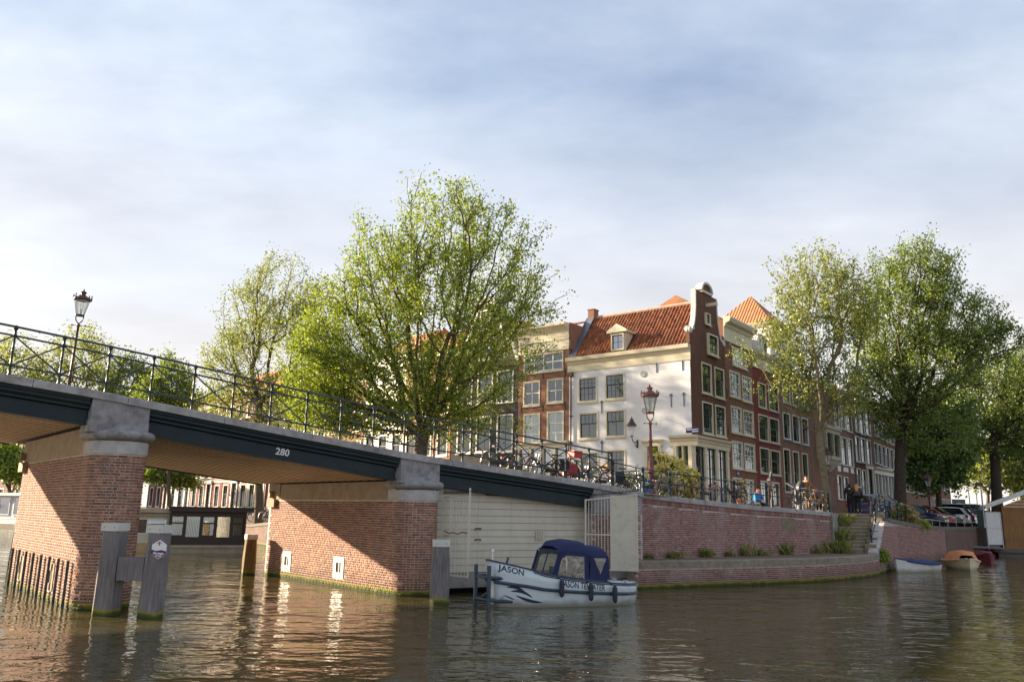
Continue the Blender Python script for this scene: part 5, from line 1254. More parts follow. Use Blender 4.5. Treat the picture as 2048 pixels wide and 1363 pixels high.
tree_px('elm_tree','yellow green tree far behind the shady elm',1975,120,(1975,1010),[(1965,935,38,45,0),(2005,915,45,50,0),(2040,950,40,45,0)],420,LF_D,25,trunk_r=.3,n_leaf=22,leaf=.45,sig=.8,z=2.0)
tree_px('elm_tree','dark tree leaning in at the right edge',2062,87,(2060,940),[(2055,830,60,90,0),(2080,760,60,70,0)],600,LF_C,26,trunk_r=.4,n_leaf=18,leaf=.3,sig=.5,barkm=M_BARKD,z=2.1)
tree_px('small_tree','small tree before the cream house seen through the bridge opening',336,89,(336,972),[(345,950,45,16,0),(310,945,40,14,0),(370,958,32,12,0)],300,LF_B,31,trunk_r=.16,n_leaf=20,leaf=.28,sig=.42)
tree_px('elm_tree','green tree behind the white houseboat under the left span',25,104,(22,985),[(25,930,45,35,0),(-10,915,40,40,0),(55,945,30,25,0)],420,LF_A,32,trunk_r=.16,n_leaf=20,leaf=.35,sig=.6,z=1.2)
def proj(p):
    q = Vector(p)-CP; w_ = q.dot(fwd); return 1024+FPX*q.dot(CR)/w_, 681.5-FPX*q.dot(CU)/w_
def path_at_px(P, x, z):                                  # where a path passes under a picture column
    lo, hi = 0, P.L
    for _ in range(40):
        m = (lo+hi)/2; c, a = P.at(m)
        if proj((c.x,c.y,z))[0] < x: lo = m
        else: hi = m
    return (lo+hi)/2
def off_path(P, d, back):
    c, a = P.at(d); return Vector((c.x-math.sin(a)*back, c.y+math.cos(a)*back)), a
# ------------------------------------------------------------------ mooring piles
def wood_mat(name, c1, c2, algae=True):
    m, t, b, o = new_mat(name)
    f = noise(t, 3.0, 8, .7, stretch=(9,9,.55)); c = ramp(t, f, [(.28,sc3(c1,.55)),(.5,c1),(.72,c2)])
    f2 = noise(t, 1.3, 4); c = mix(t, .5, c, ramp(t, f2, [(.3,(.6,.6,.6)),(.7,(1.2,1.2,1.2))]), 'MULTIPLY')
    if algae: c = add_algae(t, c)
    t.links.new(c, b.inputs['Base Color']); b.inputs['Roughness'].default_value = .9; bump(t, b, f, .8, .025); return m
M_WOODG = wood_mat('weathered_wood', (.19,.175,.175), (.30,.28,.275)); M_WOODB = wood_mat('brown_wood', (.20,.13,.05), (.34,.23,.09))
M_CAPW = plain('pile_cap_white', (.62,.62,.56), .6, .15, 3, dirt=((.35,.33,.27),3,.5))
def pile_parts(parent, loc, w0, w1, h, mat, rot, lean=(0,0), cap=.17):
    mb = MB(); secs = []; rg = random.Random(int(loc[0]*100))
    for z, w in ((-1.2,w0),(0,w0),(h*.35,w0*.98),(h*.7,(w0+w1)/2),(h,w1)):
        c = w*.16; q = w/2; f = max(z,0)/h
        ring = [(-q+c,-q),(q-c,-q),(q,-q+c),(q,q-c),(q-c,q),(-q+c,q),(-q,q-c),(-q,-q+c)]
        secs.append([(x+lean[0]*f+rg.gauss(0,.006),y+lean[1]*f+rg.gauss(0,.006),z) for x,y in ring])
    mb.loft(secs); o = mb.build('pile', mat, parent, loc=loc, rot=rot)
    mb = MB(); q = w1/2+.015; mb.box(-q,q,-q,q,h-cap,h+.015)
    o2 = mb.build('pile_cap', M_CAPW, o, loc=(lean[0],lean[1],0))
    for x in (-q*.6,q*.6):
        b_ = MB(); b_.lathe([(.012,0),(.012,.01),(0,.012)],6,M=Matrix.Translation((x,-q,h-cap/2)) @ Matrix.Rotation(PI/2,4,'X')); b_.build('bolt', M_BLACK, o2)
    return o
pa, pb = pz(212,1229,0), pz(300,1233,0)
mid = (pa+pb)/2; az_ = math.atan2((pb-pa).y,(pb-pa).x)
dol = thing('mooring_dolphin','pair of grey weathered mooring piles joined by a timber beside the left pier','piles',mid,az_)
hl = (pb-pa).length/2
pile_parts(dol,(-hl,0,0),.50,.42,2.08,M_WOODG,0,(-.02,0)); pile_parts(dol,(hl,0,0),.46,.40,2.06,M_WOODG,0,(.02,0))
mb = MB(); mb.box(-hl+.27,hl-.19,-.18,.18,.80,1.32); mb.build('cross_timber', M_WOODG, dol)
for lab, (x,y), w0, h, m_, yy in (('grey weathered mooring pile in front of the right pier',(878,1207),.53,1.72,M_WOODG,0),('sunlit brown mooring pile standing in the bridge opening',(496,1149),.46,1.50,M_WOODB,0),('dark mooring pile behind the left pier',(33,1128),.62,1.95,M_WOODG,0)):
    p = pz(x,y,0); t_ = thing('mooring_pile',lab,'pile',p,.15 if x > 600 else .55); pile_parts(t_,(0,0,0),w0,w0*.82,h,m_,0)
# route sign on the right-hand pile of the pair
cs_ = ppl(318,1098,pb+Vector((0,-.30,0)),Vector((0,1,0)))
sg = thing('route_sign','white hexagonal route sign with purple foot and red arrow on the mooring pile','sign',(cs_.x,cs_.y-.0,cs_.z),0)
hexp = [(.19*math.sin(PI/3*i),.215*math.cos(PI/3*i)) for i in range(6)]
mb = MB(); mb.prism(hexp,-.01,.02); mb.build('plate', M_SIGNW, sg)
M_PURP = plain('sign_purple',(.09,.02,.11),.5,.05); M_SRED = plain('sign_red',(.45,.03,.04),.5,.05)
mb = MB(); mb.prism([(-.172,-.10),(-.172,.0),(-.06,-.03),(.06,-.01),(.172,-.035),(.172,-.10),(0,-.198)],-.013,-.0105); mb.build('purple_field', M_PURP, sg)
mb = MB(); mb.prism([(-.014,.09),(.014,.09),(.014,.15),(.05,.125),(.05,.145),(0,.185),(-.05,.145),(-.05,.125),(-.014,.15)],-.013,-.0105); mb.build('arrow', M_SRED, sg)
text_obj('Plantage',.075,M_SIGNW,sg,face_mtx(Vector((0,-.0145,-.085)),(1,0,0)),depth=.001,bold=.002); text_obj('route',.06,M_SIGNW,sg,face_mtx(Vector((0,-.0145,-.14)),(1,0,0)),depth=.001,bold=.002)
# ------------------------------------------------------------------ cream security gates with spikes
M_GATE = plain('gate_cream', (.60,.56,.46), .5, .08, 3, dirt=((.35,.22,.12),4,.35))
def gate(label, A, Bp, z0, z1a, z1b, bars, panel):
    g = thing('security_gate', label, 'gate', (0,0,0)); d = (Bp-A); L = d.length
    P = lambda t, z: Vector((A.x+d.x*t, A.y+d.y*t, z)); zt_ = lambda t: z1a+(z1b-z1a)*t
    for t in (0,1)+((.5,) if panel else (.28,)):
        mb = MB(); mb.bar(P(t,z0), P(t,zt_(t)+(.25 if (t == 1 and not panel) else 0)), .06, .06); mb.build('stile', M_GATE, g)
    for z in (z0+.03, None, (z0+z1a)/2):
        mb = MB(); mb.bar(P(0,z or zt_(0)-.03), P(1 if not (panel and z and z > z0+.1) else .5, z or zt_(1)-.03), .05, .05); mb.build('rail', M_GATE, g)
    for i in range(bars):
        t = (i+1)/(bars+1)*(.5 if panel else 1); mb = MB(); mb.tube([P(t,z0+.03),P(t,zt_(t)-.03)], .014, 6); mb.build('bar', M_GATE, g)
    if panel:
        mb = MB(); mb.bar(P(.5,(z0+zt_(.75))/2), P(1,(z0+zt_(.75))/2), .02, zt_(.75)-z0-.05); mb.build('panel', M_GATE, g)
    n = 16; mb = MB()
    mb.tube([P(-.02,zt_(0)+.10),P(1.02,zt_(1)+.10)], .015, 5)
    for i in range(n):
        t = i/(n-1); c = P(t,zt_(t)+.10); 
        for s_ in (-1,1): mb.tube([c, c+Vector((.03*s_,-.10*s_,.09))], [.012,.002], 4)
    mb.build('spike_strip', M_GREEN, g); return g
nB = BU.cross(Vector((0,0,1))).normalized()
gA = ppl(886,1060,B(0,-.12,0),nB); gB = pyd(938,1060,gA.y-.75)
gate('cream barred gate beside the right pier',gA,gB,.55,3.0,3.0,7,False)
hA = ppl(1171,1060,B(0,-.40,0),nB); hB = pyd(1274,1060,28.7)
g2 = gate('cream gate with solid right half before the quay wall',hA,hB,.62,3.05,3.27,7,True)
mb = MB()
for i in range(22): 
    z = 1.0+i*.1; c = Vector((hB.x+.03,hB.y,z)); mb.tube([c,c+Vector((.09,-.02,.0))],[.014,.003],4)
mb.build('edge_spikes', M_GATE, g2)
ch_ = thing('rusty_chain','rusty chain looped across the barred gate','chain',(0,0,0)); mb = MB()
pts = [Vector((gA.x,gA.y,1.9)).lerp(Vector((gB.x,gB.y,1.92)),t)+Vector((0,-.03,-.05*math.sin(t*PI)+.02*math.sin(t*19))) for t in np.linspace(.05,.95,26)]
for p, q in zip(pts, pts[1:]): mb.tube([p,(p+q)/2+Vector((0,-.01,0)),q],[.012,.022,.012],5)
mb.build('links', plain('rust',(.16,.07,.035),.9,.4,20), ch_)
# ------------------------------------------------------------------ lamps
M_LAMPR = plain('lamp_maroon',(.21,.062,.05),.55,.25,8,(25,.2,.006)); M_LAMPD = plain('lamp_dark_maroon',(.10,.035,.03),.5,.25,8); M_LAMPB = plain('lamp_black',(.02,.022,.022),.45,.2,8)
def lamp_glass():
    m, t, b, o = new_mat('lantern_glass'); t.nodes.remove(b)
    tr = nn(t,'ShaderNodeBsdfTransparent'); tr.inputs['Color'].default_value = (.93,.95,.94,1); gl = nn(t,'ShaderNodeBsdfGlossy'); gl.inputs['Roughness'].default_value = .04
    mx = nn(t,'ShaderNodeMixShader'); mx.inputs[0].default_value = .14; t.links.new(tr.outputs[0],mx.inputs[1]); t.links.new(gl.outputs[0],mx.inputs[2]); t.links.new(mx.outputs[0],o.inputs[0]); return m
M_LGLASS = lamp_glass()
def lantern(parent, z, m, k=1.0, x=0, y=0):
    """crown lantern: glass tapering down, wide lid with crown points"""
    T = Matrix.Translation((x,y,z)) @ Matrix.Scale(k,4)
    mb = MB(); mb.lathe([(.17,0),(.19,.02),(.19,.06),(.15,.07)],8,M=T); L = mb.build('lantern_base', m, parent)
    mb = MB(); mb.lathe([(.165,.07),(.31,.70),(.30,.70),(.155,.07)],6,M=T); mb.build('glass', M_LGLASS, L)
    mb = MB()
    for i in range(6):
        a = 2*PI*i/6; mb.bar(T @ Vector((.165*math.cos(a),.165*math.sin(a),.07)), T @ Vector((.31*math.cos(a),.31*math.sin(a),.70)), .018*k, .018*k)
    mb.build('glazing_bars', m, L)
    mb = MB(); mb.lathe([(.30,.70),(.38,.73),(.38,.78),(.33,.80),(.16,.93),(.10,.95),(.10,1.05),(.14,1.07),(.13,1.10),(.05,1.14),(.02,1.24),(0,1.25)],14,M=T)
    for i in range(12):
        a = 2*PI*i/12; c = Vector((.37*math.cos(a),.37*math.sin(a),.78)); mb.lathe([(.025,0),(.035,.05),(.012,.08),(.03,.11 if i % 2 else .15),(0,.16 if i % 2 else .2)],5,M=T @ Matrix.Translation(c))
    mb.build('crown', m, L)
    mb = MB(); mb.lathe([(.05,.07),(.05,.2),(.035,.22),(.05,.3),(.0,.36)],8,M=T); mb.build('burner', plain('burner_white',(.7,.7,.66),.4,.1), L)
    mb = MB(); mb.lathe([(.29,.715),(.0,.74)],12,M=T); mb.build('lid_lining', M_WHITEP, L)
def street_lamp(label, base, H, m, k=1.0, group='crown-topped lamp posts', rz=0.2):
    t_ = thing('street_lamp', label, 'lamp', base, rz, group); zl = H-1.25*k; r = k
    prof = [(.23,0),(.23,.10),(.20,.14),(.19,.42),(.21,.45),(.21,.50),(.15,.56),(.135,.95),(.17,1.0),(.17,1.05),(.12,1.12),(.10,1.35),(.12,1.4),(.085,1.48),(.065,2.2),(.09,2.24),(.09,2.32),(.06,2.36),(.05,zl/r-.5),(.075,zl/r-.47),(.075,zl/r-.40),(.045,zl/r-.36)]
    mb = MB(); mb.lathe([(a*r,z*(zl-.36*r)/((zl/r-.36)*r)*r if False else z*r) for a,z in prof],12); mb.build('post', m, t_, True)
    mb = MB(); zb_ = zl-.42*r
    mb.tube([(-.27*r,0,zb_),(.27*r,0,zb_)],.014*r,6)
    for s_ in (-1,1): mb.lathe([(0,-.035),(.032,-.02),(.032,.02),(0,.035)],8,(s_*.27*r,0,zb_))
    mb.build('ladder_bar', m, t_)
    for s_ in (-1,1):
        mb = MB(); mb.tube([(0,0,zl-.36*r),(s_*.13*r,0,zl-.2*r),(s_*.16*r,0,zl-.08*r),(s_*.14*r,0,zl+.02*r)],[.025*r]*4,6); mb.build('fork_arm', m, t_)
    lantern(t_, zl, m, r); return t_
p = pyd(1303,985,33.6); zg = gz(p.x,p.y)
topz = pyd(1309,767,33.6).z; street_lamp('pale maroon crown-topped lamp post before the white house',(p.x,p.y,zg-.02),topz-zg,M_LAMPR)
pl_ = ppl(134,760,B(0,9.4,0),nB); s_ = (pl_-BP).dot(BU); pl_ = ppl(137,760,B(0,9.4,0),nB)
tp = ppl(161,577,B(0,9.4,0),nB); zb_ = zt((pl_-BV*9.4-BP).dot(BU))-.06
lmp = street_lamp('dark maroon crown-topped lamp post on the bridge',(pl_.x,pl_.y,zb_),tp.z-zb_,M_LAMPD,.82); lmp.rotation_euler = (0,math.radians(1.2),.2)
for lab, x, yb, yt_, Y, m_ in (('maroon lamp post behind the man in the tan coat',1661,1012,893,48,M_LAMPD),('maroon lamp post before the dark trees and parked cars',1860,1010,944,62,M_LAMPD),):
    p = pyd(x,yb,Y); zg = gz(p.x,p.y); street_lamp(lab,(p.x,p.y,zg),pyd(x,yt_,Y).z-zg,m_,.9)
def small_lamp(label, base, H, m=M_LAMPB, k=.8):
    t_ = thing('lamp_post',label,'lamp',base,0,'dark lantern posts'); mb = MB(); mb.lathe([(.09,0),(.09,.5),(.045,.6),(.04,H-1.1*k),(.06,H-1.05*k)],8); mb.build('post',m,t_); T = H-1.0*k
    mb = MB(); mb.lathe([(.10*k,.0),(.12*k,.04),(.10*k,.05)],6,(0,0,T)); L = mb.build('lantern_base',m,t_)
    mb = MB(); mb.lathe([(.11*k,.05),(.22*k,.5)],4,(0,0,T)); mb.build('glass',M_LGLASS,L)
    mb = MB(); mb.lathe([(.26*k,.5),(.26*k,.54),(.10*k,.74),(.10*k,.8),(.04*k,.86),(0,1.0)],6,(0,0,T)); mb.build('roof',m,L)
for lab,x,yt_,Y in (('black lantern post against the bright sky beyond the cars',1939,957,82),('black lantern on a post before the yellow green tree',1954,965,90)):
    p = pyd(x,1000,Y); small_lamp(lab,(p.x,p.y,2.2),pyd(x,yt_,Y).z-2.2,k=1.15)
p = pyd(1545,1015,43.5); zg = gz(p.x,p.y); small_lamp('black lantern on a post before the red house',(p.x,p.y,zg),pyd(1545,945,43.5).z-zg,k=.9)
# wall lantern on the white house
u,z = ch.px('left',1275,884); pw_ = ch.O+ch.y*(CD-u)+Vector((0,0,z))
wl_ = thing('wall_lantern','black wall lantern on scrolled bracket on the white house side','lamp',pw_,rotz_of(38.5)); zl = ch.px('left',1262,880)[1]-z
mb = MB(); mb.box(-.04,0,-.05,.05,-.35,.15); mb.tube([(0,0,.0),(-.35,0,-.05),(-.62,0,.05),(-.7,0,.3)],.03,6); mb.tube([(0,0,-.3),(-.2,0,-.28),(-.35,0,-.1),(-.2,0,.02)],.025,6); mb.build('bracket', M_LAMPB, wl_)
mb = MB(); mb.lathe([(.1,.3),(.13,.34),(.1,.35)],6,(-.7,0,0)); L = mb.build('lantern_base',M_LAMPB,wl_); mb = MB(); mb.lathe([(.12,.35),(.26,.95)],4,(-.7,0,0)); mb.build('glass',M_LGLASS,L); mb = MB(); mb.lathe([(.32,.95),(.32,.99),(.12,1.28),(.12,1.36),(.05,1.42),(0,1.58)],6,(-.7,0,0)); mb.build('roof',plain('lamp_roof_brown',(.07,.04,.035),.5,.2),L)
mb = MB(); mb.lathe([(.035,.36),(.035,.55),(0,.6)],6,(-.7,0,0)); mb.build('burner',MATS['burner_white'],L)
# ------------------------------------------------------------------ quay railing
def iron_post(mb, h=1.0, k=1.0): mb.lathe([(.085*k,0),(.085*k,.06),(.065*k,.09),(.06*k,.30),(.075*k,.33),(.05*k,.38),(.045*k,h*.60),(.065*k,h*.62),(.065*k,h*.70),(.045*k,h*.74),(.045*k,h*.86),(.07*k,h*.88),(.07*k,h*.97),(.03*k,h*1.02),(.0,h*1.03)],8)
qr = thing('quay_railing','dark green two-bar iron railing along the quay wall','railing')
zq = lambda d: wz(d)+.2
ds = [path_at_px(PW,x,zq(3)) for x in (1292,1346,1410,1475,1540,1607,1663,1690)]
pp_ = []
mb = MB(); iron_post(mb); PME = mb.mesh('post', M_RAIL, True)
for d in ds:
    c,a = off_path(PW,d,.14); pp_.append(Vector((c.x,c.y,zq(d)))); obj('post',PME,qr,(c.x,c.y,zq(d)))
st0 = B(8.75,-.12,0); pp_ = [Vector((st0.x,st0.y,zt(8.75)))]+pp_; obj('post',PME,qr,pp_[0])
for h_ in (.93,.50):
    mb = MB(); mb.tube([p+Vector((0,0,h_)) for p in pp_],.022,6); mb.build('rail', M_RAIL, qr)
sr = thing('stair_handrail','green iron handrail on posts down the stone stairs','railing')
A_ = [Vector((18.05,40.85,1.12)),Vector((18.9,42.15,1.95)),Vector((19.7,43.35,2.92))]
for a_ in A_: obj('post',PME,sr,a_)
for h_ in (.93,.5):
    mb = MB(); mb.tube([a_+Vector((0,0,h_)) for a_ in A_],.022,6); mb.build('rail', M_RAIL, sr)
r3 = thing('quay_railing','green iron railing with bicycles leaning on it right of the stairs','railing'); pts = []
for d in (4.2,6.0,7.8,9.6,11.4):
    c,a = off_path(PW2,d,.2); pts.append(Vector((c.x,c.y,wz2(d)+.22))); obj('post',PME,r3,pts[-1])
for h_ in (.93,.5):
    mb = MB(); mb.tube([a_+Vector((0,0,h_)) for a_ in pts],.022,6); mb.build('rail', M_RAIL, r3)
r4 = thing('low_guard_rail','low tubular guard rail before the parked cars','guard rail'); pts = []
for i,d in enumerate(np.arange(12,44,2.6)):
    c,a = off_path(PW2,d,.25); q = Vector((c.x,c.y,wz2(d)+.22)); mb = MB(); mb.tube([q,q+Vector((0,0,.36))],.022,6); mb.build('post', M_STEEL, r4); pts.append(q+Vector((0,0,.36+.02*math.sin(i))))
mb = MB(); mb.tube(pts,.032,7); mb.build('rail', M_STEEL, r4)
# ------------------------------------------------------------------ signs and small street things
p = pyd(1291,978,33.2); zg = gz(p.x,p.y)
sb_ = thing('direction_sign','blue square sign with white arrow at the foot of the lamp post','sign',(p.x,p.y,zg),.25); mb = MB(); mb.box(-.26,.26,-.02,.01,.12,.66); mb.build('plate',plain('traffic_blue',(.02,.16,.55),.4,.05),sb_)
mb = MB(); mb.prism([(-.12,.56),(.12,.56),(.12,.32),(.06,.38),(-.08,.2),(-.16,.28),(-.02,.46),(-.12,.56)][:7],-.024,-.021); mb.build('arrow',M_SIGNW,sb_); mb = MB(); mb.tube([(0,.02,0),(0,.02,.7)],.025,6); mb.build('post',M_STEEL,sb_)
p = pyd(1592,1010,44); zg = gz(p.x,p.y); ib = thing('information_board','black sloping information board on a steel post by the young elm','board',(p.x,p.y,zg),.6)
mb = MB(); mb.tube([(0,0,0),(0,0,1.25)],.035,6); mb.build('post',M_STEEL,ib); mb = MB(); mb.add([(-.45,-.25,1.2),(.45,-.25,1.2),(.45,.25,1.45),(-.45,.25,1.45),(-.45,-.25,1.26),(.45,-.25,1.26),(.45,.25,1.51),(-.45,.25,1.51)],[(0,3,2,1),(4,5,6,7),(0,1,5,4),(1,2,6,5),(2,3,7,6),(3,0,4,7)]); mb.build('panel',M_BLACK,ib)
p = pyd(1735,1005,52); zg = gz(p.x,p.y); rb = thing('litter_bin','blue bin by the dark doorway','bin',(p.x,p.y,zg)); mb = MB(); mb.loft([[(x*k,y*k,z) for x,y in ((-.28,-.25),(.28,-.25),(.28,.25),(-.28,.25))] for z,k in ((0,.85),(.9,1))]); mb.build('body',plain('bin_blue',(.03,.14,.4),.5,.1),rb); mb = MB(); mb.box(-.3,.3,-.28,.27,.9,.97); mb.build('lid',plain('bin_blue_dark',(.02,.1,.3),.5,.1),rb)
p = pyd(1918,1012,76); ns = thing('square_sign','dark square sign with a ring on a post behind the white car','sign',(p.x,p.y,2.1),0); zc = p.z-2.1
mb = MB(); mb.tube([(0,0.03,0),(0,.03,zc+.4)],.04,6); mb.build('post',M_STEEL,ns); mb = MB(); mb.box(-.62,.62,-.03,.01,zc-.65,zc+.65); mb.build('plate',plain('sign_slate',(.12,.14,.14),.5,.1),ns)
ring = [(.33*math.cos(2*PI*i/20),-.035,zc+.33*math.sin(2*PI*i/20)) for i in range(20)]; mb = MB(); mb.tube(ring,.03,5,closed=True); mb.bar((-.25,-.035,zc-.25),(.25,-.035,zc+.25),.02,.05); mb.build('ring',M_SIGNW,ns)
p = pyd(1966,1040,64); cb_ = thing('utility_cabinet','dark green utility cabinet beside the tall grey post','cabinet',(p.x,p.y,2.15),.9); mb = MB(); mb.box(-.6,.6,-.3,.3,0,1.25); mb.build('body',plain('cabinet_green',(.02,.07,.06),.5,.15),cb_); mb = MB(); mb.box(-.64,.64,-.34,.34,1.25,1.31); mb.build('lid',MATS['cabinet_green'],cb_); mb = MB(); mb.box(-.02,.02,-.305,-.3,.1,1.2); mb.build('door_seam',M_BLACK,cb_)
p = pyd(1969,1045,62); gp = thing('grey_post','tall grey steel post with sign bracket beside the cabinet','post',(p.x,p.y,2.15)); mb = MB(); mb.lathe([(.08,0),(.08,.3),(.06,.35),(.05,pyd(1969,968,62).z-2.15)],8); mb.build('shaft',M_STEEL,gp); mb = MB(); hz_ = pyd(1969,968,62).z-2.15; mb.box(-.35,.15,-.05,.05,hz_-.15,hz_+.15); mb.build('bracket',M_LAMPD,gp)
# bench under the young elm
p = pyd(1620,1012,44.5); zg = gz(p.x,p.y); bn = thing('bench','pale grey slatted bench where the man sits','bench',(p.x,p.y,zg),rotz_of(52))
for i in range(4):
    mb = MB(); mb.box(-1.1,1.1,-.25+i*.13,-.14+i*.13,.42,.46); mb.build('slat',plain('bench_grey',(.42,.44,.42),.7,.15),bn)
for x in (-.9,.9):
    mb = MB(); mb.box(x-.05,x+.05,-.22,.22,0,.42); mb.build('leg',M_STEEL,bn)
# ------------------------------------------------------------------ boats
M_HULLB = plain('pale_blue_hull',(.62,.70,.74),.3,.05,1.2,(6,.03,.004),dirt=((.45,.47,.46),1.5,.3)); M_NAVY = plain('navy_trim',(.03,.055,.095),.4,.15,5); M_CANV = plain('navy_canvas',(.016,.024,.085),.85,.15,4,(9,.35,.02))
def hull_stain(m):                                        # grey scum along the waterline
    t = m.node_tree; b = [n for n in t.nodes if n.type == 'BSDF_PRINCIPLED'][0]; src = b.inputs['Base Color'].links[0].from_socket
    z, p = posz(t); n = nn(t,'ShaderNodeTexNoise'); n.inputs['Scale'].default_value = 3; n.inputs['Detail'].default_value = 6; t.links.new(p, n.inputs['Vector'])
    zz = mathn(t,'ADD',z,mathn(t,'MULTIPLY',mathn(t,'SUBTRACT',n.outputs['Fac'],.5),.25))
    t.links.new(mix(t, ramp(t, zz, [(.05,(.8,.8,.8)),(.22,(0,0,0))]), src, (.20,.19,.13)), b.inputs['Base Color'])
hull_stain(M_HULLB)
M_FEND = plain('fender_grey',(.035,.035,.05),.8,.2,30,(60,.5,.01)); M_DECKB = plain('boat_deck',(.66,.70,.70),.5,.08,4); M_TXT = plain('boat_lettering',(.015,.03,.07),.4,.05)
def vinyl():
    m, t, b, o = new_mat('clear_vinyl'); t.nodes.remove(b)
    tr = nn(t,'ShaderNodeBsdfTransparent'); tr.inputs['Color'].default_value = (.72,.74,.72,1); gl = nn(t,'ShaderNodeBsdfGlossy'); gl.inputs['Roughness'].default_value = .06
    bp = nn(t,'ShaderNodeBump'); bp.inputs['Strength'].default_value = .6; bp.inputs['Distance'].default_value = .03; t.links.new(noise(t,6,3),bp.inputs['Height']); t.links.new(bp.outputs[0],gl.inputs['Normal'])
    mx = nn(t,'ShaderNodeMixShader'); mx.inputs[0].default_value = .18; t.links.new(tr.outputs[0],mx.inputs[1]); t.links.new(gl.outputs[0],mx.inputs[2]); t.links.new(mx.outputs[0],o.inputs[0]); return m
M_VINYL = vinyl()
b0 = pyd(978,1205,23.3); b0.z = 0; b1 = b0+azv(69)*7.14; dirb = (b1-b0); LB = dirb.length; azb = math.degrees(math.atan2(dirb.x,dirb.y))
jb = thing('motor_boat','pale blue work boat with navy canopy moored by the boathouse','boat',b0,rotz_of(azb)); jb.scale = (.645,.82,.88)
XS = [0,.25,.7,1.3,2.0,3.0,4.2,5.4,6.2,6.8,LB]
GB = [.42,.68,.92,1.06,1.12,1.14,1.12,1.06,.92,.66,.22]; WB = [.28,.50,.74,.90,.98,1.02,1.0,.92,.76,.48,.10]
ZS = [1.36,1.32,1.25,1.16,1.0,.88,.78,.70,.66,.65,.66]
gbf, wbf, zsf = (lambda x: np.interp(x,XS,GB)), (lambda x: np.interp(x,XS,WB)), (lambda x: np.interp(x,XS,ZS))
def hy(x, z):
    zs_ = zsf(x); f = max(0,min(1,z/zs_)); return float(wbf(x)+(gbf(x)-wbf(x))*f**.75)
mb = MB(); secs = []
for x in np.concatenate([np.linspace(0,LB,30)]):
    zs_ = float(zsf(x)); zz = [-.35,-.12,.0,zs_*.25,zs_*.5,zs_*.75,zs_]; yy = [wbf(x)*.55,wbf(x)*.9]+[hy(x,z) for z in zz[2:]]
    xo = .10*(1-x/.7) if x < .7 else 0
    secs.append([(x+xo*(1-max(z,0)/zs_),-y,z) for y,z in zip(yy,zz)][::1]+[(x+xo*(1-max(z,0)/zs_),y,z) for y,z in list(zip(yy,zz))[::-1]])
mb.loft(secs); hull = mb.build('hull', M_HULLB, jb, True)
def side_curve(zf, out, x0, x1, n=26, s=-1): return [(x,s*(hy(x,zf(x))+out),zf(x)) for x in np.linspace(x0,x1,n)]
for s_ in (-1,1):
    mb = MB(); mb.tube(side_curve(lambda x: float(zsf(x))*.56-.02,.02,.02,LB-.02,30,s_),.055,7); mb.build('rubbing_strake', M_NAVY, jb)
    mb = MB(); mb.tube(side_curve(lambda x: float(zsf(x)),.0,.0,LB,34,s_),.028,6); mb.build('gunwale', M_NAVY, jb)
    mb = MB(); mb.tube(side_curve(lambda x: float(zsf(x))-.055,.004,1.5,LB-.1,34,s_),.016,5); mb.build('trim_line', M_NAVY, jb)
mb = MB(); mb.tube([(0,-.42,1.36),(-.05,0,1.38),(0,.42,1.36)],.03,6); mb.build('bow_band', M_NAVY, jb); mb = MB(); mb.tube([(.02,-.4,.82),(-.06,0,.84),(.02,.4,.82)],.06,6); mb.build('bow_band', M_NAVY, jb)
mb = MB()                                                 # deck, sunk in the cockpit
D_ = [(x,float(gbf(x))-.05,float(zsf(x))-(.16 if x < 1.6 else .06 if (x < 2.3 or x > 5.9) else .45)) for x in (.15,.7,1.6,1.61,2.29,2.3,5.9,5.91,6.5,LB-.15)]
mb.add([(x,-y,z) for x,y,z in D_]+[(x,y,z) for x,y,z in D_],[(i,i+1,i+11,i+10) for i in range(9)]); mb.build('deck', M_DECKB, jb)
# push bow: posts and rollers
for (x,y) in ((-.42,.50),(-.22,-.42)):
    mb = MB(); mb.box(x-.065,x+.065,y-.065,y+.065,-.35,1.22); mb.build('push_post', M_NAVY, jb)
for z in (.86,.18):
    for (x,y) in ((-.42,.50),(-.22,-.42)):
        mb = MB(); mb.tube([(x,y,z),(x+.95,y*1.75,z-.02)],.055,8); mb.build('push_arm', M_NAVY, jb)
    mb = MB(); mb.tube([(-.42,.5,z),(-.22,-.42,z)],.05,8); mb.build('push_bar', M_NAVY, jb)
mb = MB(); mb.bar((-.22,-.42,.05),(.35,-.62,.32),.04,.04); mb.bar((-.42,.5,.05),(.2,.7,.32),.04,.04); mb.build('push_strut', M_STEEL, jb)
mb = MB(); mb.tube([(.12,0,1.36),(.12,0,1.62)],.03,6); mb.lathe([(.0,-.07),(.07,-.03),(.07,.03),(0,.07)],8,(.12,0,1.66)); mb.build('bow_light', M_WHITEP, jb)
mb = MB(); mb.tube([(.9,.3,1.2),(1.0,.3,1.45)],.05,8); mb.build('bollard', M_NAVY, jb)
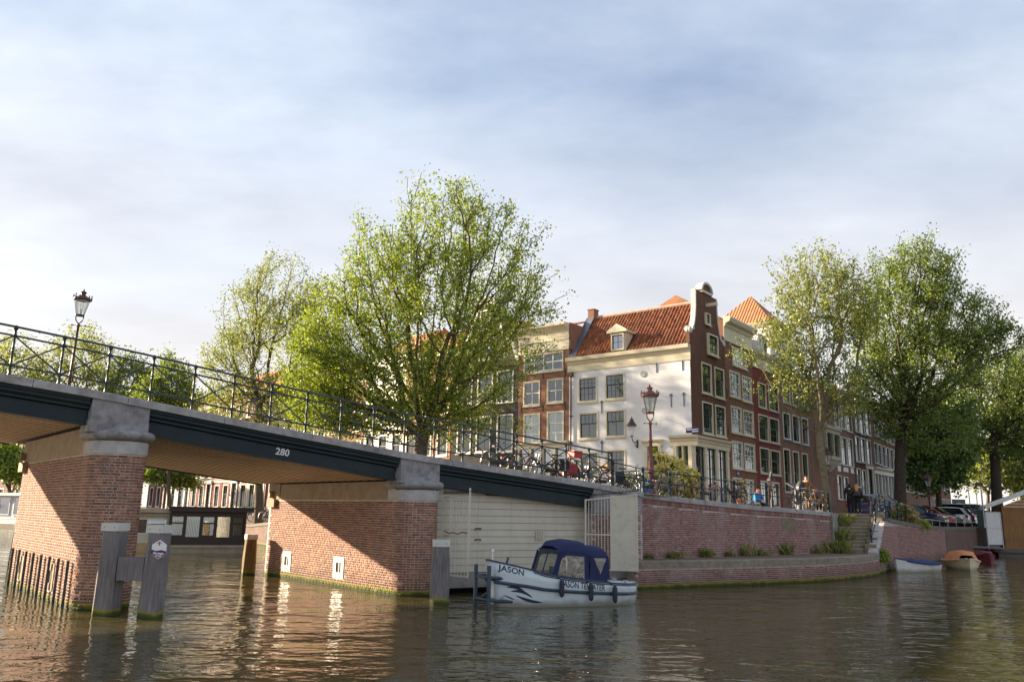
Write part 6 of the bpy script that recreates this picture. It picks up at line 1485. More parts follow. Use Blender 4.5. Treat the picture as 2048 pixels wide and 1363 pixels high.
# lettering and bow emblem, laid on the hull side
def hull_text(s, size, x0, zf, mat, name='lettering', bold=.0, wide=1.0):
    me = text_mesh(s,size,0.0,bold); me.materials.clear(); me.materials.append(mat)
    for v in me.vertices:
        x = x0+v.co.x*wide; z = zf(x)+v.co.y; v.co = (x,-(hy(x,z)+.008),z)
    return obj(name, me, jb)
hull_text('JASON',.25,.62,lambda x: float(zsf(x))-.16,M_TXT,bold=.004,wide=1.3); 
hull_text('JASON TEWATER',.27,3.86,lambda x: float(zsf(x))-.185,M_TXT,bold=.003)
def swoosh(cur, wid):
    mb = MB(); n = 14; vs = []
    for i in range(n+1):
        t = i/n; x,z = cur(t); w_ = wid*math.sin(PI*min(1,t*1.0))**.7*.5+.003
        vs += [(x,-(hy(x,z-w_)+.008),z-w_),(x,-(hy(x,z+w_)+.008),z+w_)]
    mb.add(vs,[(2*i,2*i+2,2*i+3,2*i+1) for i in range(n)]); mb.build('bow_emblem', M_TXT, jb)
for k,(xa,za,xb,zb_,wd,bend) in enumerate(((.45,.60,1.25,.42,.08,.09),(.60,.48,1.5,.30,.08,.10),(.8,.36,1.95,.15,.085,-.06),(.35,.36,.8,.22,.035,.0))):
    swoosh(lambda t,xa=xa,za=za,xb=xb,zb_=zb_,bend=bend: (xa+(xb-xa)*t, za+(zb_-za)*t+bend*math.sin(PI*t)*.8), wd)
# fenders and ropes
for x in (2.6,4.0,5.2):
    zg_ = float(zsf(x)); y = -(hy(x,zg_)+.11); mb = MB(); mb.lathe([(.02,.0),(.09,.05),(.105,.12),(.105,.42),(.09,.5),(.02,.56)],9,(x+.12,y,zg_-.62)); f_ = mb.build('fender', M_FEND, jb, True)
    mb = MB(); mb.tube([(x-.15,-(hy(x,zg_)-.05),zg_+.02),(x+.12,y,zg_-.08)],.012,4); mb.build('rope', M_BLACK, jb)
# canopy
CX = -.42; CXS = .80
CXF = lambda x: (x-4.3)*CXS+4.3+CX
def hoop(x, hw_, z0, z1, lean=0):
    pts = [(-hw_,z0),(-hw_*.98,z0+(z1-z0)*.55),(-hw_*.90,z0+(z1-z0)*.88),(-hw_*.72,z1-.03),(-hw_*.3,z1+.02),(hw_*.3,z1+.02),(hw_*.72,z1-.03),(hw_*.90,z0+(z1-z0)*.88),(hw_*.98,z0+(z1-z0)*.55),(hw_,z0)]
    return [(CXF(x),p[0],p[1]) for p in pts]
def roof_loft(xs, name):                                  # canvas over the hoops, upper part only
    secs = [hoop(*q)[1:9] for q in xs]; mb = MB(); mb.loft(secs,cap=False,closed=False); return mb.build(name, M_CANV, jb, True)
def side_ring(outer, inner, y, name, win_name='window_panel'):
    n = len(outer)
    for s_ in (-1,1):
        mb = MB(); mb.add([(CXF(x),s_*y,z) for x,z in outer]+[(CXF(x),s_*y,z) for x,z in inner],[(i,(i+1)%n,(i+1)%n+n,i+n) for i in range(n)]); c_ = mb.build(name, M_CANV, jb)
        mb = MB(); mb.add([(CXF(x),s_*(y-.004),z) for x,z in inner],[tuple(range(n))]); mb.build(win_name, M_VINYL, c_)
roof_loft([(2.95,.93,.95,1.80),(3.2,.95,.95,1.98),(3.8,.96,.9,2.03),(4.5,.96,.85,1.98),(4.72,.95,.8,1.9)],'canopy_roof')
side_ring([(2.55,.92),(2.92,1.60),(3.25,1.72),(4.66,1.66),(4.74,.78)],[(2.82,.96),(3.05,1.45),(3.3,1.56),(4.42,1.52),(4.45,.84)],.945,'canopy_side')
mb = MB(); mb.add([(2.95,-.85,1.70),(2.95,.85,1.70),(2.52,.95,.92),(2.52,-.95,.92)],[(0,1,2,3)]); mb.build('windscreen', M_VINYL, jb, loc=(CX+4.3*(1-CXS),0,0)).scale = (CXS,1,1)
mb = MB(); mb.tube([(2.95,-.9,1.7),(2.95,.9,1.7)],.03,5); mb.tube([(2.97,0,1.72),(2.53,0,.93)],.03,5); mb.tube([(2.9,-.92,1.66),(2.52,-.95,.92)],.05,5); mb.tube([(2.9,.92,1.66),(2.52,.95,.92)],.05,5); mb.build('windscreen_frame', M_CANV, jb, loc=(CX+4.3*(1-CXS),0,0)).scale = (CXS,1,1)
mb = MB(); mb.box(3.4,3.5,-.6,.6,.45,1.15); mb.box(3.7,4.3,-.5,.5,.4,.85); mb.build('helm_console', plain('helm_dark',(.05,.05,.055),.6,.2), jb, loc=(CX+4.3*(1-CXS),0,0)).scale = (CXS,1,1)
roof_loft([(4.75,.94,.8,1.78),(5.1,.93,.75,1.84),(5.7,.90,.72,1.82),(5.95,.86,.7,1.72)],'rear_canopy_roof')
tri_o = [(4.76,.62),(4.80,1.55),(5.92,1.50),(6.05,.60),(5.45,.60)]; tri_i = [(5.42,.98),(5.02,1.48),(5.80,1.47),(5.44,.98),(5.43,.97)]
side_ring(tri_o,tri_i,.93,'rear_canopy_side')
mb = MB(); mb.add([(5.95,-.86,1.55),(5.95,.86,1.55),(6.08,.9,.60),(6.08,-.9,.60)],[(0,1,2,3)]); mb.build('rear_curtain', M_CANV, jb, loc=(CX+4.3*(1-CXS),0,0)).scale = (CXS,1,1)
for x,y in ((6.35,-.45),(6.35,.35),(5.2,-.98)):
    mb = MB(); z_ = float(zsf(x)); mb.box(x-.12,x+.12,y-.02,y+.02,z_+.05,z_+.09); mb.box(x-.03,x+.03,y-.02,y+.02,z_-.05,z_+.06); mb.build('cleat', M_STEEL, jb)
# small open boats by the canal wall
def dinghy(label, loc, az, L, beam, h, hullm, bottom, coverm, cover_z, rake=.35):
    t_ = thing('rowing_boat',label,'boat',loc,rotz_of(az)); secs = []; top = []
    for i in range(13):
        t = i/12; x = L*t; w_ = beam/2*(math.sin(min(1,(t*1.25+.02))*PI/2)**.8 if t < .75 else 1-.28*((t-.75)/.25)); zs_ = h*(1.25-.45*math.sin(min(t*1.4,1)*PI/2)+.12*max(0,t-.6))
        xo = rake*(1-t*3) if t < .33 else 0
        secs.append([(x+xo,0,-.2),(x+xo*.6,-w_*.75,0),(x,-w_,zs_),(x,w_,zs_),(x+xo*.6,w_*.75,0)]); top.append((x,w_,zs_))
    mb = MB(); mb.loft(secs); mb.build('hull',hullm,t_,False)
    for s_ in (-1,1):
        mb = MB(); mb.tube([(x,s_*w_,z) for x,w_,z in top],.03,5); mb.build('gunwale',bottom,t_)
    mb = MB(); secs = []
    for (x,w_,z) in top[2:]:
        t = x/L; cz_ = z+cover_z*math.sin(PI*min(1,max(0,(t-.1)/.9)))**.6
        secs.append([(x,-w_-.02,z-.08),(x,-w_*.9,z+.03),(x,-w_*.6,z+(cz_-z)*.85+.015*math.sin(x*9)),(x,0,cz_+.03*math.sin(x*7)),(x,w_*.6,z+(cz_-z)*.85+.015*math.cos(x*8)),(x,w_*.9,z+.03),(x,w_+.02,z-.08)])
    mb.loft(secs,closed=False,cap=False); mb.build('cover',coverm,t_,True)
    mb = MB(); mb.tube([(0.02,0,h*1.2),(-.25,.1,h*.9),(-.5,.3,h*1.3)],.015,4); mb.build('mooring_rope',plain('rope_blue',(.04,.07,.2),.9,.2),t_); return t_
M_BCOV = plain('blue_cover',(.02,.05,.16),.8,.3,6,(12,.8,.05)); M_TCOV = plain('tan_cover',(.66,.25,.09),.8,.2,4,(6,.6,.04)); M_RCOV = plain('red_cover',(.22,.035,.045),.8,.25,4,(8,.6,.04))
M_GREYH = plain('grey_white_hull',(.68,.68,.66),.45,.12,3); M_CRM = plain('cream_hull',(.75,.66,.42),.35,.1,3); hull_stain(M_GREYH); hull_stain(M_CRM)
p = pz(1792,1144,0); dinghy('grey white rowing boat with crumpled blue cover by the canal wall',(p.x,p.y,0),62,3.0,1.35,.55,M_GREYH,M_BCOV,M_BCOV,.16,.15)
p = pz(1940,1142,0); dinghy('cream speedboat with tan cover and bow towards the water',(p.x,p.y,0),22,4.6,1.95,.52,M_CRM,M_CRM,M_TCOV,.58,.6)
p = pz(1982,1127,0); dinghy('small boat with dark red cover behind the cream speedboat',(p.x,p.y,0),20,3.6,1.4,.5,M_RCOV,M_RCOV,M_RCOV,.3,.3)
# ------------------------------------------------------------------ houseboats
M_DKBR = plain('dark_brown_paint',(.030,.018,.018),.45,.2,4); M_LTIM = wood_mat('cabin_boards',(.33,.17,.07),(.46,.26,.11),False)
h0, h1 = pyd(333,1105,46.0), pyd(487,1110,47.6); h0.z = h1.z = 0; dh = h1-h0; Lh = dh.length
hbt = thing('houseboat','dark brown flat-roofed houseboat with vertical blinds seen through the bridge','houseboat',h0,math.atan2(dh.y,dh.x))
M_POND = plain('pontoon_concrete',(.36,.31,.23),.9,.25,2,(20,.4,.02))
mb = MB(); mb.box(-.25,Lh+.6,-.5,4.2,-.4,.42); mb.build('pontoon',M_POND,hbt); mb = MB(); mb.box(-.25,Lh+.6,-.56,-.5,.28,.36); mb.build('rubbing_strip',M_POND,hbt)
H_ = pyd(333,1012,h0.y).z
mb = MB(); fr_ = (((0,0)),0.0)
cols_ = 5; cw = Lh/cols_; zb0, zb1 = .95, H_-.55
ops = []
for i in range(cols_):
    if i % 2 == 0: ops += [(i*cw+.12,zb0,cw-.24,(zb1-zb0)*.62),(i*cw+.12,zb0+(zb1-zb0)*.70,cw-.24,(zb1-zb0)*.30)]
    else: ops += [(i*cw+.06,zb0-.1,cw-.12,zb1-zb0+.12)]
wall_face(mb,fr_,Lh,.42,H_-.25,ops,.08); mb.add([(0,0,.42),(0,3.6,.42),(0,3.6,H_-.25),(0,0,H_-.25)],[(3,2,1,0)]); mb.add([(Lh,0,.42),(Lh,3.6,.42),(Lh,3.6,H_-.25),(Lh,0,H_-.25)],[(0,1,2,3)]); mb.build('wall',M_DKBR,hbt)
for (u,z,w_,h_) in ops:
    mb = MB(); mb.box(u,u+w_,.05,.055,z,z+h_); wn_ = mb.build('window',M_GLASSC,hbt)
    n = int(w_/.085)
    mb = MB()
    for k in range(n): mb.box(u+.02+k*.085,u+.02+k*.085+.052,.14,.146,z,z+h_)
    mb.build('blind_slats',M_CURT,wn_)
mb = MB(); mb.box(.05,Lh-.05,.5,.52,.42,H_-.3); mb.build('inner_wall',M_ROOM,hbt)
mb = MB(); mb.box(-.12,Lh+.35,-.35,3.9,H_-.25,H_-.05); mb.box(-.18,Lh+.45,-.42,3.95,H_-.05,H_+.02); mb.build('roof',M_DKBR,hbt)
# pale cabin at its left end
mb = MB(); mb.box(-3.2,-.02,.4,3.6,.42,H_-.35); mb.build('side_cabin',M_CREAM,hbt)
for k in range(3):
    mb = MB(); mb.box(-3.0+k*1.0,-2.15+k*1.0,.385,.40,1.0,H_-.7); w_ = mb.build('window',M_GLASS,hbt); mb = MB(); frame_mb(mb,.9,H_-1.65,.06,-.03,.0); q = mb.build('window_frame',M_CASEW,w_,loc=(-3.02+k*1.0,.39,.98))
mb = MB(); mb.add([(-1.15,-.15,H_-.95),(-.25,-.15,H_-.95),(-.25,.38,H_-.62),(-1.15,.38,H_-.62)],[(0,1,2,3)]); mb.build('awning_window',M_WHITEP,hbt)
mb = MB(); mb.box(-3.4,.02,.0,3.8,H_-.35,H_-.12); mb.box(-3.4,-.02,.1,.38,H_-.5,H_-.42); mb.build('side_roof',plain('pale_fascia',(.40,.33,.24),.7,.2),hbt)
mb = MB(); mb.box(-3.4,-.25,-.1,4,-.4,.5); mb.build('side_pontoon',plain('pontoon_tan',(.42,.30,.16),.9,.25,2),hbt)
# white houseboat under the left span
w1 = pyd(50,1052,84); w0 = pyd(-90,1050,90); w0.z = w1.z = 0; dw = w1-w0; Lw = dw.length; wh = thing('houseboat','white flat-roofed houseboat at the left edge beyond the pier','houseboat',w0,math.atan2(dw.y,dw.x)); Hw = pyd(50,985,84).z
mb = MB(); mb.box(-.3,Lw+.3,-.5,4,-.4,.45); mb.build('pontoon',M_POND,wh); M_PB = plain('pale_boards',(.52,.55,.55),.6,.1,2)
for i in range(12):
    za = .45+(Hw-.75)*i/12; mb = MB(); mb.add([(0,0,za),(Lw,0,za),(Lw,.1,za),(0,.1,za),(0,.03,za+(Hw-.75)/12-.01),(Lw,.03,za+(Hw-.75)/12-.01),(Lw,.1,za+(Hw-.75)/12-.01),(0,.1,za+(Hw-.75)/12-.01)],[(0,3,2,1),(4,5,6,7),(0,1,5,4),(1,2,6,5),(2,3,7,6),(3,0,4,7)]); mb.build('board',M_PB,wh)
mb = MB(); mb.box(0.02,Lw-.02,.1,3.6,.45,Hw-.3); mb.build('wall',M_PB,wh)
mb = MB(); mb.box(-.4,Lw+.4,-.4,4,Hw-.3,Hw); mb.build('roof',M_WHITEP,wh)
for k in range(3):
    u = Lw-2.3-k*2.6; mb = MB(); mb.box(u,u+1.7,-.02,.0,1.4,Hw-.55); w_ = mb.build('window',M_GLASS,wh); mb = MB(); frame_mb(mb,1.9,Hw-1.75,.1,-.04,.02); mb.build('window_frame',M_WHITEP,w_,loc=(u-.1,-.01,1.3))
# wooden houseboat at the right edge
r0 = pz(2013,1112,0); rh = thing('houseboat','wooden plank houseboat with white roof edge at the right edge','houseboat',r0,math.radians(-24)); Hr = pyd(2004,1012,r0.y).z
zdk = pyd(2004,1096,r0.y).z
mb = MB(); mb.box(-.6,11,-.8,3,-.4,zdk*.55); mb.box(-.9,11,-1.0,3,zdk*.55,zdk); mb.build('pontoon',plain('deck_grey',(.16,.14,.13),.85,.2,3),rh)
nb = 14; bw = (Hr-zdk)/nb
for i in range(nb+10):
    z0_ = zdk+i*bw; z1_ = z0_+bw-.012; sl_ = .42
    x0_ = max(0,(z0_-Hr)/sl_+.0) if z0_ > Hr-.01 else 0
    if x0_ > 7: break
    mb = MB(); mb.add([(x0_,0,z0_),(8,0,z0_),(8,.04,z0_),(x0_,.04,z0_),(x0_+(.0 if z1_ < Hr else bw/sl_),.014,z1_),(8,.014,z1_),(8,.05,z1_),(x0_+(.0 if z1_ < Hr else bw/sl_),.05,z1_)],[(0,3,2,1),(4,5,6,7),(0,1,5,4),(1,2,6,5),(2,3,7,6),(3,0,4,7)]); mb.build('plank',M_LTIM,rh)
mb = MB(); mb.box(0,8,.052,.1,zdk,Hr-.02); mb.box(0,.06,.1,2.8,zdk,Hr-.02); mb.build('side_wall',M_LTIM,rh)
mb = MB(); 
for (xa,xb) in ((-1.15,8.2),):
    za, zb_ = Hr-.42*1.15+.25, Hr+.42*8.2+.25
    mb.add([(x,y,z+dz_) for dz_ in (0,.26) for (x,y,z) in ((xa,-.5,za),(xb,-.5,zb_),(xb,3,zb_),(xa,3,za))],[(0,3,2,1),(4,5,6,7),(0,1,5,4),(1,2,6,5),(2,3,7,6),(3,0,4,7)])
mb.build('roof',M_WHITEP,rh)
zp0, zp1 = pyd(1990,1088,r0.y).z, pyd(1990,1025,r0.y).z
dp = thing('white_screen','white two-panel screen in a grey frame beside the wooden houseboat','screen',(r0.x-1.05,r0.y-.6,zdk),.12)
for za,zb_ in ((zp0,(zp0+zp1)/2-.01),((zp0+zp1)/2+.01,zp1)):
    mb = MB(); mb.box(-.62,.55,0,.04,za-zdk,zb_-zdk); mb.build('panel',M_GREYH,dp)
mb = MB(); 
for x in (-.66,.59): mb.box(x-.04,x+.04,-.02,.06,-.1,zp1-zdk+.04)
mb.box(-.66,.59,-.02,.06,zp1-zdk,zp1-zdk+.08); mb.build('frame',M_STEEL,dp)
gw = thing('gangway','narrow dark gangway from the wall to the wooden houseboat','gangway',(0,0,0)); mb = MB(); q0 = Vector((r0.x-5.2,r0.y-1.0,.75)); q1 = Vector((r0.x-.8,r0.y-.9,zdk)); mb.bar(q0,q1,.7,.08); mb.build('deck',MATS['deck_grey'],gw); mb = MB(); mb.tube([q0+Vector((0,-.35,.05)),q1+Vector((0,-.35,.05))],.03,5); mb.build('rail',M_STEEL,gw)
# ------------------------------------------------------------------ bicycles
M_BF = {k: plain('bike_'+k,c,.35,.15,8) for k,c in dict(black=(.015,.015,.017),blue=(.03,.05,.12),grey=(.2,.2,.2),brown=(.14,.06,.04),pink=(.5,.2,.22),green=(.03,.08,.05),white=(.55,.55,.52),tan=(.32,.17,.06)).items()}
M_CHROME = plain('chrome',(.55,.55,.55),.25,.1,5,metal=.9); M_TYRE = plain('bike_tyre',(.05,.045,.04),.85,.3,20); M_TYRET = plain('tan_tyre',(.35,.27,.17),.85,.2,20); M_SADD = plain('saddle_brown',(.05,.03,.025),.6,.2)
M_REDB = plain('red_bag',(.42,.02,.02),.7,.15,4,(6,.5,.03)); M_DKBAG = plain('black_bag',(.02,.02,.026),.8,.2,4,(6,.5,.03)); M_WICK = plain('wicker',(.3,.22,.14),.9,.4,30,(50,.8,.02)); M_CRATE = plain('red_crate',(.6,.035,.02),.5,.1)
WR = .345
def wheel_meshes(tm):
    ring = [(WR*math.cos(2*PI*i/22),0,WR*math.sin(2*PI*i/22)) for i in range(22)]; mb = MB(); mb.tube(ring,.027,5,closed=True); a = mb.mesh('tyre',tm,True)
    mb = MB(); mb.tube([(x*.94,0,z*.94) for x,y,z in ring],.013,4,closed=True); mb.tube([(0,-.04,0),(0,.04,0)],.025,6)
    for i in range(14):
        t = 2*PI*i/14; mb.bar((.02*math.cos(t+.5),.02*(-1)**i,.02*math.sin(t+.5)),(WR*.93*math.cos(t),0,WR*.93*math.sin(t)),.004,.004)
    return a, mb.mesh('rim',M_CHROME,True)
_wm = {m_.name: wheel_meshes(m_) for m_ in (M_TYRE,M_TYRET)}
def bicycle(label, loc, az, col='black', lean=.06, step=True, tyre=M_TYRE, extra=(), group='parked bicycles', turn=.2):
    t_ = thing('bicycle',label,'bicycle',loc,0,group); t_.rotation_euler = (lean,0,rotz_of(az)); fm = M_BF[col]
    wb = 1.08; R_ = (-wb/2,0,WR+.01); F_ = (wb/2,0,WR+.01); bb = (-.08,0,.30); seat = (-.30,0,.86); head = (.36,0,.90); headb = (.40,0,.62)
    mb = MB(); mb.tube([bb,seat],.021,6); mb.tube([head,headb],.024,6)
    if step: mb.tube([(-.14,0,.42),(.12,0,.50),headb],.023,6); mb.tube([bb,(.15,0,.40),(.395,0,.66)],.021,6)
    else: mb.tube([(-.27,0,.78),(.37,0,.84)],.021,6); mb.tube([bb,headb],.023,6)
    for s_ in (-1,1): mb.tube([bb,(R_[0],s_*.05,R_[2])],.010,5); mb.tube([(-.28,0,.80),(R_[0],s_*.05,R_[2])],.009,5)
    mb.build('frame',fm,t_)
    mb = MB()
    for s_ in (-1,1): mb.tube([headb,(.44,s_*.045,.56),(F_[0],s_*.045,F_[2])],.012,5)
    mb.build('fork',fm,t_)
    for P_,ang in ((R_,0),(F_,turn)):
        w_ = obj('wheel',_wm[tyre.name][0],t_,P_,(0,0,ang)); obj('rim',_wm[tyre.name][1],w_)
        arc = [(P_[0]+(WR+.035)*math.cos(a),0,P_[2]+(WR+.035)*math.sin(a)) for a in np.linspace(.1 if P_ is F_ else .25,PI*.95 if P_ is F_ else PI*1.1,12)]
        mb = MB()
        for p,q in zip(arc,arc[1:]): mb.bar(p,q,.05,.006)
        mb.build('mudguard',fm,t_)
    mb = MB(); mb.loft([[(x,-w_,z),(x,w_,z),(x,w_*.8,z+.05),(x,-w_*.8,z+.05)] for x,w_,z in ((-.45,.09,.87),(-.36,.10,.88),(-.24,.05,.88),(-.16,.02,.87))]); mb.build('saddle',M_SADD,t_)
    mb = MB(); mb.tube([head,(.34,0,1.02)],.014,5); mb.tube([(.12,-.29,1.03),(.26,-.27,1.06),(.36,-.12,1.06),(.36,.12,1.06),(.26,.27,1.06),(.12,.29,1.03)],.012,6); h_ = mb.build('handlebar',M_CHROME,t_)
    for s_ in (-1,1):
        mb = MB(); mb.tube([(.10,s_*.29,1.03),(.20,s_*.28,1.05)],.018,6); mb.build('grip',M_RUBBER,h_)
    mb = MB(); mb.loft([[(x,-.03,z-.06),(x,-.055,z-.03),(x,-.055,z+.03),(x,-.03,z+.07)] for x,z in ((-.55,.33),(-.3,.34),(-.02,.33),(.06,.31))]); mb.build('chain_case',M_BLACK,t_)
    mb = MB(); mb.tube([(-.08,-.09,.30),(-.02,-.10,.15)],.010,5); mb.box(-.06,.04,-.17,-.09,.135,.155); mb.tube([(-.08,.09,.30),(-.14,.10,.45)],.010,5); mb.box(-.19,-.09,.09,.17,.44,.46); mb.build('pedals',M_BLACK,t_)
    mb = MB(); 
    for y in (-.06,0,.06): mb.tube([(-.86,y,.76),(-.36,y,.77)],.008,4)
    for s_ in (-1,1): mb.tube([(-.72,s_*.06,.76),(R_[0],s_*.06,R_[2])],.007,4)
    mb.build('carrier',M_BLACK,t_)
    mb = MB(); mb.box(-.91,-.88,-.03,.03,.60,.66); mb.build('rear_lamp',M_CRATE,t_)
    mb = MB(); mb.lathe([(.0,0),(.04,.02),(.045,.07)],8,M=Matrix.Translation((.44,0,.86)) @ Matrix.Rotation(PI/2,4,'Y')); mb.build('front_lamp',M_CHROME,t_)
    for e_ in extra:
        if e_[0] == 'bags':
            for s_ in (-1,1):
                mb = MB(); mb.loft([[(-.84+d,s_*(.10+w_),z),(-.42-d,s_*(.10+w_),z),(-.42-d,s_*.085,z),(-.84+d,s_*.085,z)] for z,w_,d in ((.36,.08,.03),(.42,.13,0),(.72,.12,0),(.76,.04,.02))]); mb.build('pannier',e_[1],t_)
            mb = MB(); mb.box(-.84,-.42,-.12,.12,.765,.785); mb.build('pannier_flap',e_[1],t_)
        if e_[0] == 'crate':
            x0,x1,z0 = e_[2]; mb = MB(); mb.box(x0,x1,-.2,.2,z0,z0+.02); mb.box(x0,x1,-.2,-.18,z0,z0+.26); mb.box(x0,x1,.18,.2,z0,z0+.26); mb.box(x0,x0+.02,-.18,.18,z0,z0+.26); mb.box(x1-.02,x1,-.18,.18,z0,z0+.26); mb.build('crate',e_[1],t_)
    return t_
def bike_bridge(x, q=.42, **k):
    p = ppl(x,930,B(0,q,0),nB); s_ = (p-BP-BV*q).dot(BU); return (p.x,p.y,zt(s_)-.06)
def bike_quay(x, back):
    d = path_at_px(PW,x,3.2)
    c,a = off_path(PW,d,back); return (c.x,c.y,max(gz(c.x,c.y),wz(d)+.12))
bicycle('brown bicycle leaning beside the red-lit one on the bridge',bike_bridge(1040,.8),50,'brown',.05,False)
bicycle('green bicycle before the flowering shrub',bike_quay(1322,.8),232,'green',.05,True)
bicycle('black bicycle at the railing right of the pink one',bike_quay(1492,.65),235,'black',-.05,True)
bicycle('black bicycle with red rear light leaning at the bridge railing before the black house',bike_bridge(1005),56,'black',.08,True,extra=())
bicycle('black bicycle with black panniers by the bridge railing',bike_bridge(1093),236,'black',-.06,True,extra=(('bags',M_DKBAG),))
bicycle('bicycle with bright red plastic crate behind the bridge railing',bike_bridge(1122,.95),56,'grey',.05,False,extra=(('crate',M_CRATE,(.42,.82,1.0)),))
bicycle('bicycle with red panniers at the end of the bridge railing',bike_bridge(1166),56,'black',-.05,True,extra=(('bags',M_REDB),))
bicycle('bicycle with wicker basket at the end of the bridge railing',bike_bridge(1193,.95),236,'brown',.06,True,extra=(('crate',M_WICK,(-.85,-.42,.79)),))
bicycle('black bicycle with dark panniers left of the maroon lamp post',(lambda p:(p.x,p.y,zt(9.0)-.12))(ppl(1256,960,B(0,.5,0),nB)),58,'black',.06,False,extra=(('bags',M_DKBAG),))
bicycle('grey bicycle with pale tyres right of the maroon lamp post',bike_quay(1362,.55),52,'grey',.06,False,tyre=M_TYRET)
bicycle('pink bicycle with pale tyres before the shop front',bike_quay(1438,.6),52,'pink',.07,True,tyre=M_TYRET,turn=.35)
bicycle('black bicycle with pale rear mudguard before the young elm',bike_quay(1622,.6),50,'black',.05,False)
bicycle('tan bicycle held by the man in the tan coat',bike_quay(1679,.7),50,'tan',.04,True,turn=.5)
for i,(d,az,col,lab) in enumerate(((4.6,20,'blue','blue bicycle parked first behind the stair railing'),(5.6,10,'black','black bicycle parked second behind the stair railing'),(6.7,25,'white','pale bicycle parked among the others behind the stair railing'),(7.8,5,'black','black bicycle with wicker basket behind the stair railing'),(9.0,18,'green','green bicycle parked by the rose bush'))):
    c,a = off_path(PW2,d,1.0); bicycle(lab,(c.x,c.y,max(gz(c.x,c.y),wz2(d)+.2)),az,col,.06,i % 2 == 0,extra=(('crate',M_WICK,(.42,.8,1.0)),) if i == 3 else ())
for i in range(4):                                        # by the canal beyond the bridge
    d = PLQ.L-27-i*1.1; c,a = PLQ.at(d); c = Vector((c.x-math.sin(a)*1.2,c.y+math.cos(a)*1.2)); bicycle(('black bicycle nearest the right pier in the row beyond the bridge','white bicycle second from the right pier beyond the bridge','grey bicycle third from the right pier beyond the bridge','black bicycle farthest from the right pier beyond the bridge')[i],(c.x,c.y,gz(c.x,c.y)),30+i*12,('black','white','grey','black')[i],.05,True,group='bicycles in a row beyond the bridge')
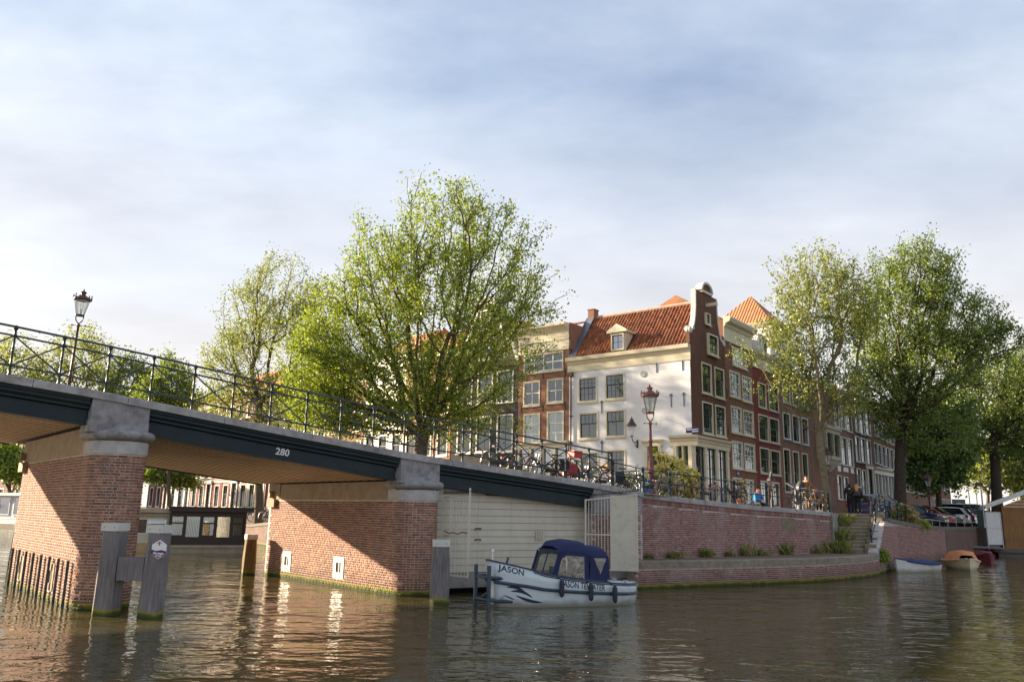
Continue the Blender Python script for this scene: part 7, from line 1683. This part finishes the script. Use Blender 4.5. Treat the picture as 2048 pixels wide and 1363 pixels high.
# ------------------------------------------------------------------ cars
M_GLASSD = plain('car_glass',(.012,.016,.016),.06,.05,1,spec=.8); M_PLASTIC = plain('bumper_plastic',(.03,.03,.03),.6,.2); M_PLATE = plain('plate_yellow',(.75,.45,.02),.5,.05); M_HEADL = plain('headlight',(.75,.78,.8),.12,.05,spec=.8); M_TAIL = plain('tail_light',(.35,.01,.01),.2,.1)
def car(label, loc, az, col, L=4.1, W=1.72, H=1.48, van=False, rough=.25):
    cm = plain('car_paint_'+'_'.join('%02d' % int(c*99) for c in col),col,rough,.05,1,coat=.6); t_ = thing('parked_car',label,'car',loc,rotz_of(az),'cars parked along the canal')
    hl_ = L/2; w = W/2                                    # local +x is the front
    prof = [(-hl_,.32,.62),(-hl_+.04,.26,.95),(-hl_+.3,.24,.98),(-hl_+.9,.22,.97),(0,.22,.95),(hl_-1.25,.22,.96),(hl_-.9,.22,.93),(hl_-.35,.24,.82),(hl_-.08,.28,.70),(hl_,.34,.60)]
    if van: prof = [(-hl_,.32,1.0),(-hl_+.05,.26,1.1),(0,.24,1.1),(hl_-.9,.24,1.1),(hl_-.3,.26,.95),(hl_,.34,.7)]
    secs = []
    for x,z0,z1 in prof:
        k = 1-.10*max(0,(abs(x)-hl_+.5)/.5)**2; ww = w*k
        secs.append([(x,-ww*.92,z0),(x,-ww,z0+.14),(x,-ww*1.0,z0+(z1-z0)*.6),(x,-ww*.93,z1-.03),(x,-ww*.7,z1+.02),(x,ww*.7,z1+.02),(x,ww*.93,z1-.03),(x,ww*1.0,z0+(z1-z0)*.6),(x,ww,z0+.14),(x,ww*.92,z0)])
    mb = MB(); mb.loft(secs); mb.build('body',cm,t_,True)
    A = (-hl_+.12,-hl_+.55,hl_-1.75,hl_-1.0) if not van else (-hl_+.03,-hl_+.1,hl_-1.3,hl_-.75)
    zb_ = .93 if not van else 1.08
    def cab(k): return [[(A[0],-w*.9*k,zb_),(A[0],w*.9*k,zb_)],[(A[1],-w*.74*k,H-.04),(A[1],w*.74*k,H-.04)],[(A[2],-w*.74*k,H),(A[2],w*.74*k,H)],[(A[3],-w*.9*k,zb_),(A[3],w*.9*k,zb_)]]
    c = cab(1); mb = MB(); vs = [p for r in c for p in r]; mb.add(vs,[(0,1,3,2),(4,5,7,6),(0,2,4,6),(1,7,5,3),(2,3,5,4)]); g = mb.build('windows',M_GLASSD,t_)
    mb = MB(); mb.loft([[(x,-w*.72,z),(x,-w*.45,z+.045),(x,w*.45,z+.045),(x,w*.72,z),(x,w*.70,z-.05),(x,-w*.70,z-.05)] for x,z in ((A[1]-.04,H-.06),(A[1]+.4,H+.0),((A[1]+A[2])/2,H+.02),(A[2]+.05,H-.02))]); mb.build('roof',cm,t_,True)
    for s_ in (-1,1):
        for (a,b,q0,q1) in ((A[0],A[1],.91,.75),(A[3],A[2],.91,.75)):
            mb = MB(); mb.bar((a,s_*w*q0,zb_),(b,s_*w*q1,H-.02),.07,.06); mb.build('pillar',cm,t_)
        xm = (A[1]+A[2])/2+.15; mb = MB(); mb.bar((xm,s_*w*.915,zb_),(xm-.05,s_*w*.755,H-.03),.08,.03); mb.build('pillar',M_BLACK,t_)
        mb = MB(); mb.box(A[3]-.22,A[3]-.05,s_*(w+.09)-.09,s_*(w+.09)+.09,zb_+.0,zb_+.14); mb.build('mirror',cm,t_)
        mb = MB(); mb.loft([[(hl_-.42,s_*w*.96,.70),(hl_-.42,s_*w*.96,.80),(hl_-.42,s_*w*.70,.84),(hl_-.42,s_*w*.70,.70)],[(hl_-.02,s_*w*.84,.62),(hl_-.05,s_*w*.84,.70),(hl_-.05,s_*w*.55,.72),(hl_-.01,s_*w*.55,.62)]]); mb.build('headlight',M_HEADL,t_)
        mb = MB(); mb.box(-hl_-.01,-hl_+.2,min(s_*w*.6,s_*w*.98),max(s_*w*.6,s_*w*.98),.72,.92); mb.build('tail_light',M_TAIL,t_)
        for x in (-hl_+.78,hl_-.80):
            mb = MB(); T = Matrix.Translation((x,s_*(w-.09),.31)) @ Matrix.Rotation(PI/2,4,'X'); mb.lathe([(.20,-.11),(.31,-.10),(.315,0),(.31,.10),(.20,.11)],16,M=T); wh_ = mb.build('wheel',M_RUBBER,t_,True)
            mb = MB(); mb.lathe([(.0,-.10),(.19,-.105),(.20,-.06),(.20,.06),(.19,.105),(0,.10)],12,M=T); mb.build('rim',M_STEEL,wh_)
            mb = MB(); arc = [(x+.37*math.cos(a),s_*(w+.002),.33+.37*math.sin(a)) for a in np.linspace(.1,PI-.1,9)]
            for p,q in zip(arc,arc[1:]): mb.bar(p,q,.03,.05)
            mb.build('wheel_arch',M_PLASTIC,t_)
    mb = MB(); mb.box(hl_-.12,hl_+.04,-w*.86,w*.86,.26,.46); mb.build('front_bumper',cm,t_); mb = MB(); mb.box(-hl_-.04,-hl_+.12,-w*.86,w*.86,.28,.55); mb.build('rear_bumper',cm,t_)
    mb = MB(); mb.box(hl_-.02,hl_+.055,-w*.45,w*.45,.47,.60); mb.build('grille',M_BLACK,t_)
    mb = MB(); mb.box(hl_+.041,hl_+.06,-.26,.26,.34,.45); mb.build('number_plate',M_PLATE,t_); mb = MB(); mb.box(-hl_-.06,-hl_-.041,-.26,.26,.5,.61); mb.build('number_plate',M_PLATE,t_); return t_
def car_at(d, back, **k):
    c,a = off_path(PW2,d,back); return (c.x,c.y,gz(c.x,c.y))
NAVY,RED,BLK,WHT,DBL = (.012,.018,.05),(.33,.008,.012),(.012,.012,.014),(.62,.63,.64),(.02,.035,.08)
car('dark blue parked car beside the rose bush',car_at(25.2,2.9),128,NAVY,3.9)
car('bright red parked hatchback facing the canal',car_at(27.7,3.0),124,RED,4.2,H=1.55)
car('black parked car between the red and the white one',car_at(30.3,3.0),126,BLK,4.3)
car('white parked estate car with its tail to the canal',car_at(33.2,3.2),-54,WHT,4.4,H=1.5)
car('dark blue parked estate beyond the white car',car_at(36.4,3.3),-52,DBL,4.4)
car('white parked van farthest along the canal',car_at(41.5,3.8),-50,WHT,4.8,1.8,1.95,True)
p = pyd(1758,1020,50); car('blue car seen behind the stair handrail',(p.x,p.y,gz(p.x,p.y)),60,(.03,.05,.16),3.8)
p = Vector((-15.5,61.5)); car('silver car beyond the bridge at the right pier',(p.x,p.y,gz(p.x,p.y)),-32,(.45,.46,.46),4.0)
# ------------------------------------------------------------------ people
def skin_obj(name, chains, mat, parent, lv=2):
    V = []; E = []; R = []; idx = {}
    def key(p): return tuple(round(c,4) for c in p)
    for ch in chains:
        prev = None
        for (p,r) in ch:
            k = key(p)
            if k not in idx: idx[k] = len(V); V.append(p); R.append(r)
            i = idx[k]
            if prev is not None and prev != i: E.append((prev,i))
            prev = i
    me = bpy.data.meshes.new(name); me.from_pydata(V,E,[]); me.materials.append(mat); o = obj(name,me,parent)
    sm = o.modifiers.new('skin','SKIN'); sm.use_smooth_shade = True
    for i,v in enumerate(me.skin_vertices[0].data): v.radius = (R[i],R[i]) if not isinstance(R[i],tuple) else R[i]; v.use_root = (i == 0)
    ss = o.modifiers.new('sub','SUBSURF'); ss.levels = lv; ss.render_levels = lv
    return o
M_SKIN = plain('skin',(.55,.32,.23),.6,.1,8); 
def V3(*a): return tuple(a)
def person(label, loc, az, J, coat, trous, hair, hairlen=.0, shoe=M_BLACK, skirt=0, hoodless=True):
    """J: joints in local metres, +x is where the person faces"""
    t_ = thing('person',label,'person',loc,rotz_of(az)); P = J['pelvis']; C_ = J['chest']; N_ = J['neck']; Hd = J['head']
    chains = [[(P,.13),(C_,.15),(N_,.055),(Hd,.085),((Hd[0]+.01,Hd[1],Hd[2]+.10),.075)]]
    fing = []
    for s in ('l','r'):
        sh,el,wr = J['sh'+s],J['el'+s],J['wr'+s]; hip,kn,an,toe = J['hip'+s],J['kn'+s],J['an'+s],J['toe'+s]
        dv = Vector(wr)-Vector(el); dv.normalize(); pm = Vector(wr)+dv*.07
        chains.append([(C_,.15),(sh,.06),(el,.045),(wr,.03),(tuple(pm),.036)])
        sd = dv.cross(Vector((0,0,1))); sd = sd.normalized() if sd.length > .1 else Vector((0,1,0)); dn = Vector((0,0,-1))
        for f in range(4):
            o_ = sd*(-.03+.02*f); L_ = (.07,.085,.08,.06)[f]; fing.append([(tuple(pm+o_*.6),.011),(tuple(pm+o_+dv*L_*.6),.009),(tuple(pm+o_+dv*L_+dn*.02),.008)])
        fing.append([(tuple(pm-dv*.04+sd*.02),.012),(tuple(pm-dv*.01+sd*.055),.010),(tuple(pm+dv*.02+sd*.065+dn*.01),.008)])
        chains.append([(P,.13),(hip,.085),(kn,.06),(an,.04),(toe,.035)])
    skin_obj('body',chains,M_SKIN,t_)
    for f in fing: skin_obj('finger',[f],M_SKIN,t_,1)
    ct = [[(( P[0],P[1],P[2]-.06),.165),(C_,.185),((N_[0],N_[1],N_[2]-.03),.075)]]
    for s in ('l','r'):
        sh,el,wr = J['sh'+s],J['el'+s],J['wr'+s]; ct.append([(C_,.185),(sh,.085),(el,.065),(wr,.046)])
    skin_obj('coat',ct,coat,t_)
    tr = []
    for s in ('l','r'): tr.append([(P,.145),(J['hip'+s],.105),(J['kn'+s],.078),(J['an'+s],.056)])
    skin_obj('trousers',tr,trous,t_)
    for s in ('l','r'):
        an,toe = J['an'+s],J['toe'+s]; skin_obj('shoe',[[((an[0]-.04,an[1],an[2]-.03),.05),((an[0]+.06,an[1],an[2]-.045),.045),(toe,.035)]],shoe,t_,1)
    # face: nose, eyes, mouth, ears
    h = Vector(Hd); fx = Vector((J.get('look',(1,0,0)))).normalized(); sy = Vector((-fx.y,fx.x,0))
    mb = MB(); mb.loft([[tuple(h+fx*.085+sy*.012+Vector((0,0,.045))),tuple(h+fx*.085-sy*.012+Vector((0,0,.045))),tuple(h+fx*.08+Vector((0,0,.05)))],[tuple(h+fx*.115+sy*.018+Vector((0,0,.01))),tuple(h+fx*.115-sy*.018+Vector((0,0,.01))),tuple(h+fx*.09+Vector((0,0,.0)))]]); mb.build('nose',M_SKIN,t_)
    for s in (-1,1):
        mb = MB(); c = h+fx*.082+sy*(s*.033)+Vector((0,0,.045)); mb.lathe([(0,-.009),(.011,0),(0,.009)],6,tuple(c)); mb.build('eye',M_BLACK,t_)
        mb = MB(); c = h+sy*(s*.09)+Vector((0,0,.03)); mb.lathe([(0,-.03),(.018,0),(0,.03)],6,tuple(c)); mb.build('ear',M_SKIN,t_)
    mb = MB(); mb.bar(tuple(h+fx*.088+sy*.025-Vector((0,0,.025))),tuple(h+fx*.088-sy*.025-Vector((0,0,.025))),.01,.008); mb.build('mouth',plain('lips',(.35,.12,.10),.6,.1),t_)
    b_ = h-fx*.025
    hc = [[(tuple(b_+Vector((0,0,.10))),.102),(tuple(b_+Vector((0,0,.05))-fx*.02),.098)]]
    if hairlen: hc[0] += [(tuple(b_-fx*.05-Vector((0,0,.10))),.10),(tuple(b_-fx*.09-Vector((0,0,hairlen*.6))),.11),(tuple(b_-fx*.09-Vector((0,0,hairlen))),.06)]
    skin_obj('hair',hc,hair,t_); return t_
def standing(h=1.75, arms=None, lean=0, stride=.0, head_turn=(1,0,0)):
    k = h/1.75
    J = dict(pelvis=(0,0,.95),chest=(lean*.3,0,1.30),neck=(lean*.45,0,1.48),head=(lean*.5+.01,0,1.58),look=head_turn)
    for s,sg in (('l',1),('r',-1)):
        st = stride*sg; J['hip'+s] = (0,sg*.09,.90); J['kn'+s] = (st*.5+.02,sg*.10,.50); J['an'+s] = (st,sg*.10,.09); J['toe'+s] = (st+.15,sg*.11,.04)
        J['sh'+s] = (lean*.35,sg*.20,1.42); J['el'+s] = (-.02,sg*.26,1.14); J['wr'+s] = (.08,sg*.25,.90)
    if arms: J.update(arms)
    return {a:tuple(c*k for c in b) if a != 'look' else b for a,b in J.items()}
M_TANC = plain('tan_coat',(.27,.14,.06),.8,.15,6,(10,.3,.02)); M_KHAKI = plain('khaki_trousers',(.15,.105,.065),.85,.15,6); M_BLKC = plain('black_clothes',(.012,.012,.014),.8,.2,6); M_LEATH = plain('black_leather',(.014,.014,.015),.4,.2,8,(12,.4,.02)); M_OLIV = plain('olive_jacket',(.08,.075,.05),.85,.2,6); M_HBR = plain('hair_brown',(.14,.07,.035),.8,.3,20); M_HBL = plain('hair_black',(.015,.012,.01),.7,.3,20); M_HGING = plain('hair_ginger_blond',(.55,.27,.06),.7,.3,25); M_HRED = plain('hair_red',(.30,.09,.04),.7,.3,20); M_BLUEJ = plain('blue_jacket',(.03,.22,.45),.8,.15,6); M_HGRY = plain('hair_thin_grey',(.4,.3,.24),.8,.2,20)
d = path_at_px(PW,1669,3.0); c,a = off_path(PW,d,1.35); zm = max(gz(c.x,c.y),2.88)
person('man in tan coat with backpack standing at the railing beside his bicycle',(c.x,c.y,zm),75,standing(1.86,dict(wrr=(.48,-.22,1.08),elr=(.25,-.26,1.18),wrl=(.40,.2,1.05),ell=(.18,.27,1.15)),lean=.25,head_turn=(.7,.7,0)),M_TANC,M_KHAKI,M_HBR)
bp = thing('backpack','dark grey backpack on the back of the man in the tan coat','backpack',(c.x,c.y,zm),rotz_of(75)); mb = MB(); secs = [[(x0_,-w_,z),(x0_,w_,z),(x1_,w_*.8,z),(x1_,-w_*.8,z)] for z,w_,x0_,x1_ in ((1.02,.15,-.16,-.30),(1.12,.17,-.16,-.40),(1.35,.17,-.14,-.38),(1.52,.12,-.10,-.26))]; mb.loft(secs); mb.build('bag',plain('backpack_grey',(.05,.05,.055),.85,.2,8),bp,True); mb = MB(); mb.box(-.42,-.36,-.12,.12,1.08,1.25); mb.build('pocket',plain('backpack_pale',(.3,.3,.32),.85,.2,8),bp)
p = pyd(1702,1022,46.3); person('person all in black walking beside the blond woman',(p.x,p.y,gz(p.x,p.y)),25,standing(1.80,stride=.12),M_BLKC,M_BLKC,M_HBL,.12)
p2 = pyd(1716,1022,45.6); zz_ = gz(p2.x,p2.y); person('woman with long ginger blond hair in black jacket',(p2.x,p2.y,zz_),20,standing(1.74,dict(wrl=(.12,.36,1.05),ell=(-.05,.33,1.12)),stride=.16),M_LEATH,M_BLKC,M_HGING,.34,shoe=plain('pale_shoe',(.5,.35,.3),.6,.1))
bg = thing('shoulder_bag','black leather bag on the back of the blond woman','bag',(p2.x,p2.y,zz_),rotz_of(20)); mb = MB(); mb.loft([[(-.17,-.17,z),(-.17,.17,z),(-.17-d_,.15,z),(-.17-d_,-.15,z)] for z,d_ in ((.95,.08),(1.02,.17),(1.2,.16),(1.27,.06))]); mb.build('bag',M_LEATH,bg,True); mb = MB(); mb.tube([(-.2,-.1,1.25),(-.12,-.12,1.42),(.02,-.14,1.45)],.012,5); mb.tube([(-.2,.1,1.25),(-.12,.12,1.42),(.02,.14,1.45)],.012,5); mb.build('strap',M_LEATH,bg)
def seated():
    J = dict(pelvis=(0,0,.50),chest=(.10,0,.85),neck=(.16,0,1.02),head=(.20,0,1.12),look=(1,0,0))
    for s,sg in (('l',1),('r',-1)):
        J['hip'+s] = (.05,sg*.10,.50); J['kn'+s] = (.45,sg*.14,.50); J['an'+s] = (.42,sg*.13,.09); J['toe'+s] = (.58,sg*.14,.04); J['sh'+s] = (.12,sg*.20,.97); J['el'+s] = (.22,sg*.26,.72); J['wr'+s] = (.42,sg*.08,.66)
    return J
bl = bn.location; person('bald man in olive jacket sitting on the bench facing the canal',(bl.x+.1,bl.y-.1,bl.z),150,seated(),M_OLIV,M_BLKC,M_HGRY)
p = pyd(1513,1016,41.5); person('person with red hair in blue jacket sitting low before the red house',(p.x,p.y,gz(p.x,p.y)-.28),150,seated(),M_BLUEJ,M_BLKC,M_HRED,.1)
# ------------------------------------------------------------------ plants
LF_W = leaf_mat('leaf_weed',(.07,.11,.025),(.11,.16,.035),(.20,.2,.06),.4); LF_Y = leaf_mat('petal_yellow',(.78,.62,.12),(.85,.75,.25),(.88,.84,.6),.4); LF_R = leaf_mat('petal_pink',(.6,.12,.12),(.7,.35,.3),(.75,.6,.5),.35); LF_G = leaf_mat('grass_blade',(.13,.17,.03),(.22,.24,.05),(.33,.31,.10),.45)
def shrub(name, label, loc, r, n, leafm, petal=None, npet=0, seed=1, leaf=.09, cat='shrub', group=None):
    rs = np.random.RandomState(seed); t_ = thing(name,label,cat,loc,0,group); d = rs.normal(size=(n,3)); d /= np.linalg.norm(d,axis=1)[:,None]
    q = d*(rs.uniform(.25,1,n)**.5)[:,None]*np.array(r)*(1+.18*np.sin(d[:,:1]*5+d[:,2:]*4)); q[:,2] += r[2]; q = q[q[:,2] > .03]
    V,F = leaf_cloud(rs,q,np.full(len(q),.05),5,leaf); obj('foliage',arr_mesh('foliage',V,F,leafm),t_)
    if petal:
        k = q[np.linalg.norm((q-np.array([0,0,r[2]]))/np.array(r),axis=1) > .55][:npet]; V,F = leaf_cloud(rs,k*1.02,np.full(len(k),.05),11,leaf*1.05); obj('flowers',arr_mesh('flowers',V,F,petal),t_)
    mb = MB(); rg = random.Random(seed)
    for i in range(5): mb.tube([(0,0,-.1),(rg.uniform(-.4,.4)*r[0],rg.uniform(-.4,.4)*r[1],r[2]*1.2)],[.02,.006],5)
    mb.build('stems',M_BARK,t_); return t_
p = pyd(1338,985,36.5); shrub('flowering_shrub','tall yellow flowering shrub beside the maroon lamp post',(p.x,p.y,gz(p.x,p.y)),(.85,.7,1.0),520,LF_G,LF_Y,520,1,.13)
p = pyd(1378,992,36.8); shrub('flowering_shrub','smaller yellow flowering shrub before the shop window',(p.x,p.y,gz(p.x,p.y)),(.55,.5,.75),300,LF_G,LF_Y,300,2,.13)
p = pyd(1270,985,36); shrub('flowering_shrub','low green shrub with few yellow flowers left of the lamp post',(p.x,p.y,gz(p.x,p.y)),(.75,.5,.5),300,LF_W,LF_Y,30,3,.1)
c,a = off_path(PW2,10.2,.45); shrub('rose_bush','rose bush spilling over the canal wall by the cars',(c.x,c.y,wz2(10.2)+.1),(.85,.7,.62),520,LF_A,LF_R,110,4,.10)
c,a = off_path(PW2,12.6,.1); shrub('rose_bush','trailing pale rose on the canal wall edge',(c.x,c.y,wz2(12.6)-.1),(.6,.5,.35),200,LF_A,LF_Y,40,5,.1)
for x,Y,r_ in ((960,34.5,.5),(1028,34.8,.7),(1052,35.5,.55)):
    p = pyd(x,940,Y); shrub('street_plant',{960:'low green plant left of the bridge-end bicycles',1028:'yellow green fern behind the bridge railing',1052:'arching green fern beside the brown house'}[x],(p.x,p.y,gz(p.x,p.y)-.1),(r_,r_,r_*.75),240,LF_G,None,0,int(x),.2,cat='plant')
p = pyd(1482,1010,40); yt = thing('potted_yucca','dry yucca in a pot before the brown brick house','plant',(p.x,p.y,gz(p.x,p.y))); mb = MB(); mb.lathe([(.16,0),(.22,.35),(.24,.36),(.2,.37)],10); mb.build('pot',plain('terracotta',(.3,.12,.07),.9,.2),yt); mb = MB(); mb.tube([(0,0,.3),(.02,0,1.0)],[.06,.05],6); mb.build('stem',M_BARK,yt)
rs = np.random.RandomState(4); mb = MB()
for i in range(70):
    a = rs.uniform(0,2*PI); e = rs.uniform(-1.1,1.3); L_ = rs.uniform(.35,.6); z_ = 1.0-.35*(e < 0); dvec = Vector((math.cos(a)*math.cos(e),math.sin(a)*math.cos(e),math.sin(e))); sdv = dvec.cross(Vector((0,0,1))).normalized()*.02
    b0_ = Vector((.02,0,z_)); m_ = b0_+dvec*L_*.6; t__ = b0_+dvec*L_+Vector((0,0,-.12)); mb.add([b0_-sdv,b0_+sdv,m_+sdv,t__,m_-sdv],[(0,1,2,3,4)])
mb.build('leaves',plain('dry_leaf',(.33,.27,.12),.8,.3),yt)
def weeds(label, loc, r, h, n, seed, mat=None):
    rs = np.random.RandomState(seed); t_ = thing('weed_tuft',label,'weeds',loc,0,'weeds on the landing'); V = []; F = []
    for i in range(n):
        x,y = rs.normal(0,r*.5,2); a = rs.uniform(0,2*PI); hh = h*rs.uniform(.2,1)**1.3; w_ = .012+.014*rs.uniform(); dx,dy = math.cos(a)*hh*rs.uniform(.15,.8),math.sin(a)*hh*rs.uniform(.15,.8)
        k = len(V); V += [(x-w_*math.sin(a),y+w_*math.cos(a),0),(x+w_*math.sin(a),y-w_*math.cos(a),0),(x+dx*.5+w_*math.sin(a),y+dy*.5-w_*math.cos(a),hh*.7),(x+dx,y+dy,hh)]; F.append((k,k+1,k+2,k+3))
    obj('blades',arr_mesh('blades',V,F,mat or LF_G),t_,kind='stuff')
    q = np.stack([rs.normal(0,r*.4,n//4),rs.normal(0,r*.4,n//4),np.abs(rs.normal(0,h*.22,n//4))+.03],1); V,F = leaf_cloud(rs,q,np.full(len(q),.04),5,.08); obj('leaves',arr_mesh('leaves',V,F,LF_W),t_)
WL = ['small weed tuft at the left end of the landing','weeds at the wall foot below the lamp post','tall weeds at the wall foot under the pink bicycle','dark green weed clump on the landing under the yucca','bushy weeds on the landing under the red house','tall grass at the wall foot left of the inset stone','wide weed clump below the inset stone','ragged weeds left of the pipe in the wall','green weeds at the foot of the stairs','long grass hanging beside the lower stairs','long grass hanging beside the upper stairs']
for i,(x,h_) in enumerate(((1292,.22),(1340,.3),(1405,.42),(1452,.25),(1483,.62),(1514,.34),(1565,.66),(1628,.5))):
    d = path_at_px(PW,x,.95); c,a = off_path(PW,d,-.18); weeds(WL[i],(c.x,c.y,.94),.22+.3*((i*37)%10)/10,h_,60+(i*53)%70,i+40)
for i,(x,y,z,h_,n) in enumerate(((16.1,40.2,.94,.7,320),(16.75,41.8,1.2,1.0,420),(17.6,43.4,1.95,.95,420))): weeds(WL[8+i],(x,y,z),.55,h_,n,i+60)
c,a = PW2.at(.3); shrub('weed_tuft','green fern growing on the wall corner by the stairs',(c.x+.1,c.y-.15,.55),(.22,.2,.3),120,LF_A,None,0,77,.11,cat='weeds')
